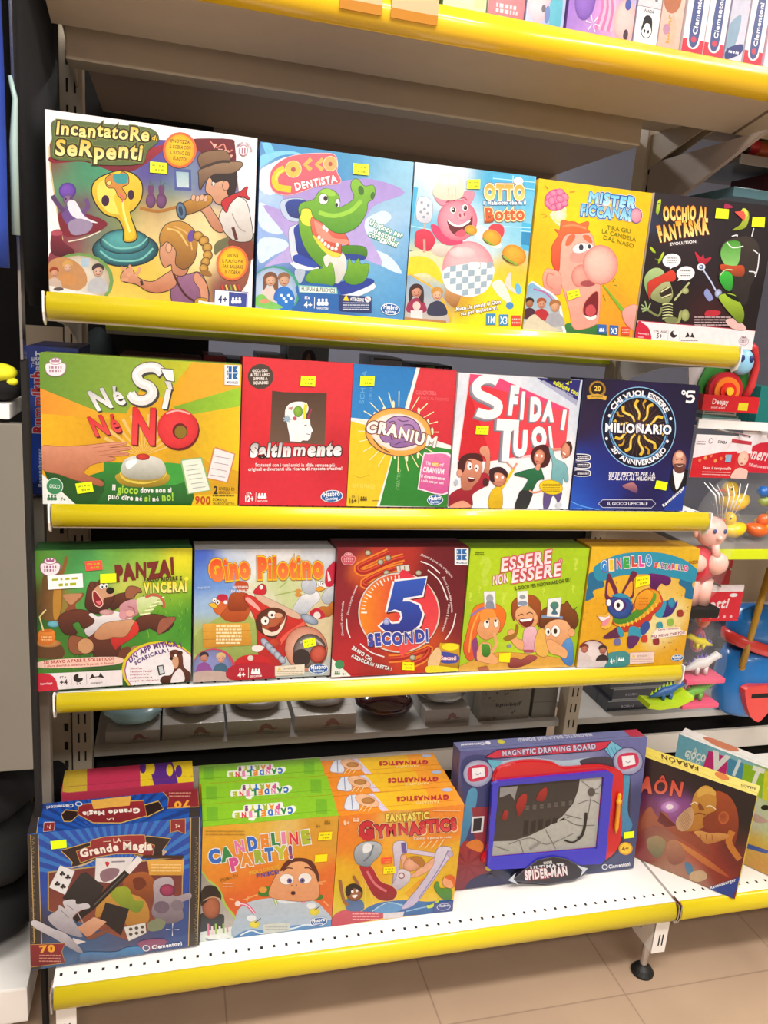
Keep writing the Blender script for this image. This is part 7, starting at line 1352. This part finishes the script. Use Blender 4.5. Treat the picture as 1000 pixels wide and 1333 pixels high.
for k,(z0,hh)in enumerate(((.251,.15),(.398,.15),(.54,.14))):
 bm=bmesh.new();heap(bm,(-.205,.145,z0+hh/2),(.16,.15,hh*.55),3+k,.07)
 for v in bm.verts:v.co.z=max(z0,min(z0+hh-.008,v.co.z))
 tag(mesh_obj('folded_garment',bm,[BLKC,mat('charcoal_cloth','141412',.9),BLKC][k]),('black folded garment directly on the white plinth, bottom of the pile','charcoal folded garment in the middle of the pile on the plinth','black folded garment on top of the pile at the left edge')[k],'clothes')
 COL.objects[-1].data.polygons.foreach_set('use_smooth',[True]*len(COL.objects[-1].data.polygons))
r=empty('hanging_garment',T(-.036,.215,1.545),'black garment hanging in the dark at the upper left','clothes')
bm=bmesh.new();R_=[]
for i in range(13):
 t=i/12;z=.98*t;s=.012+.020*min(1,t*4)**.6
 R_.append([(math.cos(a)*s*(1+.06*math.sin(7*a+4*t)),math.sin(a)*(.08+.12*min(1,t*4)**.6)*(1+.04*math.sin(5*a)),z)for a in[2*math.pi*k/28 for k in range(28)]])
loft(bm,R_);mesh_obj('cloth',bm,BLKC,r,smooth=True)
r=empty('hanging_garment',T(-.123,-.065,1.60),'blue garment hanging behind the thin shiny strip at the left edge','clothes')
bm=bmesh.new();R_=[]
for i in range(9):
 t=i/8;R_.append([(math.cos(a)*.085*(1+.05*math.sin(6*a+3*t)),math.sin(a)*.032,.5*t)for a in[2*math.pi*k/24 for k in range(24)]])
loft(bm,R_);mesh_obj('cloth',bm,mat('blue_cloth','1c3c9c',.8,noise=.5,nscale=8),r,smooth=True)
bm=bmesh.new();tube(bm,[(.094,.02,.05),(.095,.02,.18),(.099,.02,.24),(.093,.02,.27)],[.006,.006,.004,.003],8);mesh_obj('clip',bm,mat('pale_plastic','9cb4b0',.4),r,smooth=True)
bm=bmesh.new();box(bm,-1.2,0.30,.9,.93,FZ,3.0);tag(mesh_obj('dark_bay_sheet',bm,mat('dark_bay_sheet','0e0d0e',.9)),'black partition in the shade at the far left','partition')  # black sheet added so the bay behind the garments stays dark
bm=bmesh.new();box(bm,-.30,-.0505,.02,.06,2.03,2.6,.003);tag(mesh_obj('grey_column',bm,mat('grey_column_paint','7c8080',.5)),'grey column in the top left corner','column')
q0,q1=P(34,450,Y=.092),P(36,645,Y=.092)
r=empty('board_game_box',T(q0 .x,.092,Z2-.0035),'dark blue game box standing on end behind the green hand and bell game','board game box')
w_,h_=.085,q0 .z-Z2+.0035;carton('carton',w_,h_,.2,None,'1c3080',r)
A=flat_art(w_,h_,r);H_=h_*1000;A.bg('1c3488','16286c');A.poly([(0,-H_*.86),(30,-H_*.7),(34,-H_*.3),(0,-H_*.1)],'2448b0',1)
A.text('Rummikub',24,-H_*.42,24,-H_*.84,16,'c82c3c',b=.06,ol=1.2,olc='e8d8e0');A.text('Ravensburger',19,-H_*.05,20,-H_*.32,6,'b8c4e8',b=.04);A.text('THE',13,-H_*.86,13,-H_*.93,5,'c8d0e8');A.text('BEST',24,-H_*.84,24,-H_*.97,9,'d8dcf0',b=.04)
A.build('front_print',r,Matrix())
bm=bmesh.new();heap(bm,(-.06,.40,.27),(.055,.036,.21),9,.06);tag(mesh_obj('black_bag',bm,BLKC,smooth=True),'black bag slumped behind the blue conjuring set near the perforated panel','bag')
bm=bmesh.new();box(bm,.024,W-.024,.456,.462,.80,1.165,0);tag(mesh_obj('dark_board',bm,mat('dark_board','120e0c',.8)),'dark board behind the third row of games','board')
def pack(x0,x1,y,z,h,d,col,label,draw=None,name='packaged_item',cat='pack',group=None,rough=None):
 r=empty(name,T(x0,y,z),label,cat,group);w=x1-x0
 carton('carton',w,h,d,None,col,r)
 if draw:A=flat_art(w,h,r);draw(A,w*1000,h*1000);A.build('front_print',r,Matrix())
 return r
def wing(A,w,h):A.bg('ccc6c0','bab4ae');A.poly([(w*.42,-h*.3),(w*.5,-h*.3),(w*.52,-h*.55),(w*.6,-h*.75),(w*.68,-h*.6),(w*.72,-h*.4),(w*.8,-h*.35),(w*.7,-h*.28),(w*.6,-h*.4),(w*.55,-h*.25)],'a07068',1);squiggles(A,w*.45,-h*.22,w*.75,-h*.1,1,3,'8c8480')
ZR=.4755
WG='pale cartons with a reddish wing mark behind the bottom games'
pack(.05,.182,.475,ZR,.034,.2,'c0bab4','pale carton with a wing mark under the blue wrapped pack',wing,group=None)
bm=bmesh.new();heap(bm,(.115,.56,ZR+.0345+.022),(.074,.082,.023),5,.06);tag(mesh_obj('wrapped_pack',bm,mat('pale_blue_film','b8e4f4',.3,coat=.3),smooth=True),'pale blue plastic wrapped pack on the leftmost pale carton','pack')
pack(.188,.345,.48,ZR,.042,.2,'c8c2bc','pale carton with a wing mark, directly right of the blue wrapped pack',wing)
pack(.352,.52,.48,ZR,.042,.2,'c8c2bc','pale carton with a wing mark, third from the left on the grey shelf',wing)
pack(.53,.70,.48,ZR,.046,.2,'c4beb6','pale carton with a wing mark, beside the maroon wrapped pack',wing)
for xx in(.20,.365,.545):
 bm=bmesh.new();heap(bm,(xx+.07,.58,ZR+.0465+.016),(.07,.08,.016),int(xx*100),.05)
 tag(mesh_obj('wrapped_pack',bm,mat('grey_film','98908c',.3,coat=.8),smooth=True),'dark grey film pack lying on a pale winged carton','pack','film packs on the pale cartons')
bm=bmesh.new();heap(bm,(.80,.56,ZR+.040),(.085,.08,.039),12,.05);tag(mesh_obj('wrapped_pack',bm,mat('maroon_film','3c1418',.15,coat=1.),smooth=True),'maroon wrapped pack on the grey shelf above the gymnast games','pack')
pack(.898,1.03,.475,ZR,.044,.18,'c8c4c0','pale carton under the silver bag, right of the maroon pack',wing)
bm=bmesh.new();heap(bm,(.96,.56,ZR+.0445+.028),(.075,.085,.028),14,.1);tag(mesh_obj('silver_bag',bm,mat('silver_film','c8ccd0',.15,.6),smooth=True),'crumpled silver bag on the pale carton right of the maroon pack','bag')
def speck(A,w,h):
 A.bg('989082','8c8478');rnd=random.Random(3)
 for k in range(26):A.ell(rnd.uniform(4,w-4),-rnd.uniform(4,h-4),rnd.uniform(1.5,4),None,'5c544c',n=8)
 A.text('bombini',w*.3,-h*.38,w*.8,-h*.38,10,'4c4440',b=.04);A.text('nascita',w*.35,-h*.8,w*.75,-h*.8,9,'4c4440',b=.04)
pack(1.06,1.215,.475,ZR,.115,.2,'948c80','speckled beige carton left of the slotted upright',speck)
pack(1.225,1.30,.475,ZR,.10,.2,'7c7870','plain grey carton touching the right-hand slotted upright',lambda A,w,h:(A.bg('8c8880'),A.line([(0,-h*.5),(w,-h*.5)],2,'6c6860',0)))
def navy(A,w,h):A.bg('14182c');A.line([(0,-2),(w,-2)],5,'8c9090',0);A.line([(0,-h+2),(w,-h+2)],5,'8c9090',0);A.text('BORN',w*.2,-h*.35,w*.4,-h*.35,7,'9ca0b0',b=.03)
for k in range(4):
 pack(1.475+.035*(k==3)+.012*(k%2),1.70+.03*(k>1),.60-.12*1,ZR+.0385*k,.038,.25,'2c3038',('bottom','second from the bottom','second from the top','topmost')[k]+' navy grey-edged box in the stack right of the upright',navy,'flat_box','box')
for k in range(4):
 pack(1.92,2.08,.60,ZR+.045*k,.0445,.22,'2c2c44',('bottom','second from the bottom','second from the top','topmost')[k]+' navy box in the stack behind the blue and red plastic toy',navy,'flat_box','box')
ZM=1.3405
def pk(x0,x1,h,col,label,draw=None,name='book',cat='book',d=.16,y=.535):pack(x0,x1,y,ZM,h,d,col,label,draw,name,cat)
bm=bmesh.new();heap(bm,(.030,.62,ZM+.075),(.045,.045,.083),21,.03);tag(mesh_obj('dark_bag',bm,mat('dark_teal_cloth','1c2628',.8),smooth=True),'dark rounded bag behind the left end of the second row','bag')
pk(.085,.27,.105,'7c2c24','dark red book lying behind the green hand and bell game',lambda A,w,h:(A.bg('8c3428','5c2018'),A.line([(0,-h+4),(w,-h+4)],5,'c0b0a0',0)))
pk(.275,.325,.115,'982840','small crimson box between the dark red book and the navy one',lambda A,w,h:A.bg('b03048'))
pk(.33,.395,.11,'24304c','navy box behind the gap left of the red head game',lambda A,w,h:(A.bg('28344c'),A.poly([(10,-h),(50,-h),(45,-h*.8),(15,-h*.8)],'3c5878')))
pk(.405,.468,.125,'a8a498','pale beige box behind the left corner of the red head game',lambda A,w,h:(A.bg('a8a498'),A.line([(0,-h+8),(w,-h+8)],3,'5c5850',0)))
def port(A,w,h):A.bg('7c98a4','8ca0a8');A.ell(w*.5,-h+26,9,12,'a87858');A.poly([(w*.32,-h+60),(w*.36,-h+20),(w*.5,-h+9),(w*.66,-h+20),(w*.7,-h+60),(w*.58,-h+36),(w*.5,-h+18),(w*.42,-h+36)],'101014',1)
pk(.475,.575,.152,'8c9ca4','picture pack showing a dark-haired figure behind the red head game',port,'picture_pack','pack')
pk(.69,.765,.136,'b8c4cc','pale blue-white box standing behind the four-colour brain game',lambda A,w,h:(A.bg('c8d0d8'),A.line([(0,-h+4),(w,-h+4)],4,'3c444c',0)),'small_box','box')
pk(.80,.90,.125,'181c1c','black box with a small green sign behind the four-colour brain game',lambda A,w,h:(A.bg('1c2020'),A.rect(30,-h+2,52,-h+14,'5ca03c'),A.text('12.90',62,-h+12,92,-h+12,7,'9ca4a8')),'small_box','box')
TEAL=mat('teal_glass_edge','4c6c74',.15,spec=.8,noise=.1)
GLS=mat('grey_translucent','8c8884',.3,noise=.06)
def side_shelf(x0,y0,z,th,m,label,lipm=None,x1=2.55,y1=.44):
 r=empty('side_shelf',T(x0,y0,z),label,'shelf');L=x1-x0
 bm=bmesh.new();box(bm,0,L,0,y1-y0,-th,0,.0015);mesh_obj('deck',bm,m,r)
 if lipm:bm=bmesh.new();box(bm,0,L,-.006,-.0005,-th-.006,.006,.001);mesh_obj('edge_strip',bm,lipm,r)
 return r
side_shelf(1.40,.20,1.975,.010,GLS,'grey shelf seen from below at the upper right carrying an orange toy',CHR)
side_shelf(1.37,.16,1.905,.02,TEAL,'dark teal glass shelf just above the black ghost game',None)
side_shelf(1.355,.13,1.398,.008,TEAL,'glass shelf at right carrying the red tray toy',WHITE)
side_shelf(1.40,.08,1.105,.012,GLS,'grey shelf with a lime edge under the rubber ducks',mat('lime_plastic','c8d81c',.3))
r=empty('toy_vehicle',T(1.45,.22,1.9755),'orange, red and green toy on the grey shelf at the upper right','toy')
bm=bmesh.new();heap(bm,(.055,.05,.03),(.075,.05,.03),2,.08);mesh_obj('orange_body',bm,mat('orange_plastic','d86c3c',.3),r,smooth=True)
bm=bmesh.new();blob(bm,(.0,.02,.034),(.026,.025,.022));mesh_obj('red_nose',bm,mat('red_plastic','c83438',.3),r,smooth=True)
bm=bmesh.new();blob(bm,(-.022,.01,.022),(.016,.018,.014));tube(bm,[(.0,-.002,.05),(.04,-.012,.048),(.1,-.01,.06)],.008);mesh_obj('dark_trim',bm,mat('brown_plastic','3c2420',.4),r,smooth=True)
bm=bmesh.new();blob(bm,(.045,.04,.042),(.035,.03,.02));mesh_obj('green_top',bm,mat('green_plastic','8c9c3c',.3),r,smooth=True)
pack(1.50,1.64,.20,1.9055,.05,.15,'5c0c18','dark red box on the teal glass shelf at the upper right',None,'small_box','box')
for k,(c,l)in enumerate((('e8ece8','white booklet at the bottom of the small stack under the red tray toy'),('6c9c98','teal and white booklet in the small stack under the red tray toy'),('c8d4d0','pale booklet on top of the small stack under the red tray toy'))):
 pack(1.37,1.475-.008*k,.135,1.3985+.0085*k,.008,.12,c,l,(lambda A,w,h:squiggles(A,4,-7,w-4,-2,1,1.6,'3c5c60'))if k else None,'booklet','booklet')
pack(1.535,1.62,.16,1.3985,.085,.1,'0c6c68','dark green box on the glass shelf right of the red tray toy',None,'small_box','box')
r=empty('tray_toy',T(1.352,.118,1.4255)@Matrix.Rotation(-.10,4,'Z'),'snail toy with a blue face in a red tray, right of the top row','toy')
RT=mat('red_card','d01c24',.35,coat=.3)
bm=bmesh.new();box(bm,0,.138,0,.004,0,.036,.001);box(bm,.134,.138,0,.07,0,.036,.001);box(bm,0,.004,0,.07,0,.036,.001);box(bm,0,.138,0,.07,0,.003);box(bm,0,.138,.066,.07,0,.036);mesh_obj('tray',bm,RT,r)
A=flat_art(.138,.036,r);A.bg('d41c28');A.text('Deejay',22,-16,62,-16,11,'fbe8e8',b=.03);A.text('suoni e luci',22,-6,56,-6,5,'f4d0d0',b=.03);A.poly([(88,-22),(112,-22),(112,-5),(88,-5)],'e8d828');A.build('tray_print',r,Matrix())
bm=bmesh.new();prism(bm,[(0,.03),(-.012,.09),(0,.125),(.055,.135),(.06,.03)],'y',.062,.066);mesh_obj('white_card',bm,mat('white_card','dcd8dc',.4),r)
bm=bmesh.new();prism(bm,smooth_pts([(.02,.03),(.03,.1),(.06,.15),(.10,.15),(.13,.1),(.135,.03)],4),'y',.055,.061);mesh_obj('green_arch',bm,mat('green_card','3c8c3c',.4),r)
bm=bmesh.new()
for k,rad in enumerate((.042,.031,.019,.009)):
 b2=bmesh.new();tube(b2,[(.070,.045-.004*k,.045),(.070,.030-.006*k,.045)],[rad,rad],28);mesh_obj('shell_ring',b2,mat('shell_%d'%k if 0 else('shell_crimson','shell_orange','shell_red','shell_yellow')[k],('b81c30','e87c28','d82820','f0c02c')[k],.3),r)
bm.free()
bm=bmesh.new();blob(bm,(.098,.03,.112),(.027,.018,.03));fa=mesh_obj('blue_face',bm,mat('pale_blue_plastic','8cc8e8',.3),r,smooth=True)
for dx in(-.012,.011):
 bm=bmesh.new();blob(bm,(.098+dx,.013,.120),(.006,.003,.008),12,8);mesh_obj('eye',bm,mat('navy_ink','1c3470',.4),fa,smooth=True)
bm=bmesh.new();tube(bm,[(.122,.04,.02),(.138,.04,.06),(.14,.04,.11),(.128,.04,.145),(.115,.04,.15)],.009,10);mesh_obj('red_loop',bm,mat('red_plastic','c83438',.3),r,smooth=True)
FILM=mat('clear_bag','f4f8fa',.06,alpha=.05,spec=.8)
def film_bag(r,c,rad,seed):
 bm=bmesh.new();heap(bm,c,rad,seed,.05);return mesh_obj('clear_bag',bm,FILM,r,smooth=True)
def header(r,x0,x1,z0,z1,y,draw,name='header_card'):
 w,h=x1-x0,z1-z0;bm=bmesh.new();box(bm,x0,x1,y,y+.0015,z0,z1);o=mesh_obj(name,bm,mat('card_white','ece8ea',.4),r)
 A=flat_art(w,h,r);draw(A,w*1000,h*1000);A.build('header_print',r,T(x0,y,z0))
bm=bmesh.new();tube(bm,[(1.41,.44,1.383),(1.41,.02,1.383)],.003);tube(bm,[(1.53,.44,1.383),(1.53,.06,1.383)],.003);tag(mesh_obj('display_hook',bm,CHR),'pair of metal hooks holding the baby toy header cards','hook')
def babycard(A,w,h):
 A.bg('f0e6ea');A.poly([(0,-h*.45),(w*.5,-h*.62),(w*.75,-h*.64),(w*.8,0),(0,0)],'d0202c');A.rect(w*.75,-h*.6,w,0,'d8303c')
 A.text('SIMBA',w*.38,-h*.82,w*.55,-h*.8,6,'4c4c54',b=.03);A.ell(w*.26,-h*.86,6,6,'6c686c');A.ell(w*.26,-h*.86,4.5,4.5,'f0e6ea');A.poly([(w*.62,-h*.93),(w*.98,-h*.88),(w*.98,-h*.8),(w*.62,-h*.84)],'c03848');squiggles(A,w*.02,-h*.86,w*.18,-h*.76,2,2,'9c8c94')
 A.text('Salva il tempotuffo',w*.2,-h*.2,w*.7,-h*.2,6,'f8d8d8',b=.03);squiggles(A,w*.2,-h*.16,w*.7,-h*.05,2,2,'f0a8a8')
 for k in range(6):A.ell(w*(.12+.09*k),-h*(.4+.06*(k%3)),4,4,('e87850','f0a060')[k%2])
 A.rect(w*.56,-h*.56,w*.66,-h*.38,'8cb0d0');A.poly([(w*.72,0),(w*.76,-h*.2),(w*.86,-h*.26),(w*1.0,-h*.18),(w,0)],'f0c4b8',1);A.ell(w*.87,-h*.48,14,17,'f4ccb8',c2='e0a890');A.ell(w*.82,-h*.46,1.4,1.6,'3c2c28');A.ell(w*.9,-h*.47,1.4,1.6,'3c2c28');A.ell(w*.86,-h*.36,3.5,1.8,'b04c4c')
r=empty('side_toy',T(1.333,.035,1.032),'clear bag with a pink-faced doll under a white and red baby card','toy')
header(r,-.03,.118,.252,.347,.02,babycard);film_bag(r,(.068,.03,.10),(.056,.034,.14),3)
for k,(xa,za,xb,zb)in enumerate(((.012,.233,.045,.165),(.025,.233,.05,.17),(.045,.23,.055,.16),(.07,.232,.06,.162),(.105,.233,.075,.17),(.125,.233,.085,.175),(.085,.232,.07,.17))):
 bm=bmesh.new();tube(bm,[(xa-.02,-.004,za+.012),((xa+xb)/2-.008,-.010,(za+zb)/2+.02),(xb,-.004,zb)],[.0008,.0018,.0006],6);mesh_obj('fold_highlight',bm,mat('crease_highlight','e8ecee',.1,spec=.8),r,smooth=True)  # thin white strands stand for bright highlights along the bag's creases
bm=bmesh.new();blob(bm,(.06,.03,.125),(.036,.03,.036));blob(bm,(.025,.035,.12),(.008,.006,.011));blob(bm,(.096,.035,.12),(.008,.006,.011));blob(bm,(.06,.0,.118),(.007,.008,.006));hd=mesh_obj('head',bm,mat('doll_vinyl','e8b4a8',.35),r,smooth=True)
for dx in(-.013,.014):
 bm=bmesh.new();blob(bm,(.06+dx,.002,.133),(.0045,.003,.0055),10,8);mesh_obj('eye',bm,mat('navy_ink','1c3470',.4),hd,smooth=True)
bm=bmesh.new();blob(bm,(.045,.035,.045),(.05,.03,.045));mesh_obj('red_dress',bm,mat('red_cloth','c8283c',.5),r,smooth=True)
bm=bmesh.new();blob(bm,(.075,.01,.055),(.026,.02,.026));tube(bm,[(.06,.01,.1),(.068,.006,.07)],.009);blob(bm,(.02,.012,.055),(.026,.018,.022));mesh_obj('arms',bm,mat('doll_vinyl','e8b4a8',.35),r,smooth=True)
bm=bmesh.new();tube(bm,[(.035,.035,.01),(.037,.035,-.05)],.02,12);tube(bm,[(.07,.035,.01),(.068,.035,-.05)],.02,12);mesh_obj('legs',bm,mat('doll_vinyl','e8b4a8',.35),r,smooth=True)
bm=bmesh.new();box(bm,.012,.062,.0,.06,-.075,-.05,.006);box(bm,.055,.098,.0,.06,-.075,-.05,.006);mesh_obj('shoes',bm,BLK,r)
def tcard(A,w,h):A.bg('ece4e8');A.poly([(0,-h*.5),(w*.4,-h*.72),(w,-h*.8),(w,0),(0,0)],'d4243c');A.text('Teneri',2,-h*.36,78,-h*.3,26,'f8e4e8',b=.03,sh=.2);A.text('Sfiziosetti',30,-h*.16,92,-h*.1,7,'f4c8d0',b=.03);A.ell(w*.6,-h*.88,12,8,'c0a060')
r=empty('side_toy',T(1.488,.135,1.1135),'clear bag of yellow and orange rubber ducks under a red header card','toy')  # this bag of ducks rests on the lime-edged shelf
header(r,-.002,.13,.17,.27,-.002,tcard);film_bag(r,(.10,.065,.085),(.09,.055,.084),6)
def duck(r,x,y,z,s,m,flip=-1):
 bm=bmesh.new();blob(bm,(x,y,z+.55*s),(s,.75*s,.55*s),fn=lambda p:Vector((p.x,p.y,p.z+(.5*p.x*p.x if p.x*flip<0 else 0))));blob(bm,(x+flip*.45*s,y,z+1.35*s),(.5*s,.48*s,.5*s));b=mesh_obj('duck',bm,m,r,smooth=True)
 bm=bmesh.new();blob(bm,(x+flip*.98*s,y,z+1.25*s),(.26*s,.24*s,.1*s),12,8);mesh_obj('beak',bm,mat('duck_orange','e0541c',.3),b,smooth=True)
 bm=bmesh.new();blob(bm,(x+flip*.65*s,y-.42*s,z+1.45*s),(.07*s,.05*s,.08*s),8,6);mesh_obj('eye',bm,BLK,b,smooth=True)
DY=mat('duck_yellow','f0c414',.3,coat=.4);DO=mat('duck_deep_orange','e8641c',.3,coat=.4)
duck(r,.045,.03,.002,.035,DY,-1);duck(r,.12,.035,.002,.032,DO,1);duck(r,.06,.06,.062,.04,DY,-1);duck(r,.16,.05,.01,.034,DY,1)
bm=bmesh.new();blob(bm,(.105,.02,.12),(.016,.014,.014));blob(bm,(.13,.02,.10),(.015,.014,.017));mesh_obj('blue_toy',bm,mat('blue_plastic','2c68b8',.3),r,smooth=True)
bm=bmesh.new();blob(bm,(.113,.02,.096),(.016,.014,.012));mesh_obj('green_toy',bm,mat('green_plastic','8c9c3c',.3),r,smooth=True)
bm=bmesh.new();tube(bm,[(1.50,.44,1.0),(1.50,.13,1.0)],.003);tube(bm,[(1.58,.44,1.02),(1.58,.2,1.02)],.003);tag(mesh_obj('display_hook',bm,CHR),'pair of metal hooks holding the red dinosaur bag cards','hook')
def ocard(A,w,h):A.bg('d42438');A.rect(0,-h,w,-h*.82,'ece0e4');A.text('Cuccioli',-40,-h*.32,w*.7,-h*.36,22,'f8e4e8',b=.03,sh=.2)if 0 else A.text('otti',w*.1,-h*.34,w*.66,-h*.38,24,'f8e4e8',b=.03,sh=.2);A.ell(w*.75,-h*.72,12,5,'f0e4e8');
def ocard2(A,w,h):
 ocard(A,w,h)
 for k in range(4):A.ell(w*(.25+.18*k),-h*.12,4,4,'f4b8c0')
r=empty('side_toy',T(1.47,.14,.66),'clear bag of rubber dinosaurs with a red card, right of the donkey game','toy')
header(r,-.0,.108,.245,.34,0,ocard2);film_bag(r,(.06,.05,.12),(.07,.05,.12),8)
def dino(r,x,y,z,s,m,m2,nm,flip=1):
 bm=bmesh.new();pts=[(-1.5,.3),(-.9,.45),(-.3,.75),(.3,.8),(.8,1.1),(1.25,1.35),(1.6,1.25)]
 tube(bm,[(x+flip*a*s,y,z+b*s)for a,b in pts],[s*q for q in(.08,.22,.42,.42,.28,.3,.14)],12)
 for a in(-.35,.35):
  for q in(-.2,.2):tube(bm,[(x+flip*a*s,y+q*s,z+.6*s),(x+flip*(a+.05)*s,y+q*s,z)],[s*.18,s*.14],10)
 b=mesh_obj(nm,bm,m,r,smooth=True);bm=bmesh.new()
 for k in range(8):
  t=k/7;a=-1.3+2.3*t;zz=.55+.75*math.sin(math.pi*min(1,t*.75))
  prism(bm,[(x+flip*(a-.14)*s,z+(zz-.1)*s),(x+flip*(a+.14)*s,z+(zz-.1)*s),(x+flip*a*s,z+(zz+.28)*s)],'y',y-.03*s,y+.03*s)
 mesh_obj('back_spikes',bm,m2,b)
dino(r,.055,.04,.085,.036,mat('dino_white','d8d4d4',.4),mat('dino_purple','7468b0',.4),'white_dinosaur')
dino(r,.05,.05,.15,.026,mat('dino_yellow','e0d024',.4),MATS['dino_purple'],'yellow_dinosaur',-1)
dino(r,.05,.035,.015,.034,mat('dino_green','6cb83c',.4),mat('dino_pink','e05c7c',.4),'green_dinosaur')
bm=bmesh.new();box(bm,.0,.115,.01,.09,.068,.082,.003);box(bm,.0,.11,.01,.09,.0,.012,.003);mesh_obj('pink_tray',bm,MATS['dino_pink'],r)
r=empty('side_toy',T(1.585,.255,.66),'clear bag with orange and pink rubber animals behind the dinosaur bag','toy')
header(r,-.05,.045,.30,.385,0,ocard);film_bag(r,(.0,.04,.17),(.05,.035,.12),9)
bm=bmesh.new();blob(bm,(.01,.03,.20),(.022,.02,.035));mesh_obj('orange_animal',bm,DO,r,smooth=True);bm=bmesh.new();blob(bm,(.005,.03,.13),(.02,.02,.035));mesh_obj('pink_animal',bm,mat('pink_rubber','e06c90',.4),r,smooth=True)
r=empty('side_toy',T(1.36,.09,.70),'blue and lime rubber dinosaur under the right end of the third shelf','toy')  # loose dinosaur
dino(r,.03,.03,.01,.03,mat('dino_blue','2c5c9c',.35),mat('dino_lime','b8d828',.35),'blue_dinosaur',1)
bm=bmesh.new();R_=[(-.035,.004),(0,-.002),(.05,.002),(.09,.02),(.088,.03),(.05,.014),(0,.01),(-.03,.014)]
prism(bm,R_,'y',.0,.05);mesh_obj('lime_base',bm,MATS['dino_lime'],r)
r=empty('plastic_toy',T(1.865,.47,.4755),'blue rounded plastic toy with red band and red slot at the right edge','toy')
BPL=mat('bright_blue_plastic','1c74c0',.3,coat=.3);RPL=mat('bright_red_plastic','e03c34',.3,coat=.3)
bm=bmesh.new();loft(bm,[[(math.cos(t)*a+.06,math.sin(t)*a*.7-.02,z)for t in[2*math.pi*k/24 for k in range(24)]]for z,a in((0,.07),(.02,.095),(.10,.11),(.18,.10),(.21,.085))]);mesh_obj('lower_body',bm,BPL,r,smooth=True)
bm=bmesh.new();loft(bm,[[(math.cos(t)*a+.06,math.sin(t)*a*.7-.02,z+.1*math.cos(t)*-.25)for t in[2*math.pi*k/24 for k in range(24)]]for z,a in((.205,.09),(.21,.105),(.24,.108),(.245,.095))]);mesh_obj('red_band',bm,RPL,r,smooth=True)
bm=bmesh.new();loft(bm,[[(math.cos(t)*a+.06,math.sin(t)*a*.7-.02,z)for t in[2*math.pi*k/24 for k in range(24)]]for z,a in((.235,.098),(.30,.095),(.335,.07),(.345,.02))]);mesh_obj('lid',bm,BPL,r,smooth=True)
bm=bmesh.new();prism(bm,smooth_pts([(-.005,.12),(.11,.12),(.115,.08),(.07,.015),(.05,.005),(.02,.03),(-.005,.08)],4),'y',-.108,-.085);sl=mesh_obj('red_chute',bm,RPL,r)
bm=bmesh.new();box(bm,.012,.10,-.1095,-.107,.085,.098,.001);mesh_obj('slot',bm,DARK,sl)
bm=bmesh.new();q=P(966,868,Y=.40);q2=P(1003,740,Y=.40);tube(bm,[q,q2],.010,12);tube(bm,[q,(q.x+.03,q.y+.03,q.z-.03)],.010,12)
o=mesh_obj('yellow_pole',bm,mat('ochre_plastic','c8982c',.4),r,smooth=True);o.location=(-1.865,-.47,-.4755)
bm=bmesh.new();box(bm,1.36,2.6,.452,.46,.83,1.09);tag(mesh_obj('beige_back_panel',bm,mat('beige_panel','b4a690',.6,noise=.05)),'beige back panel behind the dinosaur bags at right','panel')
def area(name,loc,sx,sy,power,col=(1,.97,.93),rot=(0,0,0)):
 l=bpy.data.lights.new(name,'AREA');l.shape='RECTANGLE';l.size=sx;l.size_y=sy;l.energy=power;l.color=col
 o=bpy.data.objects.new(name,l);COL.objects.link(o);o.location=loc;o.rotation_euler=rot;return o
def ceiling_light(x,y,sx,sy,power,label):
 root=empty('ceiling_light',T(x,y,3.3),label,'lamp','ceiling lights')
 bm=bmesh.new();box(bm,-sx/2-.02,sx/2+.02,-sy/2-.02,sy/2+.02,-.04,0,.003);mesh_obj('housing',bm,WHITE,root)
 bm=bmesh.new();box(bm,-sx/2,sx/2,-sy/2,sy/2,-.048,-.041);mesh_obj('diffuser',bm,mat('lamp_diffuser','fff8ee',.5,emit=3.),root)
 l=area('lamp_light',(x,y,3.3-.055),sx,sy,power)
ceiling_light(.3,-1.5,2.4,.3,82,'long ceiling light in front of the game shelves')
ceiling_light(.9,-3.0,2.4,.3,78,'long ceiling light further behind the viewer')
ceiling_light(2.9,-.9,.3,2.4,55,'long ceiling light over the right-hand aisle')
ceiling_light(.6,2.6,2.4,.3,75,'long ceiling light on the far side of the shelves')
w=bpy.data.worlds.new('world');SC.world=w;w.use_nodes=True
w.node_tree.nodes['Background'].inputs['Color'].default_value=(1,.93,.87,1)
w.node_tree.nodes['Background'].inputs['Strength'].default_value=.17
SC.view_settings.view_transform='Standard';SC.view_settings.look='None';SC.view_settings.gamma=1
SC.view_settings.exposure=.2;SC.view_settings.use_curve_mapping=False
SC.cycles.max_bounces=6;SC.cycles.use_denoising=True
